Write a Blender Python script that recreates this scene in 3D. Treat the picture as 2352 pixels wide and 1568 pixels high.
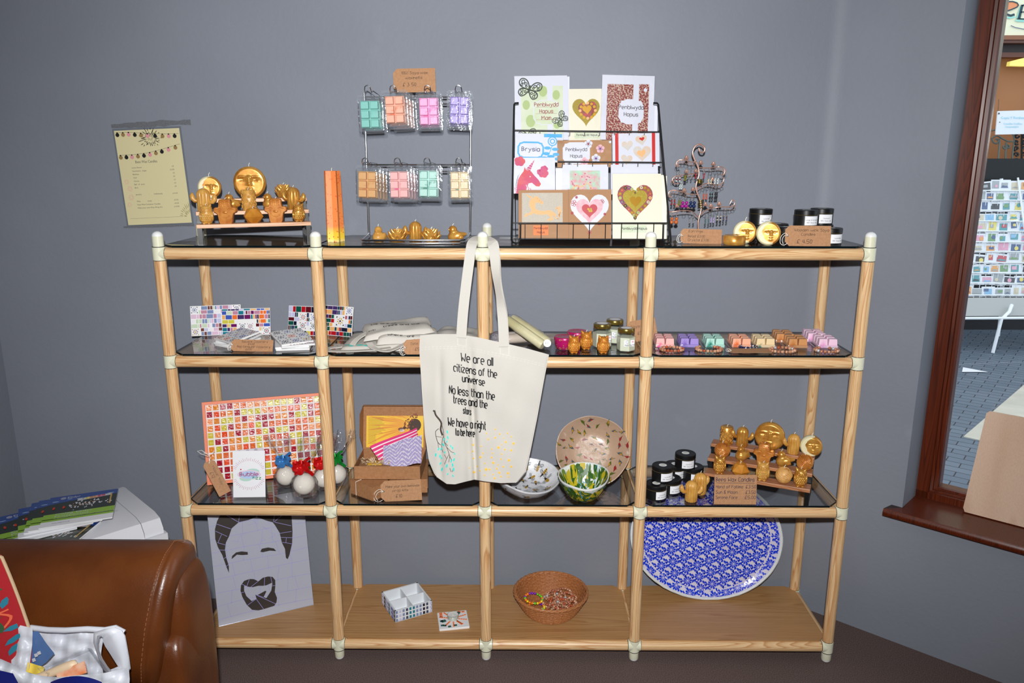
import bpy, bmesh, math, random
from math import sin, cos, pi, radians, sqrt, atan2, exp
from mathutils import Vector, Matrix, Euler
from mathutils.geometry import tessellate_polygon
for o in list(bpy.data.objects): bpy.data.objects.remove(o)
SC = bpy.context.scene; COL = SC.collection
def L(c):
    return tuple(((v/255)/12.92 if v <= 10 else ((v/255+.055)/1.055)**2.4) for v in c[:3])
# ------------------------------------------------------------------ camera, sky, flash, daylight, exposure
V = Vector
CAM = V((.34576, -2.22096, 1.59672)); YAW, PIT, FPX = -.0097, -.233, 1774.87
FW = V((sin(YAW)*cos(PIT), cos(YAW)*cos(PIT), sin(PIT))); RT = V((cos(YAW), -sin(YAW), 0)); UP = RT.cross(FW)
cam = bpy.data.objects.new('camera', bpy.data.cameras.new('camera')); COL.objects.link(cam)
cam.data.sensor_width = 36; cam.data.lens = FPX/2352*36; cam.data.clip_start = .02
cam.matrix_world = Matrix(((RT.x, UP.x, -FW.x, CAM.x), (RT.y, UP.y, -FW.y, CAM.y), (RT.z, UP.z, -FW.z, CAM.z), (0, 0, 0, 1)))
SC.camera = cam
SC.view_settings.view_transform = 'Standard'; SC.view_settings.look = 'None'
SC.view_settings.gamma = 1; SC.view_settings.use_curve_mapping = False; SC.view_settings.exposure = 0
SC.cycles.use_denoising = True; SC.cycles.caustics_reflective = False; SC.cycles.caustics_refractive = False
SC.cycles.max_bounces = 10; SC.cycles.transparent_max_bounces = 24
wd = bpy.data.worlds.new('sky'); SC.world = wd; wd.use_nodes = True
wd.node_tree.nodes['Background'].inputs[0].default_value = (.80, .90, 1, 1)
wd.node_tree.nodes['Background'].inputs[1].default_value = 1.9
FLASH_W, FLASH_ANGLE, FLASH_BLEND, FILL_W = 275, 106, .95, 5
fl = bpy.data.lights.new('camera_flash', 'SPOT'); fl.energy = FLASH_W; fl.spot_size = radians(FLASH_ANGLE); fl.spot_blend = FLASH_BLEND
fl.shadow_soft_size = .022; fl.color = (1, .995, .99)
fo = bpy.data.objects.new('camera_flash', fl); COL.objects.link(fo)
FPOS = CAM + UP*.15 - FW*.08
fo.location = FPOS; fo.rotation_euler = (FW + UP*.03).to_track_quat('-Z', 'Y').to_euler()
al = bpy.data.lights.new('fill_light', 'AREA'); al.energy = FILL_W; al.size = 1.2; al.color = (1, .96, .9)  # weak warm fill added overhead, out of view; not a fitting of the room
ao = bpy.data.objects.new('fill_light', al); COL.objects.link(ao); ao.location = (.3, -1.6, 2.62)

# ------------------------------------------------------------------ photo measuring helpers (a pixel -> a point on a plane of the place)
def ray(x, y): return FW + RT*((x-1176)/FPX) - UP*((y-784)/FPX)
def at(x, y, Y): d = ray(x, y); return CAM + d*((Y-CAM.y)/d.y)
def on(x, y, Z): d = ray(x, y); return CAM + d*((Z-CAM.z)/d.z)
def xat(px, Y, Z):
    k = (px-1176)/FPX; b = V((0, Y, Z))-CAM
    # (X-cx)*RT.x + ... = k * ((X-cx)*FW.x + ...)
    r0 = b.y*RT.y + b.z*RT.z; f0 = b.y*FW.y + b.z*FW.z
    return CAM.x + (k*f0 - r0)/(RT.x - k*FW.x)
def mpp(Y, Z, X=.3): return (V((X, Y, Z))-CAM).dot(FW)/FPX     # metres per pixel there
# ------------------------------------------------------------------ mesh builder
class MB:
    def __init__(s): s.v = []; s.f = []; s.m = []; s.mi = 0; s.T = None
    def add(s, vs, fs, mi=None):
        n = len(s.v); mi = s.mi if mi is None else mi
        for p in vs:
            p = V(p); s.v.append(s.T @ p if s.T else p)
        for f in fs: s.f.append([i+n for i in f]); s.m.append(mi)
    def box(s, c, d, R=None, mi=None):
        x, y, z = d[0]/2, d[1]/2, d[2]/2; c = V(c)
        vs = [V((a*x, b*y, e*z)) for e in (-1, 1) for b in (-1, 1) for a in (-1, 1)]
        if R: vs = [R @ p for p in vs]
        s.add([p+c for p in vs], [(0, 2, 3, 1), (4, 5, 7, 6), (0, 1, 5, 4), (2, 6, 7, 3), (0, 4, 6, 2), (1, 3, 7, 5)], mi)
    def rbox(s, c, d, r, n=3, R=None, mi=None, e=None):      # box with rounded vertical edges and softened rims
        x, y, z = d[0]/2, d[1]/2, d[2]/2; r = min(r, x*.99, y*.99); e = r*.5 if e is None else e; c = V(c)
        def loop(ins, zz):
            o = []
            for (sx, sy, a0) in ((1, 1, 0), (-1, 1, 90), (-1, -1, 180), (1, -1, 270)):
                for k in range(n+1):
                    a = radians(a0+90*k/n); rr = max(r-ins, 1e-5)
                    o.append(V((sx*(x-r)+rr*cos(a), sy*(y-r)+rr*sin(a), zz)))
            return o
        rings = [loop(e, -z), loop(e*.3, -z+e*.3), loop(0, -z+e), loop(0, z-e), loop(e*.3, z-e*.3), loop(e, z)]
        if R: rings = [[R @ p for p in q] for q in rings]
        s.loft([[p+c for p in q] for q in rings], caps=True, mi=mi)
    def loft(s, rings, closed=True, caps=False, mi=None, loop=False):
        n = len(rings[0]); vs = [p for r in rings for p in r]; fs = []
        R = len(rings)
        for i in range(R if loop else R-1):
            for j in range(n if closed else n-1):
                a, b = i*n+j, i*n+(j+1) % n; i2 = (i+1) % R
                fs.append((a, b, i2*n+(j+1) % n, i2*n+j))
        if caps: fs.append(tuple(range(n-1, -1, -1))); fs.append(tuple(range((R-1)*n, R*n)))
        s.add(vs, fs, mi)
    def lathe(s, prof, n=24, c=(0, 0, 0), mi=None, caps=True, fr=None, R=None):
        c = V(c); rings = []
        for (r, z) in prof:
            q = [V((r*(fr(2*pi*k/n, z) if fr else 1)*cos(2*pi*k/n), r*(fr(2*pi*k/n, z) if fr else 1)*sin(2*pi*k/n), z)) for k in range(n)]
            if R: q = [R @ p for p in q]
            rings.append([p+c for p in q])
        s.loft(rings, caps=caps, mi=mi)
    def tube(s, pts, r, n=8, mi=None, caps=True, closed=False, rs=None):
        pts = [V(p) for p in pts]; N = len(pts); rings = []; prev = None
        for i, p in enumerate(pts):
            if closed: t = pts[(i+1) % N]-pts[i-1]
            else: t = pts[min(i+1, N-1)]-pts[max(i-1, 0)]
            t = t.normalized() if t.length > 1e-9 else V((0, 0, 1))
            if prev is None:
                a = V((0, 0, 1)) if abs(t.z) < .9 else V((1, 0, 0)); u = t.cross(a).normalized()
            else:
                u = prev - t*prev.dot(t); u = u.normalized() if u.length > 1e-9 else t.orthogonal().normalized()
            prev = u; w = t.cross(u); rr = rs[i] if rs else r
            rings.append([p+(u*cos(2*pi*k/n)+w*sin(2*pi*k/n))*rr for k in range(n)])
        s.loft(rings, caps=caps and not closed, mi=mi, loop=closed)
    def sphere(s, c, r, n=12, m=8, mi=None, R=None):
        r = V((r, r, r)) if isinstance(r, (int, float)) else V(r); c = V(c)
        rings = []
        for i in range(1, m):
            a = pi*i/m; q = [V((r.x*sin(a)*cos(2*pi*k/n), r.y*sin(a)*sin(2*pi*k/n), -r.z*cos(a))) for k in range(n)]
            if R: q = [R @ p for p in q]
            rings.append([p+c for p in q])
        b = V((0, 0, -r.z)); t = V((0, 0, r.z))
        if R: b, t = R @ b, R @ t
        vs = [p for q in rings for p in q]+[b+c, t+c]; fs = []; k0 = len(vs)-2; M_ = m-1
        for i in range(M_-1):
            for j in range(n): fs.append((i*n+j, i*n+(j+1) % n, (i+1)*n+(j+1) % n, (i+1)*n+j))
        for j in range(n):
            fs.append((k0, (j+1) % n, j)); fs.append((k0+1, (M_-1)*n+j, (M_-1)*n+(j+1) % n))
        s.add(vs, fs, mi)
    def prism(s, pts, h0, h1, mi=None, R=None, c=(0, 0, 0)):   # outline in xy, extruded along z
        n = len(pts); c = V(c)
        a = [V((p[0], p[1], h0)) for p in pts]; b = [V((p[0], p[1], h1)) for p in pts]
        vs = a+b
        if R: vs = [R @ p for p in vs]
        fs = [(j, (j+1) % n, n+(j+1) % n, n+j) for j in range(n)]
        s.add([p+c for p in vs], fs+[tuple(range(n-1, -1, -1)), tuple(range(n, 2*n))], mi)
    def grid(s, fn, nu, nv, mi=None, mf=None):
        vs = [fn(i/nu, j/nv) for j in range(nv+1) for i in range(nu+1)]; w = nu+1
        n = len(s.v)
        for p in vs:
            p = V(p); s.v.append(s.T @ p if s.T else p)
        for j in range(nv):
            for i in range(nu):
                s.f.append([n+j*w+i, n+j*w+i+1, n+(j+1)*w+i+1, n+(j+1)*w+i])
                s.m.append(mf((i+.5)/nu, (j+.5)/nv) if mf else (s.mi if mi is None else mi))
    def poly(s, pts, T, mi=None, off=.0003):    # flat ink patch, T(u, v, off) -> point on the carrying surface
        s.add([T(p[0], p[1], off) for p in pts], [tuple(range(len(pts)))], mi)
    def disc(s, u, v, r, T, mi=None, off=.0003, n=12, ry=None): s.poly([(u+r*cos(2*pi*k/n), v+(ry or r)*sin(2*pi*k/n)) for k in range(n)], T, mi, off)
    def rect(s, u0, v0, u1, v1, T, mi=None, off=.0003): s.poly([(u0, v0), (u1, v0), (u1, v1), (u0, v1)], T, mi, off)
    def line(s, pts, w, T, mi=None, off=.0003, closed=False, ws=None):   # pen stroke of width w
        P = [V((p[0], p[1])) for p in pts]; n = len(P); vs = []; fs = []
        for i in range(n):
            t = P[(i+1) % n]-P[i-1] if closed else P[min(i+1, n-1)]-P[max(i-1, 0)]
            t = t.normalized() if t.length > 1e-9 else V((1, 0)); nn = V((-t.y, t.x))*((ws[i] if ws else w)/2)
            for q in (P[i]+nn, P[i]-nn): vs.append(T(q.x, q.y, off))
        for i in range(n if closed else n-1): j = (i+1) % n; fs.append((2*i, 2*i+1, 2*j+1, 2*j))
        s.add(vs, fs, mi)
    def text(s, t, u, v, h, T, mi=None, off=.0003, al='l', sx=1, sub=False):
        vs, fs, w = type_mesh(t); k = h/.7; dx = {'l': 0, 'c': -w/2, 'r': -w}[al]
        s.add([T(u+(a+dx)*k*sx, v+b*k, off) for a, b in vs], fs, mi)
    def hand(s, t, u, v, h, T, mi=None, off=.0003, al='l', sx=1, w=None, slant=0, seed=0, wob=.0):
        st, wd_ = stroke_text(t); k = h/6; dx = {'l': 0, 'c': -wd_/2, 'r': -wd_}[al]; rr = random.Random(seed+len(t))
        for q in st:
            s.line([(u+(a+dx+(b-2)*slant+rr.uniform(-wob, wob))*k*sx, v+(b-2+rr.uniform(-wob, wob))*k) for a, b in q], w or h*.09, T, mi, off)
    def mesh(s, name, mats, smooth=40):
        me = bpy.data.meshes.new(name); me.from_pydata([tuple(p) for p in s.v], [], s.f)
        for m in mats: me.materials.append(m)
        me.polygons.foreach_set('material_index', s.m)
        if smooth:
            me.polygons.foreach_set('use_smooth', [True]*len(s.f)); me.update()
            if smooth < 180: me.set_sharp_from_angle(angle=radians(smooth))
        me.update(); return me
    def build(s, name, mats, parent=None, smooth=40, loc=None, rot=None, bevel=0):
        if not isinstance(mats, (list, tuple)): mats = [mats]
        o = bpy.data.objects.new(name, s.mesh(name, mats, smooth)); COL.objects.link(o)
        if parent: o.parent = parent
        if loc is not None: o.location = loc
        if rot is not None: o.rotation_euler = rot
        if bevel:
            b = o.modifiers.new('bevel', 'BEVEL'); b.width = bevel; b.segments = 2; b.limit_method = 'ANGLE'; b.angle_limit = radians(40)
        return o
_tm = {}
def type_mesh(t):
    if t not in _tm:
        c = bpy.data.curves.new('t', 'FONT'); c.body = t; c.size = 1; c.resolution_u = 2
        o = bpy.data.objects.new('t', c); COL.objects.link(o)
        me = bpy.data.meshes.new_from_object(o.evaluated_get(bpy.context.evaluated_depsgraph_get()))
        vs = [(v.co.x, v.co.y) for v in me.vertices]; fs = [tuple(p.vertices) for p in me.polygons]
        bpy.data.objects.remove(o); bpy.data.curves.remove(c); bpy.data.meshes.remove(me)
        _tm[t] = (vs, fs, max([v[0] for v in vs] or [0]))
    return _tm[t]
# single-stroke pen letters: digit pairs x,y on a 0..6 x 0..9 grid (baseline 2, x-height 6, cap 8)
GL = {'a': '4645362514052232435|4642', 'b': '08020343423243454636251504', 'c': '4535261514031222324', 'd': '4842|4514261504031222344', 'e': '0444453626150403122232', 'f': '3747281812|0636', 'g': '4645361605041323344|46413020000', 'h': '0802|041626364542', 'i': '0602|0708', 'j': '2621101|2728', 'k': '0802|4604|1442', 'l': '0802', 'm': '0602|0516262522|251646554|4542', 'n': '0602|0416263645442', 'o': '1626454433221203051', 'p': '0600|0526364544332213', 'q': '4640|4526160514132334', 'r': '0602|04162636', 's': '46261605142434433212020', 't': '181322324|0636', 'u': '0603122233|4642', 'v': '062246', 'w': '0612244256', 'x': '0642|4602', 'y': '0624|462000', 'z': '06460242',
 'A': '022842|0444', 'B': '02082837362505|2544331202', 'C': '4738281706041322324', 'D': '02082837443302', 'E': '48080242|0535', 'F': '48080|0805023|0535', 'G': '47281704132234452', 'H': '0802|4842|0545', 'I': '0802', 'J': '38332212', 'K': '0802|480442', 'L': '080242', 'M': '020824484', 'N': '02084248', 'P': '0208283746250', 'R': '02082837462505|2542', 'S': '47382817061535443322120', 'T': '0848|2822', 'W': '0812255268', 'U': '0803122233448', 'Z': '08480242',
 '0': '1827443322130617', '1': '172822', '2': '0718283746020242', '3': '0838253544332202', '4': '180444|3832', '5': '48080535443322020', '6': '3816040312324344351504', '7': '084812', '8': '18073614', '9': '4636160718384742', '£': '47382817130242|0434', '$': '473828170615354433221202|2921', '&': '4206182826030212', '%': '4802|0718|3342', '.': '0203', ',': '0301', '-': '0434', "'": '0807', '+': '0444|2622', '*': '0646|2824'}
_fix = {'A': '022842|0444', 'B': '0208283736250525443302|', 'F': '48080502|0535', 'M': '0208245862', 'D': '0208283745433202', 'a': '45362616050312223243|4642', 'b': '0802|0516263645433222120', 'c': '453626160503122232', 'd': '4842|45362616050312223243', 'e': '04444536261605031222324', 'g': '4645362616050413233344|4641302010', 'o': '1605031222324344453626160', 'p': '0600|0516263645433222120', 'q': '4640|45362616050312223243', 's': '45361605143443321203', 'S': '47381807163543321203', 'C': '47381807031232434', 'G': '47381807031232434525', 'R': '0208283746350525|2542', 'P': '020828374635050', 'J': '48433212030', 'U': '080312223243 48'.replace(' ', ''), 'n': '0602|051626364542', 'u': '0603122232434|4642', 'h': '0802|0516263645420', 'm': '0602|0516262522|2536465552', 'w': '0612355266', 'y': '0623|461000', 'v': '062246', 'f': '38271712|0636', 'r': '0602|05162636', '0': '180703122233372818', '3': '08382535443322020', '6': '38180603122233343515', '8': '1807163637281635443312030415', '9': '46452505071828374641', '2': '07182837460242', '5': '4808053544433202', '$': '47381807163543321203|2921', '&': '42071828370503122244', 'Z': '08480242', 'I': '0802', 'k': '0802|460442', 'j': '26211000|2728', 'K': '0802|480542'}
GL.update(_fix)
_st = {}
def stroke_glyph(ch):
    if ch not in _st:
        out = []; wd_ = 0
        for part in GL.get(ch, '').split('|'):
            p = [(int(part[i]), int(part[i+1])) for i in range(0, len(part)-1, 2)]
            if len(p) == 1: p.append((p[0][0]+.5, p[0][1]))
            if len(p) > 1:
                wd_ = max(wd_, max(a for a, b in p)); q = []
                if len(p) == 2: q = p
                else:
                    for i in range(len(p)-1):
                        p0, p1, p2, p3 = p[max(i-1, 0)], p[i], p[i+1], p[min(i+2, len(p)-1)]
                        for k in range(3):
                            t = k/3; q.append(tuple(.5*(2*p1[j]+(p2[j]-p0[j])*t*.7+(-(p2[j]-p0[j])*1.4+3*(p2[j]-p1[j])*2-(p3[j]-p1[j])*.7 if 0 else 0)+((2*(p2[j]-p1[j])-(p2[j]-p0[j])*.7)*t)) for j in (0, 1)))
                    q.append(p[-1])
                out.append(q)
        _st[ch] = (out, wd_)
    return _st[ch]
def stroke_text(t):
    x = 0; out = []
    for ch in t:
        if ch == ' ': x += 3.2; continue
        g, w = stroke_glyph(ch)
        for q in g: out.append([(a+x, b) for a, b in q])
        x += w+1.5
    return out, x-1.5
def smoothp(p, n=5):
    o = []
    for i in range(len(p)-1):
        p0, p1, p2, p3 = p[max(i-1, 0)], p[i], p[i+1], p[min(i+2, len(p)-1)]
        for k in range(n):
            t = k/n; o.append(.5*((2*p1)+(p2-p0)*t+(2*p0-5*p1+4*p2-p3)*t*t+(3*p1-p0-3*p2+p3)*t**3))
    return o+[p[-1]]
# ------------------------------------------------------------------ things, parts, copies
def tag(o, label, cat, group=None, kind=None):
    if label: o['label'] = label
    if cat: o['category'] = cat
    if group: o['group'] = group
    if kind: o['kind'] = kind
    return o
def thing(name, label, cat, loc=(0, 0, 0), rz=0, group=None, rot=None):
    o = bpy.data.objects.new(name, None); COL.objects.link(o); o.empty_display_size = .02
    o.location = loc; o.rotation_euler = rot if rot else (0, 0, rz)
    return tag(o, label, cat, group)
def struct(o, label=None):
    o['kind'] = 'structure'
    if label: o['label'] = label
    return o
def dup(root, loc, rz=0, label=None, group=None, scale=None, rot=None):
    r = root.copy(); COL.objects.link(r); r.location = loc; r.rotation_euler = rot if rot else (0, 0, rz)
    if scale: r.scale = scale if isinstance(scale, (tuple, list)) else (scale,)*3
    if label: r['label'] = label
    if group: r['group'] = group
    for ch in list(root.children):
        c = ch.copy(); COL.objects.link(c); c.parent = r
        for g in list(ch.children):
            d = g.copy(); COL.objects.link(d); d.parent = c
    return r
class Kit:      # first placing moves the prototype itself, later ones copy it
    def __init__(s, maker): s.maker = maker; s.p = None
    def put(s, loc, rz=0, label=None, group=None, scale=1, rot=None):
        if s.p is None: s.p = s.maker(); s.used = False
        if not s.used:
            o = s.p; s.used = True; o.location = loc; o.rotation_euler = rot if rot else (0, 0, rz); o.scale = (scale,)*3 if isinstance(scale, (int, float)) else scale
            if label: o['label'] = label
            if group: o['group'] = group
            return o
        return dup(s.p, loc, rz, label, group, scale if isinstance(scale, (tuple, list)) else (scale,)*3, rot)
# ------------------------------------------------------------------ materials
def M(name, rgb, rough=.5, metal=0, spec=.5, var=None, vscale=20, bump=0, bscale=60, stretch=None, coat=0, sss=0, sheen=0, aniso=0, detail=4):
    m = bpy.data.materials.new(name); m.use_nodes = True; nt = m.node_tree; b = nt.nodes['Principled BSDF']
    b.inputs['Base Color'].default_value = (*L(rgb), 1); b.inputs['Roughness'].default_value = rough
    b.inputs['Metallic'].default_value = metal; b.inputs['Specular IOR Level'].default_value = spec
    if coat: b.inputs['Coat Weight'].default_value = coat; b.inputs['Coat Roughness'].default_value = .08
    if sss:
        b.inputs['Subsurface Weight'].default_value = sss; b.inputs['Subsurface Scale'].default_value = .004
        b.inputs['Subsurface Radius'].default_value = (1, .6, .3)
    if sheen: b.inputs['Sheen Weight'].default_value = sheen
    if var or bump:
        tc = nt.nodes.new('ShaderNodeTexCoord'); mp = nt.nodes.new('ShaderNodeMapping'); nt.links.new(tc.outputs['Object'], mp.inputs[0])
        if stretch: mp.inputs['Scale'].default_value = stretch
    if var:
        n = nt.nodes.new('ShaderNodeTexNoise'); n.inputs['Scale'].default_value = vscale; n.inputs['Detail'].default_value = detail
        nt.links.new(mp.outputs[0], n.inputs[0])
        r = nt.nodes.new('ShaderNodeValToRGB'); r.color_ramp.elements[0].position = .35; r.color_ramp.elements[1].position = .65
        r.color_ramp.elements[0].color = (*L(rgb), 1); r.color_ramp.elements[1].color = (*L(var), 1)
        nt.links.new(n.outputs[0], r.inputs[0]); nt.links.new(r.outputs[0], b.inputs['Base Color'])
    if bump:
        n2 = nt.nodes.new('ShaderNodeTexNoise'); n2.inputs['Scale'].default_value = bscale; n2.inputs['Detail'].default_value = 5
        nt.links.new(mp.outputs[0], n2.inputs[0])
        bp = nt.nodes.new('ShaderNodeBump'); bp.inputs['Strength'].default_value = bump; bp.inputs['Distance'].default_value = .002
        nt.links.new(n2.outputs[0], bp.inputs['Height']); nt.links.new(bp.outputs[0], b.inputs['Normal'])
    return m
def glass_mat(name, tint, ior=1.5, rough=0, gl=1, body=0, bodycol=(255, 255, 255), bump=0, bscale=40):
    m = bpy.data.materials.new(name); m.use_nodes = True; nt = m.node_tree; nt.nodes.remove(nt.nodes['Principled BSDF'])
    out = nt.nodes['Material Output']; t = nt.nodes.new('ShaderNodeBsdfTransparent'); t.inputs[0].default_value = (*tint, 1)
    g = nt.nodes.new('ShaderNodeBsdfGlossy'); g.inputs['Roughness'].default_value = rough
    f = nt.nodes.new('ShaderNodeFresnel'); f.inputs[0].default_value = ior
    mx = nt.nodes.new('ShaderNodeMixShader'); src = t
    if body:
        d = nt.nodes.new('ShaderNodeBsdfDiffuse'); d.inputs[0].default_value = (*L(bodycol), 1); m0 = nt.nodes.new('ShaderNodeMixShader')
        m0.inputs[0].default_value = body; nt.links.new(t.outputs[0], m0.inputs[1]); nt.links.new(d.outputs[0], m0.inputs[2]); src = m0
    # the same fresnel on either side of the sheet
    ge = nt.nodes.new('ShaderNodeNewGeometry'); mt = nt.nodes.new('ShaderNodeMath'); mt.operation = 'MULTIPLY_ADD'
    mt.inputs[1].default_value = (1/ior-ior); mt.inputs[2].default_value = ior
    nt.links.new(ge.outputs['Backfacing'], mt.inputs[0]); nt.links.new(mt.outputs[0], f.inputs[0])
    if bump:
        n2 = nt.nodes.new('ShaderNodeTexNoise'); n2.inputs['Scale'].default_value = bscale
        bp = nt.nodes.new('ShaderNodeBump'); bp.inputs['Strength'].default_value = bump; bp.inputs['Distance'].default_value = .004
        tc = nt.nodes.new('ShaderNodeTexCoord'); nt.links.new(tc.outputs['Object'], n2.inputs[0])
        nt.links.new(n2.outputs[0], bp.inputs['Height']); nt.links.new(bp.outputs[0], g.inputs['Normal']); nt.links.new(bp.outputs[0], f.inputs['Normal'])
    nt.links.new(f.outputs[0], mx.inputs[0]); nt.links.new(src.outputs[0], mx.inputs[1]); nt.links.new(g.outputs[0], mx.inputs[2])
    nt.links.new(mx.outputs[0], out.inputs['Surface']); return m
def wood_mat(name, c0, c1, scale=60, zs=.05, rough=.35, dist=3, spec=.5, c2=None):
    m = bpy.data.materials.new(name); m.use_nodes = True; nt = m.node_tree; b = nt.nodes['Principled BSDF']
    b.inputs['Roughness'].default_value = rough; b.inputs['Specular IOR Level'].default_value = spec
    tc = nt.nodes.new('ShaderNodeTexCoord'); oi = nt.nodes.new('ShaderNodeObjectInfo')
    vm = nt.nodes.new('ShaderNodeVectorMath'); vm.operation = 'MULTIPLY_ADD'; vm.inputs[1].default_value = (1, 1, 1)
    sc = nt.nodes.new('ShaderNodeVectorMath'); sc.operation = 'SCALE'; sc.inputs[0].default_value = (3.1, 1.7, 7.3)
    nt.links.new(oi.outputs['Random'], sc.inputs['Scale']); nt.links.new(tc.outputs['Object'], vm.inputs[0]); nt.links.new(sc.outputs[0], vm.inputs[2])
    mp = nt.nodes.new('ShaderNodeMapping'); mp.inputs['Scale'].default_value = (1, 1, zs); nt.links.new(vm.outputs[0], mp.inputs[0])
    n = nt.nodes.new('ShaderNodeTexNoise'); n.inputs['Scale'].default_value = scale*.35; n.inputs['Detail'].default_value = 1.5; nt.links.new(mp.outputs[0], n.inputs[0])
    mm = nt.nodes.new('ShaderNodeMath'); mm.operation = 'MULTIPLY'; mm.inputs[1].default_value = dist*6; nt.links.new(n.outputs[0], mm.inputs[0])
    fr = nt.nodes.new('ShaderNodeMath'); fr.operation = 'FRACT'; nt.links.new(mm.outputs[0], fr.inputs[0])
    r = nt.nodes.new('ShaderNodeValToRGB'); e = r.color_ramp.elements
    e[0].position = 0; e[0].color = (*L(c0), 1); e[1].position = 1; e[1].color = (*L(c0), 1)
    k = r.color_ramp.elements.new(.55); k.color = (*L(tuple((a*2+q)/3 for a, q in zip(c0, c1))), 1)
    k = r.color_ramp.elements.new(.86); k.color = (*L(c1), 1)
    nt.links.new(fr.outputs[0], r.inputs[0])
    n3 = nt.nodes.new('ShaderNodeTexNoise'); n3.inputs['Scale'].default_value = 900; nt.links.new(mp.outputs[0], n3.inputs[0])
    mx = nt.nodes.new('ShaderNodeMix'); mx.data_type = 'RGBA'; mx.blend_type = 'MULTIPLY'
    rr = nt.nodes.new('ShaderNodeValToRGB'); rr.color_ramp.elements[0].position = .3; rr.color_ramp.elements[0].color = (.82, .78, .72, 1); rr.color_ramp.elements[1].position = .6
    nt.links.new(n3.outputs[0], rr.inputs[0]); mx.inputs[0].default_value = .6
    nt.links.new(r.outputs[0], mx.inputs[6]); nt.links.new(rr.outputs[0], mx.inputs[7]); nt.links.new(mx.outputs[2], b.inputs['Base Color'])
    return m
PINE = wood_mat('pine', (235, 201, 154), (202, 148, 98), 70, .05)
PINE2 = wood_mat('pale_step_wood', (226, 180, 140), (196, 140, 104), 70, .05)
WALNUT = wood_mat('walnut_step_wood', (190, 132, 92), (150, 96, 64), 70, .05)
BOARD = wood_mat('shelf_board_wood', (192, 148, 98), (172, 126, 78), 50, .03, rough=.45)
MAHOG = wood_mat('mahogany', (100, 38, 10), (68, 22, 5), 60, .04, rough=.3)
PLY = wood_mat('birch_ply', (226, 196, 172), (212, 178, 152), 14, .15, rough=.45, dist=1.6)
CREAM = M('cream_plastic', (226, 226, 200), .3, spec=.5)
WHITEP = M('white_plastic', (238, 239, 240), .3)
DARKGAP = M('dark_gap', (40, 42, 46), .6)
GLASS = glass_mat('smoked_glass', (.86, .87, .875), 1.7)
GEDGE = M('glass_edge', (10, 22, 26), .15)
CLEAR = glass_mat('window_glass', (.97, .985, .98), 1.45)
PLASTIC = glass_mat('clear_plastic', (.94, .95, .96), 1.5, .1, body=.05, bodycol=(230, 235, 245), bump=.25, bscale=90)
CELLO = glass_mat('cellophane', (.96, .96, .965), 1.55, .05, body=.035, bodycol=(240, 242, 250), bump=.9, bscale=60)
JARGLASS = glass_mat('jar_glass', (.93, .96, .94), 1.5, .03)
BLACKM = M('black_metal', (16, 17, 19), .35, spec=.5)
BLACK = M('black_ink', (16, 16, 18), .6)
CHROME = M('chrome', (190, 192, 196), .18, 1)
WHITE = M('white_paper', (240, 241, 246), .55)
KRAFT = M('kraft_card', (184, 138, 100), .75, var=(172, 126, 88), vscale=160)
INK = M('pen_ink', (56, 40, 34), .7)
STRING = M('white_string', (235, 232, 224), .8)
WAXG = M('gold_wax', (228, 172, 82), .28, .45, var=(192, 126, 46), vscale=45, sss=0, spec=.6)
WAXY = M('beeswax', (216, 166, 84), .36, 0, var=(194, 138, 60), vscale=50, sss=.3)
WAXA = M('amber_wax', (212, 142, 66), .3, .2, var=(180, 104, 38), vscale=50)
WAXP = M('pale_wax', (232, 224, 184), .4, sss=.3)
WICK = M('wick', (236, 230, 214), .8)
# ------------------------------------------------------------------ the room
ZT, Z2, Z3, ZB, D = 1.3283, 1.0068, .5274, .0575, .311
RR = .0174
PX = [-.6952, -.24, .24, .7213, 1.3466]
YW = .35
RO, RD, RN = V((1.338, YW, 0)), V((.757, -.653, 0)).normalized(), V((.653, .757, 0)).normalized()
def rw(t, off, z): return RO+RD*t+RN*off+V((0, 0, z))
XL = -1.44
def wall_mat():
    m = M('grey_wall_paint', (132, 136, 148), .55, spec=.25, bump=.4, bscale=70)
    nt = m.node_tree; b = nt.nodes['Principled BSDF']; tc = nt.nodes.new('ShaderNodeTexCoord')
    def nz(s, det, st=None):
        n = nt.nodes.new('ShaderNodeTexNoise'); n.inputs['Scale'].default_value = s; n.inputs['Detail'].default_value = det; nt.links.new(tc.outputs['Object'], n.inputs[0]); return n
    n = nz(1.6, 3); r = nt.nodes.new('ShaderNodeValToRGB'); e = r.color_ramp.elements
    e[0].position = .3; e[0].color = (*L((127, 132, 143)), 1); e[1].position = .7; e[1].color = (*L((137, 142, 153)), 1); nt.links.new(n.outputs[0], r.inputs[0])
    # scuffs: pale scrapes of their own shape
    n2 = nz(6, 8); r2 = nt.nodes.new('ShaderNodeValToRGB'); r2.color_ramp.elements[0].position = .68; r2.color_ramp.elements[0].color = (0, 0, 0, 1); r2.color_ramp.elements[1].position = .8
    r2.color_ramp.elements[1].color = (.35, .35, .35, 1); nt.links.new(n2.outputs[0], r2.inputs[0])
    mx = nt.nodes.new('ShaderNodeMix'); mx.data_type = 'RGBA'; nt.links.new(r2.outputs[0], mx.inputs[0]); nt.links.new(r.outputs[0], mx.inputs[6])
    mx.inputs[7].default_value = (*L((150, 155, 168)), 1); nt.links.new(mx.outputs[2], b.inputs['Base Color']); return m
WALL = wall_mat()
CARPET = M('brown_carpet', (128, 110, 106), .95, spec=.1, var=(72, 60, 58), vscale=420, bump=.8, bscale=500, detail=6)
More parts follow.
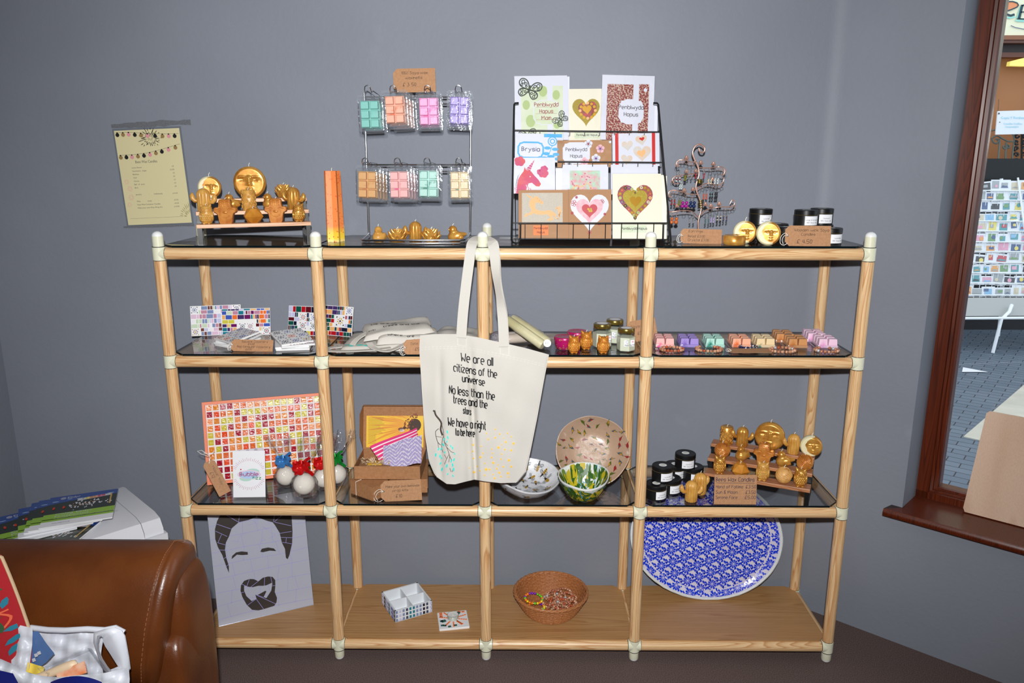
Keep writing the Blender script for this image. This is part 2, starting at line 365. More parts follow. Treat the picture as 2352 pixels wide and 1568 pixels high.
# right wall frame: t along, with the window opening cut out
T0, T1, W0, W1, TEND = .345, 2.3, .465, 2.45, 5.2
mb = MB(); HC = 2.72
mb.add([(XL, YW, 0), (1.31, YW, 0), (1.31, YW, HC), (XL, YW, HC), (XL-.1, YW+.15, 0), (1.31, YW+.15, 0), (1.31, YW+.15, HC), (XL-.1, YW+.15, HC)],
       [(0, 1, 2, 3), (5, 4, 7, 6), (0, 3, 7, 4), (1, 5, 6, 2)])
struct(mb.build('wall_back', WALL, smooth=0))
mb = MB()
mb.add([(XL, YW, 0), (XL-.02, -4.2, 0), (XL-.02, -4.2, HC), (XL, YW, HC), (XL-.15, YW, 0), (XL-.15, -4.2, 0), (XL-.15, -4.2, HC), (XL-.15, YW, HC)],
       [(1, 0, 3, 2), (4, 5, 6, 7), (0, 4, 7, 3), (1, 2, 6, 5)])
struct(mb.build('wall_left', WALL, smooth=0))
# rounded inner corner, then the right wall round its window
mb = MB(); arc = []
P0, P2 = V((1.31, YW, 0)), rw(.03, 0, 0)
for k in range(9):
    t = k/8; q = P0*(1-t)**2+RO*2*t*(1-t)+P2*t*t; arc.append(q)
mb.loft([[V((p.x, p.y, 0)), V((p.x, p.y, HC))] for p in arc], closed=False)
TH = .3
def quadw(a, b, c, d): mb.add([a, b, c, d], [(0, 1, 2, 3)])
def wallrect(t0, t1, z0, z1):
    quadw(rw(t0, 0, z0), rw(t1, 0, z0), rw(t1, 0, z1), rw(t0, 0, z1)); quadw(rw(t1, TH, z0), rw(t0, TH, z0), rw(t0, TH, z1), rw(t1, TH, z1))
wallrect(.03, T0, 0, HC); wallrect(T0, T1, 0, W0); wallrect(T0, T1, W1, HC); wallrect(T1, TEND, 0, HC)
quadw(rw(T0, 0, W0), rw(T0, 0, W1), rw(T0+.02, TH, W1), rw(T0+.02, TH, W0)); quadw(rw(T1, 0, W0), rw(T1, TH, W0), rw(T1, TH, W1), rw(T1, 0, W1))
quadw(rw(T0, 0, W0), rw(T0, TH, W0), rw(T1, TH, W0), rw(T1, 0, W0)); quadw(rw(T0, 0, W1), rw(T1, 0, W1), rw(T1, TH, W1), rw(T0, TH, W1))
struct(mb.build('wall_right', WALL, smooth=30))
E_ = rw(TEND, 0, 0)
mb = MB(); mb.box(((XL+E_.x)/2, -4.25, HC/2), (E_.x-XL+.3, .1, HC)); mb.box((E_.x+.05, (E_.y-4.2)/2, HC/2), (.1, abs(E_.y+4.2)+.2, HC))
struct(mb.build('wall_front', WALL, smooth=0))
mb = MB(); FLO = [(XL, YW), (XL, -4.2), (E_.x, -4.2), (E_.x, E_.y), (1.338, YW)]
mb.prism(FLO, -.06, 0); struct(mb.build('floor', CARPET, smooth=0))
mb = MB(); mb.prism([(XL-.2, YW+.15), (XL-.2, -4.3), (E_.x+.1, -4.3), (E_.x+.1, E_.y), (1.338+.2, YW+.15)], HC, HC+.06)
struct(mb.build('ceiling', M('ceiling_paint', (215, 215, 212), .8), smooth=0))
# window: stepped mahogany frame, sill, glass
win = bpy.data.objects.new('window_1', None); COL.objects.link(win); struct(win, 'large window with a dark red-brown wooden frame in the right wall')
def wbar(mb, t0, t1, o0, o1, z0, z1):
    mb.loft([[rw(t0, o0, z), rw(t1, o0, z), rw(t1, o1, z), rw(t0, o1, z)] for z in (z0, z1)], caps=True)
FO = .12
mb = MB(); prof = [(0, .0), (.036, .0), (.038, .010), (.046, .011), (.048, .018), (.058, .019), (.062, .026), (.064, .06), (0, .06)]
mb.loft([[rw(T0+.008+a, FO+b, z) for a, b in prof] for z in (W0+.02, W1)], caps=True)
struct(mb.build('window_frame', MAHOG, win, smooth=0))
mb = MB(); mb.loft([[rw(t, FO+b, W0+.02+a*.75) for a, b in prof] for t in (T0+.008, T1)], caps=True)
fb = struct(mb.build('window_frame', MAHOG, win, smooth=0))
mb = MB(); wbar(mb, T1-.08, T1, FO, FO+.06, W0, W1); wbar(mb, T0, T1, FO, FO+.06, W1-.08, W1); struct(mb.build('window_frame', MAHOG, win, smooth=25))
mb = MB(); wbar(mb, T0+.05, T1-.06, FO+.042, FO+.048, W0+.06, W1-.06); struct(mb.build('window_pane', CLEAR, win, smooth=0))
mb = MB(); sp = [(-.045, .0), (-.05, .008), (-.05, .016), (-.043, .025), (.0, .026), (FO, .03), (FO, 0)]
mb.loft([[rw(T0-.045 if o < 0 else T0+.002, o, W0-.006+z) for o, z in sp], [rw(T1+.05 if o < 0 else T1-.002, o, W0-.006+z) for o, z in sp]], caps=True)
struct(mb.build('window_sill', MAHOG, win, smooth=40))
# ------------------------------------------------------------------ rack of pine poles
rack = thing('display_rack', 'tall four-bay display rack of round pine poles with cream plastic joints', 'display rack', (0, 0, 0))
LV = [ZB, Z3, Z2, ZT]; J = .019
def pole_mesh(Ln):
    mb = MB(); mb.lathe([(RR, 0), (RR, Ln)], 28); return mb
pm = {}
def pole(name, a, b, ax):
    a, b = V(a), V(b); Ln = (b-a).length
    key = round(Ln, 4)
    if key not in pm: pm[key] = pole_mesh(Ln).mesh('pole', [PINE], 40)
    o = bpy.data.objects.new(name, pm[key]); COL.objects.link(o); o.parent = rack; o.location = a
    o.rotation_euler = (b-a).to_track_quat('Z', 'Y').to_euler(); return o
mb = MB(); rj = .0184
mb.lathe([(rj-.001, -J), (rj, -J+.001), (rj, J-.001), (rj-.001, J)], 28)
mb.lathe([(rj-.001, -J-.002), (rj-.001, -J)], 28, mi=1); mb.lathe([(rj-.001, J), (rj-.001, J+.002)], 28, mi=1)
cz_ = mb.mesh('joint', [CREAM, DARKGAP])
def stub(d):
    mb = MB(); R = V(d).to_track_quat('Z', 'Y').to_matrix()
    mb.lathe([(rj-.0004, .004), (rj-.0004, J+.001), (rj-.0012, J+.0014)], 28, R=R); mb.lathe([(rj-.001, J+.001), (rj-.001, J+.003)], 28, R=R, mi=1); return mb
for i, x in enumerate(PX):
    for y in (0, D):
        for l, z in enumerate(LV):
            o = bpy.data.objects.new('joint', cz_.copy()); COL.objects.link(o); o.parent = rack; o.location = (x, y, z)
            mb = MB(); dirs = ([(1, 0, 0)] if i < 4 else [])+([(-1, 0, 0)] if i else [])+[(0, 1 if y == 0 else -1, 0)]
            for d in dirs:
                R = V(d).to_track_quat('Z', 'Y').to_matrix()
                mb.lathe([(rj-.0004, .004), (rj-.0004, J+.001), (rj-.0012, J+.0014)], 28, R=R); mb.lathe([(rj-.001, J+.0012), (rj-.001, J+.003)], 28, R=R, mi=1)
            me = mb.mesh('joint', [CREAM, DARKGAP]); bm = bmesh.new(); bm.from_mesh(me); bm.from_mesh(cz_); bm.to_mesh(o.data); bm.free()
            if l < 3: pole('post', (x, y, z+J+.001), (x, y, LV[l+1]-J-.001), 'z')
        mb = MB(); h = .0642
        mb.lathe([(.0172, ZT+J), (.0158, ZT+J+.001), (.0158, ZT+h-.0135)], 28)
        mb.lathe([(.0155, ZT+h-.0135)]+[(.0155*cos(a), ZT+h-.0135+.0135*sin(a)) for a in [radians(q) for q in range(0, 90, 12)]]+[(.0005, ZT+h)], 28, mi=1)
        mb.build('end_cap', [CREAM, WHITEP], rack, loc=(x, y, 0))
        mb = MB(); mb.lathe([(.0005, 0)]+[(.0152*sin(a), .013-.013*cos(a)) for a in [radians(q) for q in range(12, 91, 13)]], 28, mi=1)
        mb.lathe([(.0152, .0125), (.0158, .014), (.0158, ZB-J)], 28); mb.build('foot', [CREAM, WHITEP], rack, loc=(x, y, 0))
for z in LV:
    for i in range(4):
        for y in (0, D): pole('rail', (PX[i]+J+.002, y, z), (PX[i+1]-J-.002, y, z), 'x')
    for x in PX: pole('side_rail', (x, J+.002, z), (x, D-J-.002, z), 'y')
BAY = ['leftmost bay', 'second bay from the left', 'third bay from the left', 'wide rightmost bay']
def cham(x0, x1, y0, y1, c): return [(x0+c, y0), (x1-c, y0), (x1, y0+c), (x1, y1-c), (x1-c, y1), (x0+c, y1), (x0, y1-c), (x0, y0+c)]
GT = .006
ZG = {k: z+RR+GT for k, z in (('t', ZT), ('2', Z2), ('3', Z3))}
for nm, z in (('top', ZT), ('second', Z2), ('third', Z3)):
    for i in range(4):
        mb = MB(); pts = cham(PX[i]+.004, PX[i+1]-.004, -.004, D+.004, .036); n = 8
        vs = [(a, b, z+RR) for a, b in pts]+[(a, b, z+RR+GT) for a, b in pts]
        mb.add(vs, [tuple(range(7, -1, -1)), tuple(range(8, 16))], 0); mb.add(vs, [(j, (j+1) % n, n+(j+1) % n, n+j) for j in range(n)], 1)
        tag(mb.build('glass_shelf', [GLASS, GEDGE], smooth=0), f'smoked glass shelf on the {nm} rack level, {BAY[i]}', 'glass shelf', 'glass shelves of the rack')
ZBD = ZB+RR+.004
for i in range(4):
    mb = MB(); mb.prism(cham(-(PX[i+1]-PX[i])/2+.004, (PX[i+1]-PX[i])/2-.004, -D/2-.004, D/2+.012, .026), 0, .004)
    R = Matrix.Rotation(radians(90), 3, 'Y')
    o = mb.build('shelf_board', BOARD, smooth=0); o.location = ((PX[i]+PX[i+1])/2, D/2, ZB+RR)
    # grain runs along x: the mesh is laid out with its length on local z
    for v in o.data.vertices: v.co = V((v.co.z, v.co.y, v.co.x))
    o.rotation_euler = (0, radians(90), 0); o.data.flip_normals()
    for v in o.data.vertices: v.co.x = -v.co.x
    o.data.flip_normals()
    tag(o, f'brown wooden board on the bottom rails of the rack, {BAY[i]}', 'shelf board', 'bottom boards of the rack')
# ------------------------------------------------------------------ shared small things
def along(A, B, px):
    A, B = V(A), V(B); k = (px-1176)/FPX; n = RT-FW*k; return A+(B-A)*(-((A-CAM).dot(n))/((B-A).dot(n)))
def stand(px, Y, Z): return along((-3, Y, Z), (3, Y, Z), px)
def TV(u, v, off): return V((u, -off, v))                 # upright sheet facing -y
def TH_(u, v, off): return V((u, v, off))                 # sheet lying face up
def blob(x, a, b): x = min(1, max(0, (x-a)/(b-a))); return x*x*(3-2*x)
def wick(mb, x, y, z, h=.008, lean=.003): mb.tube([(x, y, z-.002), (x, y, z+h*.5), (x+lean, y, z+h)], .0009, 6)
def mk(name, cat, label='wax candle'): return thing(name, label, cat)
def candle(parts, name, cat='candle'):
    def f():
        t = mk(name, cat)
        for n, mb, mats, sm in parts(): mb.build(n, mats, t, smooth=sm)
        return t
    return f
def face_h(u, v):
    a = abs(u); h = 0
    h += .16*exp(-(u/(.10+.05*blob(-v, -.1, .25)))**2)*blob(v, -.28, -.16)*(1-blob(v, .25, .5)*.4)*(1-blob(v, .4, .5))
    h += .055*exp(-((v-(.40-.7*(a-.42)**2))/.045)**2)*blob(a, .08, .16)*(1-blob(a, .68, .8))
    h += .05*exp(-((a-.13-.25*(.4-v)**2)/.05)**2)*blob(v, .0, .1)*(1-blob(v, .36, .42))
    h -= .07*exp(-((a-.42)/.26)**2-((v-.17)/.13)**2)
    h += .05*exp(-((a-.42)/.24)**4-((v-.08-.35*(a-.42)**2)/.035)**2)
    h += .07*exp(-(u/.2)**4-((v+.42+.1*u*u)/.045)**2)+.06*exp(-(u/.16)**4-((v+.53)/.05)**2)
    h += .05*exp(-(u/.2)**2-((v+.75)/.12)**2)
    return h
def disc_candle(R, th, fs, fc=(0, 0), split=None, relief=1.0):
    body = MB(); NR, NA = 30, 72; vs = []; ms = []
    def hh(u, v):
        r = sqrt(u*u+v*v); e = th/2*(1-.35*blob(r, .82, 1)**2)
        x, y = (u-fc[0])/fs, (v-fc[1])/fs
        k = 1-blob(sqrt(x*x+y*y), .8, 1.05)
        return e+R*fs*relief*face_h(x, y)*k
    rings = []
    for i in range(NR+1):
        r = max(i/NR, .001)
        rings.append([V((R*r*cos(2*pi*k/NA), -hh(r*cos(2*pi*k/NA), r*sin(2*pi*k/NA)), R*r*sin(2*pi*k/NA)+R)) for k in range(NA)])
    back = [[V((R*r*cos(2*pi*k/NA), y, R*r*sin(2*pi*k/NA)+R)) for k in range(NA)] for r, y in ((1.0, th*.2), (.97, th*.42), (.9, th*.5), (.001, th*.5))]
    al = rings+back; n = NA
    vs = [p for q in al for p in q]; fs_ = []
    for i in range(len(al)-1):
        for j in range(n):
            fs_.append((i*n+j, i*n+(j+1) % n, (i+1)*n+(j+1) % n, (i+1)*n+j))
    body.add(vs, fs_)
    if split:
        for q, f in enumerate(fs_):
            c = sum((vs[i] for i in f), V())/4; body.m[q] = 1 if split(c.x/R, c.z/R-1) else 0
    w = MB(); wick(w, 0, 0, 2*R, .011)
    return body, w
def k_serene():
    t = mk('round_face_candle', 'candle'); b, w = disc_candle(.047, .03, .92, (0, .02)); b.build('body', WAXG, t, smooth=60); w.build('wick', WICK, t); return t
def k_moon():
    t = mk('sun_and_moon_candle', 'candle')
    b, w = disc_candle(.033, .03, .66, (.2, .0), lambda x, y: (x-.36+.05*sin(8*y)*(abs(y) < .45))**2+(y-.12)**2 > .74 and x < .4, 1.2)
    b.build('body', [WAXG, WAXP], t, smooth=60); w.build('wick', WICK, t); return t
def k_owl(mat):
    def f():
        t = mk('owl_candle', 'candle'); b = MB()
        b.lathe([(.001, .001), (.013, .001), (.0145, .004), (.0175, .012), (.0195, .02), (.019, .028), (.0168, .035), (.0175, .042), (.0165, .048), (.011, .052), (.001, .0535)], 24, fr=lambda a, z: 1+.02*sin(6*a)*(z < .03))
        for s in (-1, 1):
            b.tube([(s*.009, -.004, .048), (s*.0125, -.004, .0535), (s*.0155, -.003, .058)], .004, 8, rs=[.0058, .0042, .0008])
            b.tube([(s*.0068+.0058*cos(q*pi/6), -.0158-.0015*cos(q*pi/6)*s*-1, .0405+.0058*sin(q*pi/6)) for q in range(12)], .0012, 6, closed=True)
            b.sphere((s*.0066, -.0152, .0405), .0036, 10, 6)
            b.sphere((s*.0065, -.0135, .0025), (.005, .006, .003), 10, 6)
            b.sphere((s*.0165, -.001, .022), (.004, .011, .014), 10, 8)
        b.tube([(0, -.0175, .041), (0, -.0205, .036), (0, -.0185, .033)], .002, 6, rs=[.003, .0024, .0005])
        for r in range(4):
            for c in range(-2, 3):
                x = c*.0052+(r % 2)*.0026; z = .012+r*.0052; y = -sqrt(max(.0194**2-x*x, 0))*.985
                if abs(x) < .013: b.sphere((x, y, z), (.003, .0016, .0032), 7, 5)
        b.build('body', mat, t, smooth=60); w = MB(); wick(w, 0, 0, .0535, .006); w.build('wick', WICK, t); return t
    return f
def k_cactus(mat):
    def f():
        t = mk('cactus_candle', 'candle'); b = MB(); R = .0175
        rib = lambda a, z: 1+.055*cos(16*a)
        b.lathe([(R*.9, .0), (R, .003), (R, .045)]+[(R*cos(q), .045+R*1.05*sin(q)) for q in [radians(k) for k in range(12, 90, 13)]]+[(.0006, .0636)], 64, fr=rib)
        for s, z0 in ((-1, .028), (1, .024)):
            pts = [(s*(R-.003), 0, z0), (s*(R+.006), 0, z0+.001), (s*(R+.0115), 0, z0+.008), (s*(R+.013), 0, z0+.017), (s*(R+.012), 0, z0+.0235)]
            b.tube(pts, .006, 12, rs=[.0045, .0062, .0073, .0066, .0015])
        b.build('body', mat, t, smooth=60); w = MB(); wick(w, 0, 0, .063, .006); w.build('wick', WICK, t); return t
    return f
def k_bird(mat):
    def f():
        t = mk('bird_candle', 'candle'); b = MB()
        b.sphere((0, 0, .0185), (.0225, .0185, .0185), 20, 14); b.sphere((-.007, -.002, .040), (.0125, .0115, .0118), 16, 12); b.sphere((-.004, 0, .031), (.014, .0125, .011), 14, 10)
        b.tube([(-.016, -.006, .041), (-.0225, -.009, .0395)], .003, 8, rs=[.0038, .0005])
        b.tube([(.014, 0, .023), (.024, .001, .026), (.034, .001, .027)], .006, 8, rs=[.011, .007, .003])
        for s in (-1, 1):
            b.sphere((.006, s*.0145, .0215), (.0155, .0055, .0105), 14, 8, R=Matrix.Rotation(radians(-16), 3, 'Y'))
            b.sphere((.013, s*.0165, .018), (.011, .003, .006), 10, 6); b.sphere((-.006, s*.007, .002), (.008, .005, .003), 10, 6)
        o = b.build('body', mat, t, smooth=180); r = o.modifiers.new('remesh', 'REMESH'); r.mode = 'VOXEL'; r.voxel_size = .0013; r.use_smooth_shade = True
        e = MB()
        for s in (-1, 1): e.sphere((-.0145, s*.008-.003, .0435), .0016, 8, 6)
        e.build('eye', mat, t)
        w = MB(); wick(w, -.007, -.002, .051, .007); w.build('wick', WICK, t); return t
    return f
def k_lotus():
    t = mk('lotus_candle', 'candle'); b = MB(); b.lathe([(.012, 0), (.0165, .002), (.019, .014), (.014, .026), (.001, .030)], 20)
    for n, r0, r1, z0, z1, wd_, ph in ((9, .013, .0245, .001, .021, .0125, 0), (9, .013, .0225, .003, .0285, .012, .35), (8, .010, .0165, .01, .034, .0105, 0), (6, .005, .010, .018, .0355, .009, .3)):
        for k in range(n):
            a = 2*pi*k/n+ph
            def fn(u, v):
                w_ = wd_*sin(pi*(.12+.88*v)**.8)*.62+.0002; s_ = (u-.5)*2
                r = r0+(r1-r0)*(v**.75)-.0035*s_*s_*(1-.3*v)+.0012*cos(s_*9)*(1-v)*.4; z = z0+(z1-z0)*v
                x, y = r, s_*w_
                return (x*cos(a)-y*sin(a), x*sin(a)+y*cos(a), z)
            b.grid(fn, 6, 6)
    b.build('body', WAXG, t, smooth=70); w = MB(); wick(w, 0, 0, .033, .006); w.build('wick', WICK, t); return t
def k_pillar(mat):
    def f():
        t = mk('flower_pillar_candle', 'candle'); b = MB(); R = .0195; rr = random.Random(5)
        b.lathe([(R*.96, 0), (R, .002), (R*.97, .03), (R, .057), (R*.86, .0595), (.001, .058)], 36, fr=lambda a, z: 1+.03*sin(5*a+z*200)+.02*sin(9*a-z*300))
        for k in range(34):
            a = k*2.4; z = .006+.05*(k/34); x, y = R*.98*cos(a), R*.98*sin(a); s = rr.uniform(.0042, .006)
            for q in range(5):
                th = q*2*pi/5; d = V((-sin(a)*cos(th), cos(a)*cos(th), sin(th)))*s*.62
                b.sphere((x+d.x, y+d.y, z+d.z), s*.5, 6, 4)
            b.sphere((x*1.06, y*1.06, z), s*.3, 6, 4)
        b.build('body', mat, t, smooth=60); w = MB(); wick(w, 0, 0, .058, .008); w.build('wick', WICK, t); return t
    return f
def k_hamsa():
    t = mk('hand_shaped_candle', 'candle'); b = MB()
    half = [(.0165, 0), (.0195, .006), (.0205, .016), (.022, .026), (.0255, .032), (.0315, .034), (.0335, .039), (.032, .0455), (.027, .048), (.0215, .0475), (.0185, .05), (.0175, .056), (.0172, .066), (.0145, .0705), (.007, .0715)]
    pts = half+[(-x, z) for x, z in reversed(half)]
    R = Matrix.Rotation(radians(90), 3, 'X')
    sm = lambda k, dy: [V((x*k, dy, .036+(z-.036)*k if z > .001 else z)) for x, z in pts]
    b.loft([sm(.95, -.0135), sm(1, -.0115), sm(1, .012), sm(.95, .0135)], caps=True)
    y = -.0138
    for k in range(13):
        a = pi+pi*k/12; b.sphere((.0155*cos(a), y, .034+.0165*sin(a)), (.0014, .0012, .0014), 7, 5)
    b.sphere((0, y, .0335), (.0075, .0022, .004), 14, 8); b.sphere((0, y-.001, .0335), (.003, .0024, .003), 10, 6)
    for s in (-1, 1):
        b.tube([(s*.008, y, .042), (s*.013, y, .046), (s*.021, y, .0425), (s*.026, y, .042)], .0011, 6); b.tube([(s*.0058, y, .049), (s*.006, y, .067)], .0011, 6)
    for k in range(3):
        for q in range(3): b.sphere((-.0115+k*.0115, y, .053+q*.006), (.003, .0014, .002), 8, 5)
    b.build('body', WAXA, t, smooth=50); w = MB(); wick(w, 0, 0, .0705, .005); wick(w, 0, -.0125, .058, .005); w.build('wick', WICK, t); return t
def k_geo():
    t = mk('faceted_candle', 'candle'); b = MB(); g = [(0, 0)]
    r1 = [(.017*cos(a), .017*sin(a), 0) for a in [2*pi*k/6+.3 for k in range(6)]]; r2 = [(.031*cos(a), .031*sin(a), .019) for a in [2*pi*k/6-.22 for k in range(6)]]; r3 = [(.0165*cos(a), .0165*sin(a), .0415) for a in [2*pi*k/6+.3 for k in range(6)]]
    vs = r1+r2+r3; fs = [tuple(range(5, -1, -1)), tuple(range(12, 18))]
    for k in range(6):
        j = (k+1) % 6; fs += [(k, j, 6+j), (k, 6+j, 6+k), (6+k, 6+j, 12+k), (12+k, 6+j, 12+j)]
    b.add(vs, fs); b.build('body', M('smooth_amber_wax', (214, 146, 54), .35, .15, var=(190, 118, 34), vscale=30), t, smooth=0, bevel=.0006)
    w = MB(); wick(w, 0, 0, .0415, .007); w.build('wick', WICK, t); return t
def k_wool(mat):
    def f():
        t = mk('wool_ball_candle', 'candle'); b = MB(); R = .021; rr = random.Random(3); b.sphere((0, 0, .023), R*.93, 16, 12)
        for k in range(9):
            ax = V((sin(k*2.1)*cos(k*1.3), cos(k*1.7+.4), sin(k*1.3+.2))).normalized(); u = ax.orthogonal().normalized(); w_ = ax.cross(u); ph = k*1.1
            for s in range(-2, 3):
                o = s*.0041; rad = sqrt(R*R-o*o)+(k % 3)*.0007
                pts = []
                for q in range(15):
                    a = ph+pi*1.0*q/14; p = ax*o+(u*cos(a)+w_*sin(a))*(rad-.002*abs(q-7)/7); pts.append(p+V((0, 0, .023)))
                b.tube(pts, .0022, 6)
        for v in range(len(b.v)):
            if b.v[v].z < 0: b.v[v].z = 0
        b.build('body', mat, t, smooth=70); w = MB(); wick(w, 0, 0, .046, .008); w.build('wick', WICK, t); return t
    return f
SERENE, MOON, LOTUS, HAMSA, GEO = Kit(k_serene), Kit(k_moon), Kit(k_lotus), Kit(k_hamsa), Kit(k_geo)
OWLG, OWLY = Kit(k_owl(WAXG)), Kit(k_owl(WAXY)); CACG, CACY = Kit(k_cactus(WAXG)), Kit(k_cactus(WAXY))
BIRDG, BIRDY = Kit(k_bird(WAXG)), Kit(k_bird(WAXY)); PILY, PILG = Kit(k_pillar(WAXY)), Kit(k_pillar(WAXG)); WOOLA, WOOLP = Kit(k_wool(WAXA)), Kit(k_wool(M('pale_beeswax', (222, 172, 104), .4, var=(204, 148, 76), vscale=40)))
# three-step stand: A -> B is the front bottom edge of the first step, dp the way back
def tier(name, label, A, B, zbase, wood, rise=.034, dstep=.046, h1=.047, dep=.046):
    A, B = V((A[0], A[1], 0)), V((B[0], B[1], 0)); Ln = (B-A).length; ang = atan2(B.y-A.y, B.x-A.x)
    t = thing(name, label, 'tiered stand', (A.x, A.y, zbase), ang)
    tops = []
    for k in range(3):
        mb = MB(); z = h1+rise*k; y0 = dstep*k
        mb.box((0, 0, 0), (dep, .011, Ln)); o = mb.build('step_board', wood, t, smooth=0, bevel=.001); o.location = (Ln/2, y0+dep/2, z+.0055); o.rotation_euler = (0, radians(90), 0)
        for v in o.data.vertices: v.co = V((v.co.y, v.co.x, v.co.z))
        tops.append((z+.011, y0))
    for x in (.008, Ln-.008):
        mb = MB(); w = .013
        for k in range(3):
            z = h1+rise*k; y0 = dstep*k+.004
            mb.box((x, y0+w/2, (z)/2), (w, w, z)); mb.box((x, y0+dstep/2, z-w/2-.0005), (w, dstep-.004, w-.001))
        mb.box((x, dstep*3-.004, (h1+rise*2)/2), (w, w*.9, h1+rise*2)); mb.box((x, dstep*1.5, w/2), (w*.95, dstep*3-.01, w*.95))
        mb.build('side_frame', BLACKM, t, smooth=0)
    ux, uy = V((cos(ang), sin(ang), 0)), V((-sin(ang), cos(ang), 0))
    def spot(k, px, back=.023):
        z, y0 = tops[k]; P = V((A.x, A.y, zbase+z))+uy*(y0+back); return along(P, P+ux*Ln, px)
    return spot, ang
# ------------------------------------------------------------------ left stepped stand on the top glass, with its candles
zt = ZG['t']
sA = at(452, 531, .012); sB = at(715, 522, .125)
spotL, angL = tier('tiered_stand', 'three-step wooden stand with black metal sides, on the top glass at left', sA, sB, zt, PINE if 0 else PINE2)
GT_ = 'candles on the upper left stepped stand'
for kit, k, px, rz, sc, lab in (
    (MOON, 2, 484, .1, 1.0, 'sun and moon face candle at left of the top step, upper stand'),
    (SERENE, 2, 577, .05, 1.0, 'large round golden sleeping-face candle on the stand beside the price poster'),
    (LOTUS, 2, 652, .3, 1.15, 'golden lotus candle behind the cactus at right end of the upper stand'),
    (CACY, 1, 470, 0, 1.05, 'yellow ribbed cactus candle at left of the middle step, upper stand'),
    (BIRDG, 1, 533, .5, .95, 'golden bird candle left of the flower pillar on the upper stand'),
    (PILY, 1, 573, 0, 1.02, 'pale yellow flower-carved pillar candle in front of the big round face'),
    (BIRDG, 1, 621, .4, .95, 'golden bird candle right of the flower pillar on the upper stand'),
    (CACG, 1, 676, -.25, 1.05, 'shiny golden cactus candle at right end of the upper stand'),
    (OWLY, 0, 476, .1, 1, 'pale yellow owl candle at left of the front step, upper stand'),
    (HAMSA, 0, 521, .0, .98, 'amber hand-shaped candle left of the faceted candle, upper stand'),
    (GEO, 0, 583, 0, 1.0, 'smooth faceted amber candle in the middle of the upper stand front step'),
    (HAMSA, 0, 636, .0, .98, 'amber hand-shaped candle right of the faceted candle, upper stand'),
    (OWLG, 0, 687, .1, .95, 'golden owl candle at right end of the upper stand front step')):
    kit.put(spotL(k, px), rz+angL*.4, lab, GT_, sc)
# ------------------------------------------------------------------ poster and tape on the wall
def sheet_frame(P00, P10, P01):      # lower left, lower right, upper left
    u = (P10-P00); v = (P01-P00); return P00, u.normalized(), v.normalized(), u.length, v.length
def panel(mb, w, h, th, mi=0): mb.box((w/2, th/2, h/2), (w, th, h), mi=mi)
def oriented(o, P, u, v):
    n = u.cross(v).normalized(); v2 = n.cross(u)   # local x=u, z=v, y = into the wall (-n)
    o.matrix_world = Matrix(((u.x, -n.x, v2.x, P.x), (u.y, -n.y, v2.y, P.y), (u.z, -n.z, v2.z, P.z), (0, 0, 0, 1))); return o
OLIVE, PINKI, GREY = M('gold_print', (150, 122, 74), .6), M('pink_print', (222, 150, 158), .6), M('grey_print', (78, 76, 76), .6)
P, u, v, w, h = sheet_frame(at(295, 517, YW-.002), at(441, 511, YW-.002), at(275, 299, YW-.002)); w, h = .212, .302
t = oriented(thing('price_poster', 'laminated cream price list for beeswax candles taped to the grey wall', 'poster'), P, u, v)
mb = MB(); panel(mb, w, h, .0008)
rr = random.Random(1)
def burst(u0, v0, r0, r1, n, mi, wd_, sy=1, a0=0, a1=2*pi, j=.25):
    for k in range(n):
        a = a0+(a1-a0)*k/n+rr.uniform(-.06, .06); q0 = r0*(1+rr.uniform(-j, j)); q1 = r1*(1+rr.uniform(-j, j))
        mb.line([(u0+q0*cos(a), v0+q0*sin(a)*sy), (u0+(q0+q1)/2*cos(a), v0+(q0+q1)/2*sin(a)*sy), (u0+q1*cos(a), v0+q1*sin(a)*sy)], wd_, TV, mi, .0004, ws=[wd_*.4, wd_, wd_*.3])
burst(.115, h-.028, .014, .026, 26, 1, .0024, .85); burst(.115, h-.028, .026, .036, 22, 1, .0022, .85); burst(.115, h-.026, .004, .012, 12, 1, .0012, .8)
def garland(pts, cols, n, a=0):
    mb.line(pts, .0007, TV, 1, .0005)
    for k in range(n):
        s = (k+.3)/n*(len(pts)-1); i = int(s); f = s-i; x = pts[i][0]*(1-f)+pts[min(i+1, len(pts)-1)][0]*f; z = pts[i][1]*(1-f)+pts[min(i+1, len(pts)-1)][1]*f
        mb.disc(x, z-.0075, .0063, TV, cols[(k+a) % 3], .0006, 14); mb.disc(x, z-.001, .0025, TV, 1, .0006, 6)
garland([(.004, h-.006), (.05, h-.006), (.1, h-.012), (.16, h-.016), (.208, h-.017)], [1, 2, 3], 10)
garland([(.004, h-.077), (.05, h-.077), (.1, h-.073), (.15, h-.063), (.208, h-.049)], [2, 1, 3], 10)
mb.text('Bees Wax Candles', .09, h-.104, .0085, TV, 4, .0004, 'c', .78)
for k, (a, b) in enumerate((('Lotus flower   .', '£3'), ('Geometric  shape', '£3.50'), ('Beehive', '£2'), ('Owl', '£2'), ('Cactus', '£3'), ('Ball  of  wool', '£3'), ('Bird', '£3'))):
    z = h-.120-k*.0107; mb.text(a, .040, z, .0045, TV, 4, .0004); mb.text(b, .178, z, .0045, TV, 4, .0004, 'r')
z = h-.206; mb.text('Jewelry', .040, z, .0045, TV, 4, .0004); mb.text('-', .083, z, .0045, TV, 4, .0004); mb.text('Individually', .1, z, .0045, TV, 4, .0004); mb.text('priced', .178, z, .0045, TV, 4, .0004, 'r')
for k, (a, b) in enumerate((('Wax             melts            -', '£3.50'), ('Soya Wax Container Candles', '£4.50'), ('Make your own Wax Wrap Kit', '£10.00'))):
    z = h-.228-k*.0107; mb.text(a, .040, z, .0045, TV, 4, .0004); mb.text(b, .178, z, .0045, TV, 4, .0004, 'r')
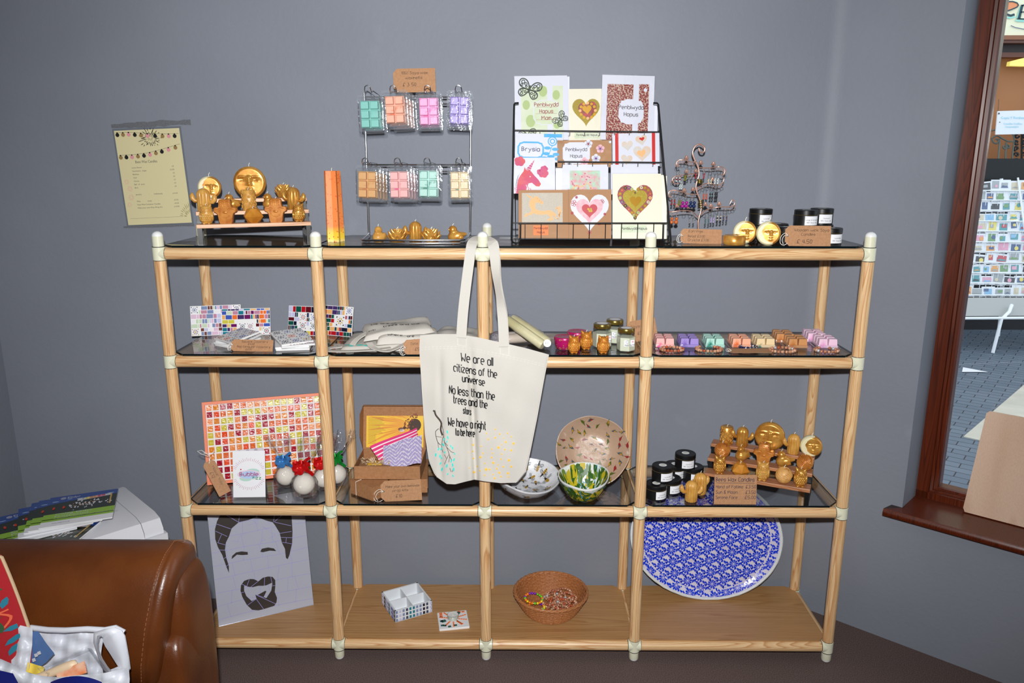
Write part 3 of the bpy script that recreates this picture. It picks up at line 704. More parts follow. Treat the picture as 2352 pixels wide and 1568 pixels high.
mb.line([(.01, .021), (.185, .021)], .0005, TV, 4, .0004)
burst(.016, .140, .003, .009, 12, 3, .0009); burst(.024, .117, .003, .010, 14, 3, .0009); burst(.024, .090, .004, .011, 16, 3, .0009); burst(.014, .066, .003, .009, 12, 3, .0009)
burst(.211, .017, .012, .022, 8, 5, .0014, 1.3, pi*.52, pi*1.02, .1); burst(.211, .017, .024, .036, 8, 5, .0016, 1.3, pi*.52, pi*1.02, .1)
mb.build('sheet', [M('cream_print_paper', (222, 212, 166), .45, coat=.3), BLACK, OLIVE, PINKI, GREY, M('olive_print', (120, 106, 44), .6)], t)
mb = MB(); mb.box((w/2, .0012, h/2), (w+.012, .0006, h+.012)); mb.build('laminate', glass_mat('laminate_film', (.93, .94, .94), 1.45, .25), t, smooth=0)
for nm, x0, x1, y0, y1, lab in (('tape_strip', 256, 438, 291, 281, 'strip of old grey tape residue on the wall above the poster'), ('tape_mark', 284, 446, 522, 517, 'faint grey tape residue under the bottom edge of the poster')):
    P, u, v, w, _ = sheet_frame(at(x0, y0, YW-.0012), at(x1, y1, YW-.0012), at(x0, y0-50, YW-.0012)); mb = MB()
    hh_ = .014 if nm == 'tape_strip' else .006; rr = random.Random(2)
    top = [(w*k/24, hh_*(.5+.4*rr.random()*min(1, k/8))) for k in range(25)]; bot = [(w*k/24, -hh_*(.3+.3*rr.random()*min(1, k/8))) for k in range(24, -1, -1)]
    mb.prism(top+bot, 0, .0006, R=Matrix.Rotation(radians(90), 3, 'X'))
    o = oriented(mb.build(nm, M(nm+'_film', (110, 113, 119), .6, var=(94, 97, 102), vscale=300), smooth=0), P, u, v); tag(o, lab, 'tape')
# ------------------------------------------------------------------ tall orange star candle
t = thing('star_pillar_candle', 'tall speckled orange star-shaped candle fading to yellow at its base', 'candle', stand(770, .12, zt))
mb = MB(); prof = [(.0285 if k % 2 == 0 else .0185, 2*pi*k/10-radians(126)) for k in range(10)]
Hc = (at(770, 388, .12)-at(770, 552, .12)).z
mb.loft([[V((r*s*cos(a+tw), r*s*sin(a+tw), z)) for r, a in prof] for z, s, tw in ((0, 1, .0), (Hc*.3, .97, .02), (Hc*.65, .93, .05), (Hc-.003, .88, .08))]+[[V((r*.8*cos(a+.08), r*.8*sin(a+.08), Hc-.0045)) for r, a in prof]], caps=True)
m = M('orange_speckled_wax', (244, 160, 100), .5); nt = m.node_tree; b = nt.nodes['Principled BSDF']
tc = nt.nodes.new('ShaderNodeTexCoord'); sx = nt.nodes.new('ShaderNodeSeparateXYZ'); nt.links.new(tc.outputs['Object'], sx.inputs[0])
mr = nt.nodes.new('ShaderNodeMapRange'); mr.inputs[2].default_value = Hc; nt.links.new(sx.outputs[2], mr.inputs[0])
r = nt.nodes.new('ShaderNodeValToRGB'); e = r.color_ramp.elements; e[0].position = .0; e[0].color = (*L((250, 226, 150)), 1); e[1].position = 1; e[1].color = (*L((238, 132, 66)), 1)
for p_, c_ in ((.05, (250, 214, 60)), (.13, (248, 200, 62)), (.22, (242, 142, 74)), (.6, (240, 140, 74))): q = e.new(p_); q.color = (*L(c_), 1)
nt.links.new(mr.outputs[0], r.inputs[0])
vo = nt.nodes.new('ShaderNodeTexVoronoi'); vo.inputs['Scale'].default_value = 150; vo.distance = 'CHEBYCHEV'; nt.links.new(tc.outputs['Object'], vo.inputs[0])
lt = nt.nodes.new('ShaderNodeMath'); lt.operation = 'LESS_THAN'; lt.inputs[1].default_value = .27; nt.links.new(vo.outputs['Distance'], lt.inputs[0])
gz = nt.nodes.new('ShaderNodeMath'); gz.operation = 'GREATER_THAN'; gz.inputs[1].default_value = .5; nt.links.new(vo.outputs['Color'], gz.inputs[0])
ml = nt.nodes.new('ShaderNodeMath'); ml.operation = 'MULTIPLY'; nt.links.new(lt.outputs[0], ml.inputs[0]); nt.links.new(gz.outputs[0], ml.inputs[1])
mx = nt.nodes.new('ShaderNodeMix'); mx.data_type = 'RGBA'; nt.links.new(ml.outputs[0], mx.inputs[0]); nt.links.new(r.outputs[0], mx.inputs[6]); mx.inputs[7].default_value = (*L((230, 100, 48)), 1); nt.links.new(mx.outputs[2], b.inputs['Base Color'])
mb.build('body', m, t, smooth=20); mb = MB(); wick(mb, 0, 0, Hc-.004, .01, .001); mb.build('wick', WICK, t)
# ------------------------------------------------------------------ kraft swing tags
def ktag(name, label, P, w, h, lines, rz=0, tilt=-8, roll=0, string=1, cham=.2, th=.0008, both=False, ink=None, cut='l', sk=1):
    t = thing(name, label, 'price tag', P, rot=(radians(tilt), radians(roll), rz)); mb = MB(); c = h*cham
    o = [(0, h-c), (0, c), (c, 0), (w, 0), (w, h), (c, h)] if cut == 'l' else [(0, 0), (w, 0), (w, h), (0, h)]
    mb.prism([(x-w/2, z) for x, z in o], -th, 0, R=Matrix.Rotation(radians(90), 3, 'X'))
    T = lambda u, v, off: V((u-w/2, -off, v))
    for s, u, v, hh, *ft in lines: mb.hand(s, u, v, hh, T, 1, .0005, slant=.08, seed=3, wob=.1, w=hh*.115, sx=ft[0]/(stroke_text(s)[1]*hh/6) if ft else 1)
    if string: mb.disc(h*.13, h*.5, h*.045, T, 2, .0004)
    mb.build('card', [KRAFT, ink or INK, DARKGAP], t, smooth=0)
    if string:
        s = MB(); x = -w/2+h*.13; k = h*.16*sk
        s.tube(smoothp([V(q) for q in ((x, .003, h*.5), (x, -.002, h*.5), (x-k, -.004, h*.62), (x-k*2.2, -.004, h*.45), (x-k*2.4, -.003, h*.15), (x-k*1.4, -.004, h*.03), (x-k*.3, -.006, h*.12))]), .0008, 6)
        s.tube(smoothp([V(q) for q in ((x, -.002, h*.5), (x-k*1.2, -.006, h*.5), (x-k*1.9, -.006, h*.3), (x-k*1.5, -.004, h*.08))]), .0008, 6)
        s.build('string', STRING, t)
    return t
# ------------------------------------------------------------------ wax melt packs
def wax_mat(n, c, sp, lo=.58, hi=.66, sc=38):
    m = M(n, c, .38, var=sp, vscale=sc); r = [x for x in m.node_tree.nodes if x.type == 'VALTORGB'][0]; r.color_ramp.elements[0].position = lo; r.color_ramp.elements[1].position = hi; return m
WM = {'teal': wax_mat('teal_wax', (126, 204, 190), (112, 192, 178)), 'peach': wax_mat('peach_wax', (246, 178, 146), (232, 112, 48)), 'pink': wax_mat('pink_wax', (246, 166, 214), (240, 60, 170)),
      'purple': wax_mat('purple_wax', (162, 140, 214), (128, 100, 190)), 'gold': wax_mat('golden_wax', (226, 168, 96), (214, 140, 52)), 'rose': wax_mat('rose_wax', (246, 184, 180), (246, 70, 150), .62, .7),
      'mint': wax_mat('mint_wax', (180, 226, 212), (20, 140, 118), .58, .66), 'cream': wax_mat('cream_wax', (238, 212, 166), (40, 116, 96), .64, .72), 'caramel': wax_mat('caramel_wax', (206, 146, 92), (190, 116, 56)), 'lilac': wax_mat('pale_pink_wax', (242, 206, 228), (236, 170, 214))}
PW, PH, PD = .074, .104, .022
def pack(col, label, group, lie=False):         # upright, facing -y, centre of the wax at the origin
    t = thing('wax_melt_pack', label, 'wax melt pack', group=group); mb = MB(); w, h = .055, .076
    mb.rbox((0, .004, 0), (w, .008, h), .004) if 0 else mb.box((0, .006, 0), (w, .006, h))
    for i in range(2):
        for j in range(3):
            x = (i-.5)*w/2; z = (j-1)*h/3; a, b = w/4-.0012, h/6-.0012
            mb.loft([[V((x+sx*a*k, y, z+sz*b*k)) for sx, sz in ((-1, -1), (1, -1), (1, 1), (-1, 1))] for k, y in ((1, .003), (.9, -.0085), (.84, -.0098))], caps=True)
    mb.build('wax', WM[col], t, smooth=0, bevel=.0012)
    c = MB(); z0 = .004
    def rr_(w_, h_, y, r=.007, n=3):
        o = []
        for sx, sz, a0 in ((1, 1, 0), (-1, 1, 90), (-1, -1, 180), (1, -1, 270)):
            for k in range(n+1): a = radians(a0+90*k/n); o.append(V((sx*(w_/2-r)+r*cos(a), y, sz*(h_/2-r)+r*sin(a)+z0)))
        return o
    sh = [rr_(PW, PH, .0095), rr_(PW, PH, .0085), rr_(PW-.004, PH-.004, .008), rr_(PW-.0075, PH-.016, .0078)]
    if lie: c.loft(sh+[rr_(PW-.009, PH-.019, .003)]); c.loft(sh[:1]+[rr_(.001, .001, .0096, .0004)])
    else: c.loft(sh+[rr_(PW-.010, PH-.021, -.0105), rr_(PW-.013, PH-.024, -.0118)], caps=True)
    c.build('clamshell', PLASTIC, t, smooth=35); return t
def hang(t, P, roll=0, tilt=0, rz=0): t.location = P; t.rotation_euler = (radians(tilt), radians(roll), rz); return t
MG = 'wax melt packs on the wire stand'
hooks = []; YF = .10
def hooked(row, idx, col, px, py, n, roll, Y0=YF, dx=0):
    P = at(px, py, Y0); ordn = ['first', 'second', 'third', 'fourth'][idx]
    for k in range(n):
        lab = f'front clear pack of {col} wax melts, {row} row of the wire stand' if k == 0 else f'clear {col} wax melt pack, number {k+1} back on the {ordn} {row} hook'
        if k: lab = f'clear pack {["", "right behind the front", "third back behind the front", "rearmost behind the front"][k]} {col} wax melts, {row} wire row'
        hang(pack(col, lab, MG), P+V((dx*k+.0016*k*(1 if idx < 2 else -.3), .0235*k, -.003*k-.002*(k % 2))), roll+(-1)**k*1.2*(k > 0), 0)
    hooks.append((P, n))
for a in (('upper', 0, 'teal', 850, 263, 2, -1), ('upper', 1, 'peach', 907, 252, 4, -2), ('upper', 2, 'pink', 985, 256, 3, -1), ('upper', 3, 'purple', 1055, 254, 3, 2)): hooked(*a, dx=.004 if a[1] < 2 else 0)
for a in (('lower', 0, 'gold', 844, 424, 4, 2), ('lower', 1, 'rose', 917, 424, 4, 0), ('lower', 2, 'mint', 984, 422, 3, 1), ('lower', 3, 'cream', 1056, 425, 2, 0)): hooked(*a, dx=.004 if a[1] < 2 else 0)
st = thing('wire_display_stand', 'chrome wire stand with two rows of hooks on the top glass', 'display stand', (0, 0, 0))
FL_, FR_ = stand(830, .025, zt), stand(1066, .035, zt); BL, BR = stand(848, .225, zt), stand(1080, .235, zt); r_ = .0032
for k, dz in enumerate((.0035, .0125)):
    mb = MB(); ins = .004*k
    pts = [BL+V((0, 0, dz)), FL_+V((.0, .014, dz)), FL_+V((.004, .004, dz)), FL_+V((.014, 0, dz)), FR_+V((-.014, 0, dz)), FR_+V((-.004, .004, dz)), FR_+V((0, .014, dz)), BR+V((0, 0, dz))]
    mb.tube(pts, r_, 10); mb.build('base_rod', CHROME, st)
zu = hooks[0][0].z+.058; zl = hooks[4][0].z+.056
TL, TR = V((xat(836, .225, zu+.02), .225, zu+.01)), V((xat(1081, .235, zu+.02), .235, zu+.01))
for a, b in ((BL, TL), (BR, TR)):
    mb = MB(); mb.tube([a+V((0, 0, .003)), a+V((0, 0, .012)), a.lerp(b, .2)+V((0, -.0, 0)), a.lerp(b, .5), b], r_, 10); mb.build('upright', CHROME, st)
for z in (zu, zl):
    for q in (0, -.020):
        mb = MB(); f = (z+q-zt)/(TL.z-zt); mb.tube([BL.lerp(TL, f), BR.lerp(TR, f)], .0024, 8); mb.build('crossbar', CHROME, st)
for (P, n) in hooks:
    zb_ = zu if P.z > 1.6 else zl; zt_ = P.z+.056-.006; mb = MB(); yb = .228
    for s in (-1, 1):
        mb.tube([(P.x+s*.008, yb, zb_-.02), (P.x+s*.008, yb-.004, zb_+.004), (P.x+s*.009, P.y+.01, zb_+.008), (P.x+s*.009, P.y-.012, zb_+.002), (P.x+s*.009, P.y-.021, zb_+.009), (P.x+s*.007, P.y-.024, zb_+.017), (P.x, P.y-.024, zb_+.021)], .0014, 6)
    mb.build('hook', CHROME, st)
P = at(953, 212, .2); ktag('price_tag', 'kraft price tag for wax melts behind the top of the wire stand', P, .126, .068, [('100% Soya wax', .024, .052, .0075), ('waxmelts', .036, .038, .0075), ('£ 3 50', .028, .018, .009)], tilt=0, roll=-1, cham=.18, string=0)
for kit, px, Y, rz, sc, lab in ((BIRDY, 871, .06, 1.3, .98, 'plain yellow bird candle at left of the wire stand base'), (LOTUS, 913, .055, 0, 1.25, 'golden lotus candle left of the cactus on the wire stand base'),
    (CACG, 955, .075, .1, 1.0, 'golden cactus candle standing between the two lotuses'), (LOTUS, 991, .06, .2, 1.25, 'golden lotus candle right of the cactus on the wire stand base'), (BIRDG, 1046, .07, .15, 1.0, 'golden bird candle at right of the wire stand base')):
    kit.put(stand(px, Y, zt), rz, lab, 'candles on the wire stand base', sc)
# ------------------------------------------------------------------ greeting cards in the black wire rack
IVORY = M('ivory_card', (240, 236, 214), .5); CARDW = M('white_card', (222, 225, 238), .45); OLGOLD = M('olive_gold_foil', (180, 160, 54), .35, .3, var=(160, 138, 40), vscale=300)
GOLDF = M('gold_foil', (232, 178, 66), .22, .7); MAROON = M('maroon_damask', (134, 44, 44), .55, var=(200, 172, 154), vscale=210, detail=1); DKRED = M('dark_red_print', (150, 28, 44), .5)
r_ = [x for x in MAROON.node_tree.nodes if x.type == 'VALTORGB'][0]; r_.color_ramp.elements[0].position = .5; r_.color_ramp.elements[1].position = .54
SAGE = M('sage_print', (208, 222, 186), .55, var=(222, 230, 206), vscale=25); SAGE2 = M('sage_leaf_print', (178, 200, 134), .55); SKYB = M('sky_blue_print', (74, 178, 232), .5); NAVY = M('navy_print', (34, 44, 90), .5)
REDR = M('red_ribbon', (206, 34, 28), .4); PEACHP = M('peach_print', (246, 188, 130), .6); STONE = M('stone_print', (206, 198, 182), .6, var=(190, 182, 166), vscale=400)
ROSEP = M('rose_print', (242, 200, 208), .55, var=(232, 170, 182), vscale=90); CRIMS = M('crimson_print', (196, 54, 66), .45); MAGN = M('magenta_print', (200, 66, 130), .5, var=(224, 86, 70), vscale=20); PURP = M('purple_print', (110, 50, 150), .5)
MINTP = M('mint_floral_print', (176, 224, 194), .55, var=(226, 160, 170), vscale=70); BUTTONS = M('mixed_button_print', (104, 82, 60), .4, var=(196, 70, 80), vscale=110); ORNG = M('orange_sticker', (246, 120, 30), .5); SILV = M('silver_print', (212, 210, 204), .45, var=(226, 196, 170), vscale=30)
BROWNK = M('brown_card', (180, 134, 94), .65); LACE = M('dark_green_lace', (44, 62, 50), .5); GREYT = M('dark_grey_type', (70, 66, 72), .6); PLUM = M('plum_type', (110, 40, 70), .6)
CM = [CARDW, IVORY, BROWNK, BLACK, GREYT, PLUM, OLGOLD, GOLDF, MAROON, DKRED, SAGE, SAGE2, SKYB, NAVY, REDR, PEACHP, STONE, ROSEP, CRIMS, MAGN, PURP, MINTP, BUTTONS, ORNG, SILV, LACE, PINKI]
CI = {n: i for i, n in enumerate('white ivory brown black grey plum olive gold maroon red sage sage2 sky navy ribbon peach stone rose crimson magenta purple mint buttons orange silver lace pink'.split())}
def heart(cx, cy, s, sq=1, rot=0):
    o = []
    for k in range(36):
        a = 2*pi*k/36; x = 16*sin(a)**3/17; y = (13*cos(a)-5*cos(2*a)-2*cos(3*a)-cos(4*a))/17+.1
        o.append((cx+s*(x*cos(rot)-y*sin(rot)), cy+s*sq*(x*sin(rot)+y*cos(rot))))
    return o
def fancy(cx, cy, w, h, k=.12):   # label plate with nipped corners
    o = []; r = min(w, h)*k
    for sx, sy in ((1, 1), (-1, 1), (-1, -1), (1, -1)):
        q = [(cx+sx*(w/2), cy+sy*(h/2-2*r)), (cx+sx*(w/2-.6*r), cy+sy*(h/2-1.2*r)), (cx+sx*(w/2-.9*r), cy+sy*(h/2-.3*r)), (cx+sx*(w/2-1.8*r), cy+sy*(h/2-.2*r)), (cx+sx*(w/2-2.8*r), cy+sy*(h/2+.3*r))]
        o += q if sx*sy > 0 else q[::-1]
    return o
def flower(mb, T, x, y, r, mi, mc, off=.0006):
    for k in range(5): a = 2*pi*k/5+.3; mb.disc(x+r*.6*cos(a), y+r*.6*sin(a), r*.48, T, mi, off, 10)
    for k in range(5): a = 2*pi*k/5+.3; mb.poly([(x+.12*r*cos(a+1.57), y+.12*r*sin(a+1.57)), (x+.62*r*cos(a), y+.62*r*sin(a)), (x-.12*r*cos(a+1.57), y-.12*r*sin(a+1.57))], T, mc, off+.0002)
def butterfly(mb, T, x, y, s, rot, mi):
    c, n = cos(rot), sin(rot)
    for sx in (-1, 1):
        F = lambda q: [(x+s*(sx*a*c-b*n), y+s*(sx*a*n+b*c)) for a, b in q]
        for W_ in ([(.02, 0), (.2, .5), (.55, .82), (.95, .8), (1.1, .5), (.95, .15), (.5, .0)], [(.05, -.05), (.5, -.05), (.85, -.2), (.9, -.55), (.6, -.8), (.3, -.62), (.1, -.3)]): mb.line(F([(p.x, p.y) for p in smoothp([V((a, b, 0)) for a, b in W_+W_[:1]], 4)]), s*.11, T, mi, .0007)
        for a, b, r in ((.75, .55, .16), (.45, .42, .12), (.8, .25, .1), (.35, .2, .09), (.65, -.25, .12), (.6, -.55, .12), (.32, -.3, .1)): mb.line(F([(a+r*cos(k*.785), b+r*sin(k*.785)) for k in range(9)]), s*.085, T, mi, .0007)
    mb.line([(x+s*.35*n, y-s*.35*c), (x-s*.4*n, y+s*.4*c)], s*.12, T, mi, .0008)
UNI = [(0, 0), (.06, .07), (.12, .05), (.16, .14), (.10, .2), (.2, .34), (.3, .4), (.46, .38), (.6, .4), (.68, .46), (.7, .6), (.66, .72), (.56, .7), (.53, .75), (.62, .8), (.66, .93), (.7, 1.0), (.75, .9), (.82, .86), (.86, .74), (.85, .55), (.80, .42), (.86, .3), (.96, .26), (1.0, .16), (.93, .12), (.93, .2), (.82, .22), (.74, .28), (.66, .24), (.5, .22), (.4, .24), (.33, .2), (.27, .08), (.36, .04), (.35, -.02), (.2, .0), (.2, .1), (.24, .2), (.12, .12)]
SLEEVE = glass_mat('card_sleeve', (.975, .975, .98), 1.5, .08, bump=.35, bscale=22)
CARDG = 'greeting cards in the black wire rack'
ROWY = {1: .19, 2: .145, 3: .105, 4: .06}
def card(label, px0, px1, pt, pb, row, base, paint=None, roll=0, dy=0, sleeve=True, lean=.22, name='greeting_card'):
    Y = ROWY[row]+dy; xc = (px0+px1)/2; B = at(xc, pb, Y); Tp = at(xc, pt, Y); hh = (Tp.z-B.z)*1.02; Tp = at(xc, pt, Y+lean*hh); v = (Tp-B); h = v.length; v.normalize()
    w = (px1-px0)*mpp(Y+lean*hh/2, (B.z+Tp.z)/2, B.x); u = V((1, 0, 0)); u = Matrix.Rotation(radians(roll), 3, u.cross(v)) @ u; v = Matrix.Rotation(radians(roll), 3, u.cross(v)) @ v
    t = oriented(thing(name, label, 'greeting card', group=CARDG), B-u*w/2, u, v)
    mb = MB(); mb.box((w/2, .001, h/2), (w, .002, h), mi=CI[base]); T = TV
    if paint: paint(mb, T, w, h)
    mb.build('card', CM, t, smooth=0)
    if sleeve:
        s = MB(); s.grid(lambda a, b: ((a-.5)*(w+.006)+w/2, -.0022-.0012*sin(a*9+b*5)*sin(b*pi), b*(h+.004)-.001), 10, 12); s.build('sleeve', SLEEVE, t, smooth=180)
    return t
def hap(mb, T, cx, y, h, lines, mi, gap=1.75, al='c'):
    for k, s in enumerate(lines): mb.hand(s, cx, y-k*h*gap, h, T, mi, .0008, al, w=h*.14, sx=.82)
def p_mam(mb, T, w, h):
    mb.rect(w*.12, 0, w*.62, h*.83, T, CI['sage'], .0003); mb.rect(w*.72, 0, w*.92, h*.84, T, CI['sage'], .0003)
    for x, y, r in ((.54, .76, .08), (.79, .70, .07), (.3, .3, .09), (.8, .25, .07), (.22, .55, .07)): mb.disc(w*x, h*y, w*r, T, CI['sage2'], .0004, 18, w*r*1.3)
    mb.poly(fancy(w*.6, h*.43, w*.5, h*.36), T, CI['white'], .0006); mb.poly(fancy(w*.6, h*.43, w*.47, h*.34), T, CI['sage'], .0007)
    hap(mb, T, w*.6, h*.525, w*.072, ['Penblwydd', 'Hapus', 'Mam'], CI['red'], 1.75)
    for y in (.512, .412, .317): mb.line([(w*.4, h*y), (w*.8, h*y)], .0006, T, CI['red'], .0008)
    butterfly(mb, T, w*.28, h*.79, w*.2, -.3, CI['lace']); butterfly(mb, T, w*.87, h*.32, w*.13, .8, CI['lace']); butterfly(mb, T, w*.25, h*.06, w*.15, .2, CI['lace'])
def p_heartg(mb, T, w, h):
    mb.poly(heart(w*.52, h*.55, w*.44, 1.12), T, CI['olive']); mb.poly(heart(w*.57, h*.57, w*.3, 1.1, .12), T, CI['buttons'], .0006); mb.poly(heart(w*.55, h*.59, w*.15, 1.1, .1), T, CI['gold'], .0012)
    rr = random.Random(4)
    for k in range(12): a = 2*pi*k/12; mb.disc(w*.57+w*.23*cos(a), h*.575+w*.23*sin(a), w*.045, T, CI['gold' if k % 3 else 'peach'], .0008, 10)
    mb.rect(w*.16, h*.03, w*.92, h*.16, T, CI['sage'], .0004); hap(mb, T, w*.54, h*.085, w*.06, ['Penblwydd Hapus'], CI['black'])
def p_dam(mb, T, w, h):
    mb.rect(w*.1, 0, w*.6, h*.86, T, CI['maroon']); mb.rect(w*.71, 0, w*.9, h*.87, T, CI['maroon'])
    mb.poly(fancy(w*.57, h*.44, w*.48, h*.36), T, CI['white'], .0006); hap(mb, T, w*.57, h*.48, w*.075, ['Penblwydd', 'Hapus'], CI['grey'], 1.8); mb.disc(w*.83, h*.78, w*.035, T, CI['white'], .0006)
def p_brysia(mb, T, w, h):
    mb.line(fancy(w*.33, h*.42, w*.52, h*.5, .13), w*.035, T, CI['sky'], .0005, True); mb.hand('Brysia', w*.33, h*.38, w*.085, T, CI['navy'], .0006, 'c', w=w*.012)
    mb.rect(w*.6, h*.88, w*.98, h, T, CI['sky']); rr = random.Random(7)
    for k in range(4): mb.disc(w*.78, h*.74, w*(.1-.022*k), T, CI['sky' if k % 2 == 0 else 'white'], .0005+.0002*k, 14)
    mb.line([(w*.78, h*.6), (w*.74, h*.4), (w*.66, h*.1)], w*.014, T, CI['sky'], .0005)
    for x, y in ((.68, .5), (.84, .46), (.66, .3), (.86, .28), (.76, .2), (.9, .12), (.62, .14)): mb.poly([(w*(x+.06*cos(a)*1.2), h*y+w*.035*sin(a)) for a in [k*pi/5 for k in range(10)]], T, CI['sky'], .0006)
def p_unip(mb, T, w, h):
    for cx, cy, s in ((.15, .9, .13), (.72, .56, .12), (.74, .68, .09), (.64, .6, .08), (.12, .12, .1), (.2, .02, .09)):
        for k in range(5): mb.disc(w*cx+w*s*.5*cos(k*1.3), h*cy+w*s*.4*sin(k*1.3), w*s*.55, T, CI['magenta'], .0003+.00002*k, 12)
    head = [(.04, .0), (.06, .3), (.16, .5), (.24, .62), (.27, .74), (.3, .66), (.42, .62), (.5, .5), (.6, .38), (.66, .26), (.62, .19), (.54, .2), (.44, .3), (.36, .28), (.3, .1), (.3, 0)]
    mb.poly([(w*a, h*b) for a, b in head], T, CI['magenta'], .0006); mb.poly([(w*.3, h*.68), (w*.51, h*.94), (w*.4, h*.62)], T, CI['magenta'], .0007)
    for k in range(4): mb.line([(w*(.31+.045*k), h*(.70+.055*k)), (w*(.41+.02*k), h*(.665+.06*k))], w*.012, T, CI['white'], .0009)
    for k in range(7): mb.line([(w*(.2-.02*k), h*(.66-.04*k)), (w*(.1-.01*k), h*(.55-.06*k)), (w*(.1-.008*k), h*(.38-.06*k)), (w*(.04+.005*k), h*(.26-.04*k))], w*.012, T, CI['white'], .0009)
    for k in range(5): mb.line([(w*(.32+.02*k), h*.0), (w*(.34+.025*k), h*(.14-.01*k)), (w*(.3+.03*k), h*(.24-.03*k))], w*.014, T, CI['magenta' if k % 2 else 'white'], .0007)
    mb.disc(w*.4, h*.47, w*.015, T, CI['white'], .0009)
def p_brownfl(mb, T, w, h):
    mb.poly(fancy(w*.35, h*.52, w*.5, h*.76), T, CI['white'], .0006); hap(mb, T, w*.35, h*.6, w*.062, ['Penblwydd', 'Hapus'], CI['grey'], 1.9)
    for x, y, r, c, d in ((.57, .86, .075, 'white', 'red'), (.79, .68, .075, 'rose', 'purple'), (.71, .32, .08, 'white', 'purple'), (.5, .2, .08, 'rose', 'red'), (.22, .12, .08, 'white', 'grey')): flower(mb, T, w*x, h*y, w*r, CI[c], CI[d], .0008)
    mb.disc(w*.97, h*.93, w*.022, T, CI['white'], .0006)
def p_ribbon(mb, T, w, h):
    mb.rect(w*.06, 0, w*.13, h, T, CI['ribbon'], .0005); mb.rect(w*.84, 0, w*.91, h, T, CI['ribbon'], .0005)
    for x, y, s, c, r in ((.32, .62, .13, 'silver', .1), (.62, .78, .13, 'silver', .2), (.63, .38, .2, 'silver', 0), (.3, .2, .13, 'silver', -.1)): mb.poly(heart(w*x, h*y, w*s, 1, r), T, CI[c], .0006)
    mb.poly(heart(w*.62, h*.38, w*.1, 1, .2), T, CI['peach'], .0009); mb.poly(heart(w*.63, h*.82, w*.06, .8, .2), T, CI['ribbon'], .0009)
def p_mint(mb, T, w, h):
    mb.rect(w*.16, 0, w*.82, h*.8, T, CI['mint']); rr = random.Random(9)
    for k in range(16): flower(mb, T, w*rr.uniform(.2, .78), h*rr.uniform(.1, .75), w*.035, CI['rose'], CI['crimson'], .0005)
    mb.line([(w*.2, h*.1), (w*.3, h*.3), (w*.42, h*.25), (w*.55, h*.4), (w*.66, h*.15)], w*.02, T, CI['peach'], .0007); mb.line([(w*(.3+.09*cos(k*.4)), h*.15+w*.09*sin(k*.4)) for k in range(17)], w*.015, T, CI['peach'], .0007)
def p_kuni(mb, T, w, h):
    mb.rect(w*.07, h*.3, w*.89, h*.94, T, CI['stone']); mb.poly([(w*(.84-.72*p.x), h*(.38+.5*p.y)) for p in smoothp([V((a, b, 0)) for a, b in UNI+UNI[:1]], 3)[:-1]], T, CI['peach'], .0006)
    mb.poly([(w*.29, h*.85), (w*.13, h*.92), (w*.25, h*.82)], T, CI['peach'], .0007)
    for k in range(3): mb.line([(w*(.74+.02*k), h*.62), (w*(.84-.02*k), h*(.66-.03*k)), (w*(.86-.02*k), h*(.56-.04*k)), (w*(.8+.02*k), h*(.46-.02*k))], w*.022, T, CI['peach'], .0007)
    for k in range(4): mb.disc(w*(.37+.035*k), h*(.84-.035*k), w*.03, T, CI['peach'], .00065)
    mb.rect(w*.3, h*.07, w*.6, h*.27, T, CI['orange'], .0006); hap(mb, T, w*.45, h*.195, w*.043, ['Penblwydd', 'Hapus'], CI['black'], 1.9)
def p_kheart(mb, T, w, h):
    mb.poly(heart(w*.5, h*.53, w*.47, 1.1), T, CI['white'], .0005); mb.poly(heart(w*.5, h*.56, w*.33, 1.05), T, CI['rose'], .0008); mb.poly(heart(w*.5, h*.565, w*.19, 1.0), T, CI['crimson'], .0012)
    for x, y, r in ((.14, .72, .075), (.78, .75, .06), (.2, .84, .03), (.1, .52, .035), (.5, .13, .045), (.85, .5, .03), (.72, .3, .03)):
        for k in range(5): a = k*2*pi/5; mb.line([(w*x+w*r*(.55*cos(a)+.4*cos(b)), h*y+w*r*(.55*sin(a)+.4*sin(b))) for b in [q*.9 for q in range(8)]], w*.012, T, CI['crimson'], .0007)
    for x, y in ((.47, .6), (.53, .6), (.5, .56), (.54, .56)): mb.disc(w*x, h*y, w*.025, T, CI['olive'], .0016)
def p_bigheart(mb, T, w, h):
    cx, cy = w*.465, h*.57; mb.poly(heart(cx, cy, w*.39, 1.12), T, CI['buttons'], .0005); mb.poly(heart(cx, cy+h*.005, w*.27, 1.1), T, CI['olive'], .0010); mb.poly(heart(cx+w*.01, cy, w*.125, 1.1), T, CI['gold'], .0016)
    for k in range(30):
        a = 2*pi*k/30; x, y = 16*sin(a)**3/17, (13*cos(a)-5*cos(2*a)-2*cos(3*a)-cos(4*a))/17+.1
        for q, c in ((.033, ['black', 'purple', 'sage2', 'gold', 'crimson'][k % 5] if x < .2 else ['gold', 'gold', 'crimson', 'peach', 'silver'][k % 5]), (.015, 'olive')): mb.disc(cx+w*.335*x, cy+w*.37*y, w*q, T, CI[c], .0008+.0006*(q < .02), 10)
    mb.rect(w*.16, h*.1, w*.7, h*.215, T, CI['sage'], .0004); hap(mb, T, w*.45, h*.145, w*.05, ['Penblwydd Hapus'], CI['black'])
card('white birthday card with black lace butterflies and green leaf panels, top tier', 1183, 1304, 174, 322, 1, 'white', p_mam, .8)
card('plain white envelope behind the butterfly card in the top tier', 1186, 1308, 176, 322, 1, 'white', None, .2, .01, False)
card('ivory card with an olive-gold heart between the two tall top-tier cards', 1307, 1383, 204, 322, 1, 'ivory', p_heartg, .6, .006)
card('tall white birthday card with maroon damask panels, right of the top tier', 1379, 1499, 173, 322, 1, 'white', p_dam, -1.6, -.004)
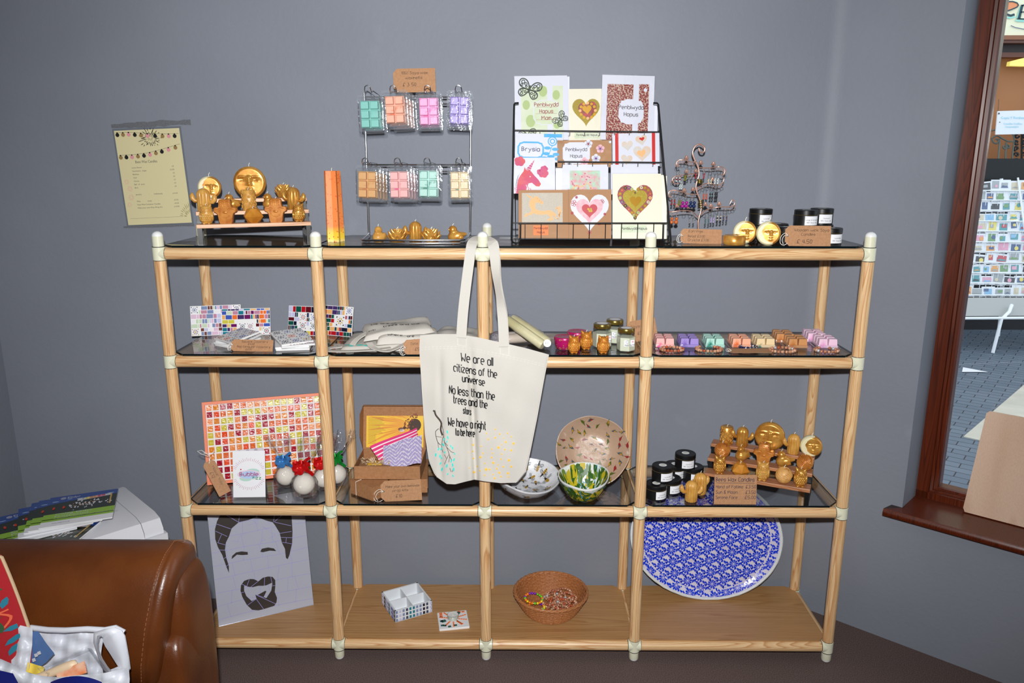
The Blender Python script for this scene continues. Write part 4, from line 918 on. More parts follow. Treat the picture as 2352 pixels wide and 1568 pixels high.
card('plain white card behind the damask card in the top tier', 1390, 1509, 240, 318, 1, 'white', None, -1.5, .012, False)
card('white get-well card reading Brysia with blue roses, second tier left', 1182, 1292, 307, 372, 2, 'white', p_brysia, -1.2)
card('brown kraft birthday card with white label and pink flowers, second tier middle', 1280, 1405, 322, 384, 2, 'brown', p_brownfl, .3, -.004)
card('white card with red ribbon stripes and pale hearts, second tier right', 1407, 1515, 306, 382, 2, 'white', p_ribbon, .8, .002)
card('square white card printed with a pink unicorn head, third tier left', 1180, 1275, 362, 444, 3, 'white', p_unip, .5, -.004)
card('plain white card half hidden behind the pink unicorn card, third tier', 1276, 1300, 386, 440, 3, 'white', None, 0, .008, False)
card('white card with a mint floral rectangle, third tier middle', 1292, 1397, 378, 446, 3, 'white', p_mint, .2)
card('plain white card behind the large ivory heart card, third tier right', 1403, 1511, 378, 446, 3, 'white', None, .2, .004)
card('brown kraft card with a peach prancing unicorn, front tier left', 1191, 1305, 436, 548, 4, 'brown', p_kuni, .3)
card('brown kraft card with a white and crimson layered heart, front tier middle', 1304, 1404, 435, 548, 4, 'brown', p_kheart, .1, .006)
card('large ivory card with a button-filled heart, front tier right', 1407, 1518, 399, 549, 4, 'ivory', p_bigheart, .2, -.003)
card('plain ivory card just behind the large button heart card', 1413, 1524, 402, 549, 4, 'ivory', None, .2, .006, False)
card('rearmost plain ivory card sticking out right of the button heart card', 1420, 1531, 404, 549, 4, 'ivory', None, 0, .014, False)
rk = thing('wire_card_rack', 'black wire greeting card rack on the top glass, third bay', 'card rack', (0, 0, 0))
def wire(name, pts, r, mat, parent, n=8): mb = MB(); mb.tube(pts, r, n); return mb.build(name, mat, parent, smooth=60)
yl = lambda z: .055+.23*(z-zt)
for a, b, s in ((1175, 1181, 1), (1541, 1512, -1)):
    B_, T_ = at(a, 548, .052), at(b, 240, yl(at(b, 240, .17).z)); B_.z = zt+.012
    pts = [B_+V((s*.026, -.012, .05)), B_+V((s*.0255, -.013, .004)), B_+V((s*.022, -.012, -.007)), B_+V((s*.013, -.01, -.0095)), B_+V((s*.004, -.006, -.007)), B_+V((0, 0, 0)), B_.lerp(T_, .5), T_, T_+V((s*.003, .003, .004)), T_+V((s*.012, .01, .005))]
    wire('side_wire', pts, .0028, BLACKM, rk)
for pa, pb_, y0, y1, dep in ((1180, 1515, 299, 303, .04), (1281, 1520, 371, 373, .04), (1178, 1535, 512, 512, .03), (1180, 1538, 548, 550, .03)):
    Yr = {299: .165, 371: .12, 512: .038, 548: .042}[y0]; wire('cross_wire', [at(pa, y0, Yr), at(pb_, y1, Yr)], .002, BLACKM, rk)
for (Yr, yy, n, x0, x1, ln) in ((.1655, 300, 9, 1206, 1480, .012), (.1205, 372, 7, 1292, 1500, .012), (.0385, 512, 9, 1206, 1502, .046)):
    for k in range(n):
        x = x0+(x1-x0)*k/(n-1); p = at(x, yy, Yr); wire('tine', [p, p-V((0, 0, ln))]+([p-V((0, -.05, ln+.004))] if ln < .02 else []), .0014, BLACKM, rk, 6)
for Yr, z in ((.165, at(1300, 322, .18).z), (.12, at(1300, 384, .13).z), (.1, at(1300, 446, .1).z)):   # pocket floors the cards stand on
    for q in (0, .025): wire('pocket_wire', [V((at(1182, 400, Yr).x, Yr+.015+q, z-.002)), V((at(1516, 400, Yr).x, Yr+.015+q, z-.002))], .0015, BLACKM, rk, 6)
wire('rear_brace', [at(1181, 300, .2), V((at(1185, 300, .3).x, .285, zt+.003)), V((at(1525, 300, .3).x, .285, zt+.003)), at(1513, 300, .2)], .002, BLACKM, rk)
# ------------------------------------------------------------------ earring tree
COPPER = M('copper_wire', (232, 184, 166), .26, .7); DSIL = M('silver_wire', (170, 170, 172), .25, .9)
tr = thing('earring_tree', 'copper wire earring tree with curled branches on the top glass', 'jewellery stand', (0, 0, 0))
def tp(x, y, Y=.2): return at(1500+x*.2296, 310+y*.2296, Y)
stem = [(456, 1030), (452, 910), (455, 850), (482, 730), (470, 650), (435, 560), (430, 500), (458, 400), (450, 320), (420, 255), (395, 180), (420, 115), (470, 93), (515, 130), (505, 172), (470, 168), (456, 130)]
wire('stem', smoothp([tp(*p) for p in stem]), .0026, COPPER, tr)
mb = MB(); b0 = tp(456, 1030); mb.lathe([(.001, 0), (.05, 0), (.05, .003), (.01, .006), (.003, .02)], 28, c=(b0.x, .2, zt)); mb.build('base', COPPER, tr)
wire('stem', [V((b0.x, .2, zt+.01)), b0, tp(452, 910)], .0026, COPPER, tr)
arms = [([(430, 265), (380, 270), (320, 250), (260, 250), (235, 280), (245, 312), (268, 305)], .15), ([(455, 325), (560, 330), (640, 318), (700, 325), (718, 360), (700, 400), (672, 395)], .15), ([(440, 400), (400, 385), (340, 395), (250, 405), (205, 425), (195, 460), (225, 488), (262, 480)], .22),
        ([(440, 540), (490, 500), (560, 480), (640, 500), (690, 480), (708, 440), (690, 420)], .16), ([(445, 595), (350, 588), (260, 560), (190, 552), (155, 580), (168, 622), (192, 615)], .17), ([(470, 800), (530, 750), (640, 722), (740, 718), (800, 708), (815, 672), (792, 648), (768, 690)], .17), ([(452, 820), (390, 765), (290, 755), (180, 768), (132, 742), (134, 695), (155, 690)], .14)]
for pts, Y in arms:
    n = len(pts); q = smoothp([tp(p[0], p[1], .2+(Y-.2)*min(1, i/2)) for i, p in enumerate(pts)]); wire('branch', q, .0016, COPPER, tr)
    mb = MB()
    for k in range(7):
        i = int(len(q)*(.12+.09*k)); c = q[i]-V((0, .001, .0055)); mb.tube([c+V((.005*cos(a), 0, .0052*sin(a))) for a in [2*pi*s/8 for s in range(8)]], .0006, 5, closed=True)
    mb.build('loop', COPPER, tr, smooth=60)
for x, y in ((335, 225), (605, 285), (478, 275), (430, 355), (333, 362), (595, 440), (400, 540), (312, 550), (662, 685), (578, 705), (525, 690), (240, 705), (355, 715)):
    mb = MB(); c = tp(x, y, .155); mb.sphere(c+V((0, 0, .001)), (.0045, .0045, .0058), 8, 5)
    for k in range(5): a = k*2*pi/5; mb.sphere(c+V((.0042*cos(a), .0042*sin(a), -.0025)), (.0032, .0032, .0042), 6, 4)
    mb.build('bud', COPPER, tr, smooth=30)
mb = MB()
for zc in (480, 470, 460, 450): mb.tube([tp(465, zc)+V((.008*cos(a), .008*sin(a), .002*sin(a*2))) for a in [2*pi*k/10 for k in range(10)]], .0014, 6, closed=True)
for zc in (660, 680, 700, 722): mb.tube([tp(475, zc)+V((.007*cos(a), .007*sin(a), .002*sin(a*2))) for a in [2*pi*k/10 for k in range(10)]], .0013, 6, closed=True)
mb.build('wire_coil', M('old_brass', (128, 112, 56), .3, .8), tr)
BEADM = {n: M(n+'_bead', c, .2, coat=.4) for n, c in dict(red=(170, 30, 40), olive=(120, 120, 30), clear=(206, 216, 214), magenta=(160, 30, 140), blue=(24, 44, 90), orange=(206, 106, 50), teal=(70, 110, 108), amber=(206, 92, 60), black=(30, 30, 38), lilac=(180, 160, 210), sand=(214, 198, 170), multi=(120, 70, 50), grey=(150, 150, 150)).items()}
def earring(x, y, col, ln, lab, big=1, Y=.15, two=None):
    p = tp(x, y, Y); t = thing('earring', lab, 'earring', p, group='earrings on the copper tree'); mb = MB()
    mb.tube([(0, 0, -.001), (.0015, 0, .003), (.0, 0, .0055), (-.002, 0, .003), (-.001, .001, -.004), (0, 0, -.008*ln)], .0005, 5); mb.build('ear_wire', DSIL, t)
    b = MB(); z = -.008*ln-.002
    for k in range(4 if big < 1.2 else 2):
        r = (.0021 if big < 1.2 else .0052)*(1+.25*(k % 2))*(big if big < 1.2 else 1); b.sphere((.0006*(-1)**k, 0, z-r*.8), (r, r, r*.9), 8, 6, mi=(k % 2) if two else 0); z -= r*1.7
    b.build('bead_drop', [BEADM[col]]+([BEADM[two]] if two else []), t, smooth=60); return t
for xs, y, col, ln, lab, big, two in (
    ((247, 272), 330, 'grey', 1, 'silver drop earring under the left end of the upper copper branch', 1, None), ((240, 272), 385, 'red', .6, 'red and clear bead earring on the second left branch', 1.1, 'clear'), ((318, 330), 380, 'olive', .6, 'olive bead earring beside the red ones, left of the stem', 1, None),
    ((352, 388), 320, 'grey', 2.5, 'long plain silver earring just left of the stem', .8, None), ((430, 512), 355, 'red', .7, 'dark red beaded hoop earring near the top of the stem', 1, None), ((272, 290), 465, 'clear', .7, 'pale green glass earring hanging below the second left branch', 1, None),
    ((560, 588), 360, 'sand', 2.6, 'long sand-coloured earring under the upper right branch', 1, None), ((625, 655), 360, 'clear', 2.4, 'long white crystal earring at the right tip of the tree', 1.1, None), ((512, 540), 520, 'amber', 2.2, 'amber red bead earring right of the stem', 1.1, None),
    ((578, 600), 510, 'teal', 2, 'dark teal chip earring on the middle right branch', 1.15, 'black'), ((628, 645), 510, 'black', 2, 'black chip earring at the end of the middle right branch', 1.15, None), ((190, 220), 590, 'multi', 1.6, 'multicoloured bead cluster earring at the far left', 1.1, 'red'),
    ((262, 278), 600, 'olive', 1.6, 'olive green bead earring left of the magenta pair', 1, None), ((300, 338), 610, 'magenta', 1.7, 'round magenta pearl earring on the lower left branch', 1.2, None), ((380, 415), 610, 'blue', 1.7, 'round dark blue pearl earring on the lower left branch', 1.2, None),
    ((190, 236), 790, 'orange', 1, 'large orange bead earring low at the left beside the card rack', 1.3, None), ((372, 408), 800, 'grey', 1, 'small silver earring low on the left, nearest the stem', .9, None), ((528, 560), 790, 'teal', 1.6, 'small green glass earring low right, nearest the stem', .9, None),
    ((586, 612), 770, 'lilac', 1.8, 'lilac bead earring on the lowest right branch', 1, None), ((648, 680), 760, 'sand', 1.6, 'cream barrel bead earring on the lowest right branch', 1.15, 'black'), ((710, 742), 755, 'multi', 1.8, 'long rainbow bead earring at the right end of the lowest branch', .95, 'blue')):
    for x in xs: earring(x, y, col, ln, lab, big, .14 if y > 700 else .15, two)
# ------------------------------------------------------------------ tins, moons, tags at the right of the top glass
TINB = M('black_tin', (17, 17, 19), .38, spec=.45); BRASS = M('brass_seam', (196, 166, 96), .3, .8); GREENST = M('sage_sticker', (196, 210, 190), .5)
def k_tin(scent='Lavender'):
    t = mk('candle_tin', 'candle tin'); mb = MB(); R = .033
    mb.lathe([(.001, 0), (R-.001, 0), (R, .001), (R, .033)], 40); mb.lathe([(R, .033), (R+.0009, .0336), (R, .0342)], 40, mi=1, caps=False); mb.build('body', [TINB, BRASS], t)
    mb = MB(); mb.lathe([(R-.001, .034), (R+.0008, .0345), (R+.0008, .0465), (R-.0005, .048), (R-.003, .0482), (R-.004, .0474), (.0006, .0474)], 40); mb.build('lid', TINB, t, smooth=30)
    mb = MB(); Rl = R+.0004; wd_ = .044
    def T(u, v, off): a = -pi/2+(u/Rl); return V(((Rl+off)*cos(a), (Rl+off)*sin(a), v))
    n = 14
    mb.grid(lambda a, b: T((a-.5)*wd_, .005+b*.026, 0), n, 1)
    mb.hand(scent, 0, .0185, .0032, T, 1, .0004, 'c', w=.0005); mb.hand('100% Soya wax', 0, .011, .0032, T, 1, .0004, 'c', w=.0005); mb.build('label', [WHITE, GREYT], t)
    mb = MB(); T2 = lambda u, v, off: V((u, v, .0475+off)); mb.disc(0, 0, .0125, T2, 0, .0003, 24); mb.disc(0, 0, .0075, T2, 1, .0005, 20, .005); mb.build('sticker', [WHITE, GREENST], t); return t
TIN = Kit(k_tin); TINC = Kit(lambda: k_tin('Coconut')); TINO = Kit(lambda: k_tin('Orange & Cinnamon'))
TG = 'black candle tins on the top glass'
for px, Y, k, rz, lab in ((1743, .15, 0, .3, 'black candle tin under the leftmost top-shelf stack, behind the moon candles'), (1743, .15, 1, .3, 'black candle tin on top of the leftmost stack on the top glass'),
    (1782, .2, 0, .3, 'black candle tin at the back, right of the leftmost stack'), (1805, .09, 0, .6, 'black candle tin half hidden left of the wooden wick tag'),
    (1846, .10, 0, .25, 'bottom black candle tin right behind the wooden wick candles tag'), (1846, .10, 1, .25, 'raised black candle tin above the wooden wick candles tag, nearer one'), (1884, .17, 0, .1, 'hidden lower black candle tin behind the wooden wick tag, farther back'),
    (1882, .17, 1, .1, 'raised black candle tin farther back, right of the near raised one'), (1905, .06, 0, .35, 'rightmost black candle tin on the top glass, beside the rack post')):
    p = stand(px, Y, zt); p.z += .0484*k; (TINC if px == 1882 else TINO if px == 1846 else TIN).put(p, rz, lab, TG, 1.0 if px != 1905 else .98)
MG2 = 'sun and moon candles by the earrings tag'
MOON.put(stand(1709, .075, zt), -.25, 'sun and moon face candle standing between the earrings tag and another moon', MG2, 1.0)
MOON.put(stand(1763, .03, zt), -.27, 'sun and moon face candle standing just left of the black tins', MG2, 1.02)
def k_gold():
    t = mk('sun_and_moon_candle', 'candle'); b, w = disc_candle(.032, .028, .56, (.22, -.02)); b.build('body', WAXG, t, smooth=60); w.build('wick', WICK, t); return t
p = stand(1686, .035, zt); Kit(k_gold).put(p+V((0, -.03, .0141)), 0, 'all-gold round face candle lying flat right of the earrings tag', MG2, 1.0, rot=(radians(-90), 0, 0))
# lying disc: its middle sits half a thickness above the glass
bpy.context.view_layer.update()
ktag('price_tag', 'kraft price tag reading Earrings Bead and Crystal, under the copper tree', stand(1610, .06, zt), .122, .043, [('Earrings', .024, .033, .0068), ('Bead £2.00', .022, .0185, .0066), ('Crystal £3.00', .022, .0075, .0066)], rz=.03, tilt=-12, roll=1.5)
ktag('price_tag', 'kraft price tag reading Wooden wick Soya Candles, before the black tins', stand(1855, .0, zt), .13, .058, [('Wooden wick Soya', .026, .042, .0072), ('Candles', .046, .030, .0072), ('£ 4.50', .034, .008, .0105)], rz=.0, tilt=-10, roll=.6)
# ------------------------------------------------------------------ second level: coasters
z2 = ZG['2']
TESS = {n: M(n+'_tessera', c, .18, coat=.3) for n, c in dict(navy=(18, 22, 50), cobalt=(64, 92, 184), teal=(24, 124, 144), dteal=(12, 66, 84), maroon=(96, 18, 30), rose=(196, 140, 164), mint=(204, 222, 196), orange=(240, 120, 52), sand=(236, 180, 112), lilac=(200, 202, 232), violet=(70, 46, 104), pink=(226, 196, 218), steel=(128, 146, 186), brown=(116, 66, 62), yellow=(212, 204, 80), red=(184, 18, 30), green=(14, 84, 72), white=(240, 240, 244), slate=(60, 72, 100), plum=(110, 22, 96), gold=(204, 164, 30), dark=(26, 26, 24)).items()}
TN = list(TESS); TMATS = [WHITEP]+[TESS[n] for n in TN]; TI = {n: i+1 for i, n in enumerate(TN)}
def rosette(mb, T, x, y, s, a, b, n=8, off=.0009):
    mb.rect(x-s, y-s, x+s, y+s, T, TI['white'], off-.0004)
    for k in range(n):
        q = 2*pi*k/n+.2; mb.poly([(x+s*r_*cos(q+d), y+s*r_*sin(q+d)) for r_, d in ((.28, 0), (.55, .22), (.86, 0), (.55, -.22))], T, TI[a], off)
    mb.disc(x, y, s*.2, T, TI[b], off+.0001, 8)
    for sx in (-1, 1):
        for sy in (-1, 1): mb.poly([(x+sx*s*.95, y+sy*s*.95), (x+sx*s*.6, y+sy*s*.92), (x+sx*s*.72, y+sy*s*.72), (x+sx*s*.92, y+sy*s*.6)], T, TI[b], off)
def mosaic(mb, T, w, h, names, seed, lo=.009, hi=.021, tiles=()):
    rr = random.Random(seed); g = .0013; y = g
    while y < h-.004:
        rh = min(rr.uniform(.0105, .0155), h-g-y); x = g
        if h-g-y-rh < .006: rh = h-g-y
        while x < w-.004:
            cw = min(rr.uniform(lo, hi), w-g-x)
            if w-g-x-cw < .005: cw = w-g-x
            j = [rr.uniform(-.0006, .0006) for _ in range(4)]; split = rr.random() < .35 and cw > .008
            for (a, b) in (((x, x+cw),) if not split else ((x, x+cw*.5-g/2), (x+cw*.5+g/2, x+cw))):
                c = TI[names[int(rr.random()*len(names))]]
                if not any(abs((a+b)/2-tx) < ts+(b-a)/2 and abs(y+rh/2-ty) < ts+rh/2 for tx, ty, ts, _, _ in tiles):
                    mb.add([T(p, q, o) for o in (0, .0012) for p, q in ((a, y+abs(j[0])), (b, y+abs(j[1])), (b, y+rh-abs(j[2])), (a, y+rh-abs(j[3])))], [(4, 5, 6, 7), (0, 1, 5, 4), (1, 2, 6, 5), (2, 3, 7, 6), (3, 0, 4, 7)], c)
            x += cw+g
        y += rh+g
    for tx, ty, ts, a, b in tiles: rosette(mb, T, tx, ty, ts*.92, a, b)
def leanpanel(name, label, cat, p0, p1, Z, h, lean, paint, mats, group, th=.004, dz=0):
    B, R = on(*p0, Z), on(*p1, Z); u = (R-B); w = u.length; u.normalize(); n = V((0, 0, 1)).cross(u); v = (V((0, 0, 1))*cos(lean)+n*sin(lean)).normalized()
    t = thing(name, label, cat, group=group); oriented(t, B+V((0, 0, dz)), u, v); mb = MB(); panel(mb, w, h, th); paint(mb, TV, w, h); return t, mb, w
CG = 'mosaic coasters on the second level'
for lab, p0, p1, h, ln, names, seed, tl in (
    ('pale pink and steel-blue mosaic coaster leaning at the far left of the second level', (440, 772), (556, 767), .098, .2, ['pink', 'steel', 'mint', 'lilac', 'pink', 'brown', 'steel', 'rose', 'white'], 3, lambda w, h: ((.013, h-.013, .012, 'steel', 'slate'), (w-.013, h-.013, .012, 'slate', 'maroon'), (.013, .013, .012, 'brown', 'gold'))),
    ('navy, cobalt and orange mosaic coaster leaning beside the pale pink one', (511, 771), (622, 768), .088, .2, ['navy', 'cobalt', 'teal', 'maroon', 'rose', 'mint', 'orange', 'sand', 'lilac', 'violet', 'cobalt', 'yellow', 'plum'], 8, lambda w, h: ((w-.013, .013, .012, 'dark', 'red'), (w*.42, h*.33, .011, 'dteal', 'dark'), (w*.58, h*.33, .011, 'brown', 'rose'))),
    ('dark red and green mosaic coaster leaning left of the second rack post', (661, 768), (742, 772), .096, .22, ['red', 'maroon', 'violet', 'dteal', 'slate', 'lilac', 'yellow', 'navy', 'green'], 5, lambda w, h: ((w*.42, h*.62, .0125, 'brown', 'orange'), (w*.42, h*.33, .0125, 'dark', 'red'), (w*.72, h*.62, .0125, 'steel', 'cobalt'), (w*.72, h*.33, .0125, 'green', 'dark'))),
    ('red, lilac and gold mosaic coaster leaning right of the second rack post', (738, 768), (807, 774), .098, .22, ['red', 'violet', 'lilac', 'green', 'orange', 'maroon', 'dteal', 'navy', 'sand'], 12, lambda w, h: ((w-.014, h-.014, .0125, 'cobalt', 'slate'), (w*.6, h*.5, .017, 'gold', 'dark')))):
    t, mb, w = leanpanel('mosaic_coaster', lab, 'coaster', p0, p1, z2, h, ln, lambda *a: None, None, CG)
    mosaic(mb, TV, w, h, names, seed, tiles=tl(w, h)); mb.build('panel', TMATS, t, smooth=0)
def flat_coaster(P, rz, w, h, label, seed, show, tl=0):
    t = thing('tile_coaster', label, 'coaster', P, rot=(radians(tl), 0, rz), group='white patterned tile coasters in two stacks'); mb = MB(); mb.rbox((0, 0, .003), (w, h, .006), .002, 2)
    if show:
        rr = random.Random(seed); nx, ny = round(w/.033), round(h/.033)
        for i in range(nx):
            for j in range(ny):
                a, b = rr.choice([('dark', 'dteal'), ('brown', 'red'), ('cobalt', 'dteal'), ('orange', 'brown'), ('steel', 'brown'), ('gold', 'dark'), ('dteal', 'dark')])
                rosette(mb, lambda u, v, o: V((u, v, .006+o)), -w/2+w*(i+.5)/nx, -h/2+h*(j+.5)/ny, min(w/nx, h/ny)*.44, a, b, rr.choice([6, 8, 10]), .0006)
    mb.build('tile', TMATS, t, smooth=0); return t
P = stand(548, .12, z2)
for k in range(4): flat_coaster(P+V((.002*(-1)**k, .004*(k % 3-1), .0085*k)), -.55+.12*(k % 3)-.04*k, .1, .1, ['lowest', 'second', 'third', 'topmost'][k]+' white patterned coaster of the stack in front of the navy mosaic', k, k > 1, 3.5*k)
P = stand(674, .095, z2)
for k in range(4): flat_coaster(P+V((.006*(-1)**k, .006*(k % 2), .0085*k)), .62-.16*(3-k), .1, .112, ['lowest', 'second', 'third', 'topmost'][k]+' white patterned coaster of the stack left of the second post', 20+k, k > 1, 3.5*k)
ktag('price_tag', 'dark kraft price tag for square and rectangular coasters', stand(578, .03, z2), .126, .036, [('Square Coasters', .03, .027, .0062, .08), ('£4.00', .05, .0195, .0058), ('Rectangular coasters', .018, .011, .0062, .1), ('£6.00', .044, .003, .0058)], tilt=-25, roll=1)
# ------------------------------------------------------------------ folded tote bags
CANVAS = M('natural_canvas', (208, 204, 196), .85, spec=.2, bump=.25, bscale=700); STITCH = M('white_stitching', (226, 222, 214), .8); TURQ = M('turquoise_print', (70, 226, 214), .7); STARY = M('yellow_star_print', (252, 200, 54), .7); TWIG = M('twig_print', (74, 64, 60), .8)
BAGM = [CANVAS, BLACK, TURQ, STARY, STITCH, TWIG]
def soft_slab(mb, w, d, h, wav, seed, n=26):
    rr = random.Random(seed); ph = [rr.uniform(0, 6) for _ in range(6)]
    def top(u, v):
        x, y = (u-.5)*2, (v-.5)*2; e = (max(0, 1-abs(x)**7)*max(0, 1-abs(y)**7))**.28
        q = wav*(sin(x*3+ph[0]+y)+.7*sin(y*5+x*2+ph[1])+.4*sin(x*7-y*4+ph[2]))
        return V((x*w/2*(1+.03*sin(y*4+ph[3])), y*d/2*(1+.05*sin(x*4+ph[4])), max(.0005, (h+q)*e)))
    mb.grid(top, n, n); mb.grid(lambda u, v: (lambda p: V((p.x, p.y, min(p.z*.1, .0004))))(top(1-u, v)), n, n); return top
def strap(mb, pts, w, nrm=None, th=.0022, n=5):
    q = smoothp([V(p) for p in pts], n); rings = []
    for i, p in enumerate(q):
        t = (q[min(i+1, len(q)-1)]-q[max(i-1, 0)]).normalized(); nn = nrm(i/(len(q)-1)) if callable(nrm) else V(nrm or (0, 0, 1)); s = t.cross(nn).normalized(); nn = s.cross(t)
        rings.append([p+s*w/2+nn*th/2, p-s*w/2+nn*th/2, p-s*w/2-nn*th/2, p+s*w/2-nn*th/2])
    mb.loft(rings, caps=True)
FTG = 'folded tote bags in the second bay'
def folded_bag(lab, P, w, d, h, rz, seed, lines, straps, tilt=(0, 0), extra=None):
    t = thing('folded_tote_bag', lab, 'tote bag', P, group=FTG, rot=(tilt[0], tilt[1], rz)); mb = MB(); top = soft_slab(mb, w, d, h, h*.12, seed)
    T = lambda u, v, off: top(.5+u/w, .5+v/d)+V((0, -.0006, off+.0008))
    for s, u, v, hh, mi in lines: mb.hand(s, u, v, hh, T, mi, .0006, w=hh*.17, slant=0)
    if extra: extra(mb, T)
    mb.build('cloth', BAGM, t, smooth=60)
    for pts, ww in straps: m2 = MB(); strap(m2, pts, ww); m2.build('handle', CANVAS, t, smooth=50)
    return t
pa = stand(905, .13, z2)
folded_bag('lowest folded tote bag lying on the glass, turquoise leaves showing at left', stand(893, .13, z2), .27, .2, .02, .03, 3, [], [([(-.13, -.06, .008), (-.175, -.07, .004), (-.165, -.10, .004), (-.10, -.115, .006), (-.02, -.112, .01), (.02, -.10, .012)], .022)],
           extra=lambda mb, T: [mb.poly([(x+.011*cos(a)*s, y+.005*sin(a)) for a in [k*.7 for k in range(9)]], T, 2, .0006) for x, y, s in ((-.11, -.07, 1), (-.09, -.055, .8), (-.075, -.08, 1), (-.05, -.085, 1.2), (-.1, -.085, .7))])
folded_bag('middle folded tote bag with yellow stars showing at its right end', stand(936, .115, z2)+V((0, 0, .021)), .19, .15, .024, .15, 6, [('where', -.06, -.062, .010, 1), ('are', .0, -.068, .009, 1)], [([(.02, -.07, .014), (-.02, -.095, .0), (-.06, -.105, -.012), (-.10, -.085, -.006), (-.115, -.06, .004)], .02)],
           extra=lambda mb, T: [mb.disc(x, y, .003, T, 3, .0006, 5) for x, y in ((.08, .0), (.075, .03), (.06, .045), (.085, .05), (.065, .02))])
folded_bag('topmost folded tote bag lettered trees and the, rolled along its front', stand(915, .125, z2)+V((0, 0, .044)), .21, .13, .02, .22, 9, [('trees and the', -.045, -.02, .011, 1), ('We are all', -.08, .01, .011, 1), ('citi', -.09, -.03, .010, 1)], [([(-.095, -.02, .012), (-.13, -.035, -.002), (-.155, -.06, -.026), (-.15, -.075, -.03)], .021)], tilt=(.10, -.08))
folded_bag('folded tote bag half hidden behind the hanging tote bag', stand(1060, .19, z2), .17, .16, .028, -.1, 12, [], [])
ktag('price_tag', 'kraft tote bag price tag half hidden behind the hanging tote', stand(968, .0, z2), .10, .046, [('Tote bags', .02, .03, .007), ('£5', .032, .012, .0085)], tilt=-6, roll=-4, rz=.05)
# ------------------------------------------------------------------ taper candles in cellophane
TAPER = M('ivory_taper_wax', (226, 220, 178), .4, sss=.3, var=(206, 198, 146), vscale=12); GLIT = M('silver_glitter', (196, 192, 200), .3, .5, bump=1, bscale=900, var=(120, 116, 126), vscale=600)
def taper_pack(lab, A, B, mat, n, r, glit=False):
    A, B = V(A), V(B); d = (B-A); Ln = d.length; R = d.to_track_quat('Z', 'Y').to_matrix(); t = thing('taper_candle_pack', lab, 'candle pack', A, group='packs of taper candles'); s = R @ V((1, 0, 0)); s.z = 0 if n > 1 else s.z; s.normalize(); up = d.normalized().cross(s)
    for k in range(n):
        mb = MB(); c = s*(r*2.05*(k-(n-1)/2)); mb.lathe([(.001, 0), (r*.75, .001), (r*.93, Ln*.06), (r, Ln*.4), (r, Ln-.004), (r*.85, Ln)], 22, c=c, R=R) if 1 else 0
        mb.build('taper', mat, t, smooth=50)
    mb = MB(); rr = random.Random(2)
    prof = [(.4, -.05), (.9, -.03), (.35, -.012), (1.05, .004), (1.1, Ln*.3), (1.1, Ln-.002), (.8, Ln+.004), (.2, Ln+.006)]
    rings = []
    for q, z in prof:
        ring = []
        for k in range(24):
            a = 2*pi*k/24; x = (cos(a)*(n*r+.001))*q; y = sin(a)*(r+.001)*q*(1+(.4*rr.uniform(-1, 1) if z < 0 else .03*rr.uniform(-1, 1))); ring.append(s*x+up*y+d.normalized()*z)
        rings.append(ring)
    mb.loft(rings); mb.build('wrapper', CELLO, t, smooth=60)
    if glit: m2 = MB(); m2.sphere(s*0, r*1.5, 16, 12); m2.build('glitter_end', GLIT, t)
    return t, s, up, d.normalized(), Ln
p0, p1 = stand(1140, .13, z2+.018), stand(1222, .15, z2+.017)
taper_pack('lying pack of pale taper candles with a silver glittery end', p0+V((.002, 0, 0)), p1+V((.03, .03, 0)), M('pinkish_taper_wax', (214, 200, 184), .45), 2, .0155, True)
a_, b_ = at(1170, 731, .14), at(1254, 790, .06); b_.z = z2+.0165
t, s, up, dn, Ln = taper_pack('cellophane pack of two ivory taper candles leaning over the glittery pack', a_, b_, TAPER, 2, .0155)
mb = MB(); c = at(1257, 788, .04)-t.location; nn = (CAM-at(1257, 788, .04)).normalized(); mb.T = Matrix.Translation(c) @ nn.to_track_quat('Z', 'Y').to_matrix().to_4x4(); mb.lathe([(.0115, -.001), (.0115, 0), (.001, .0001)], 24)
mb.hand('£3', -.0055, -.002, .0055, lambda u, v, o: V((u, v, o+.0002)), 1, .0003, w=.0006); mb.build('price_sticker', [WHITE, GREYT], t)
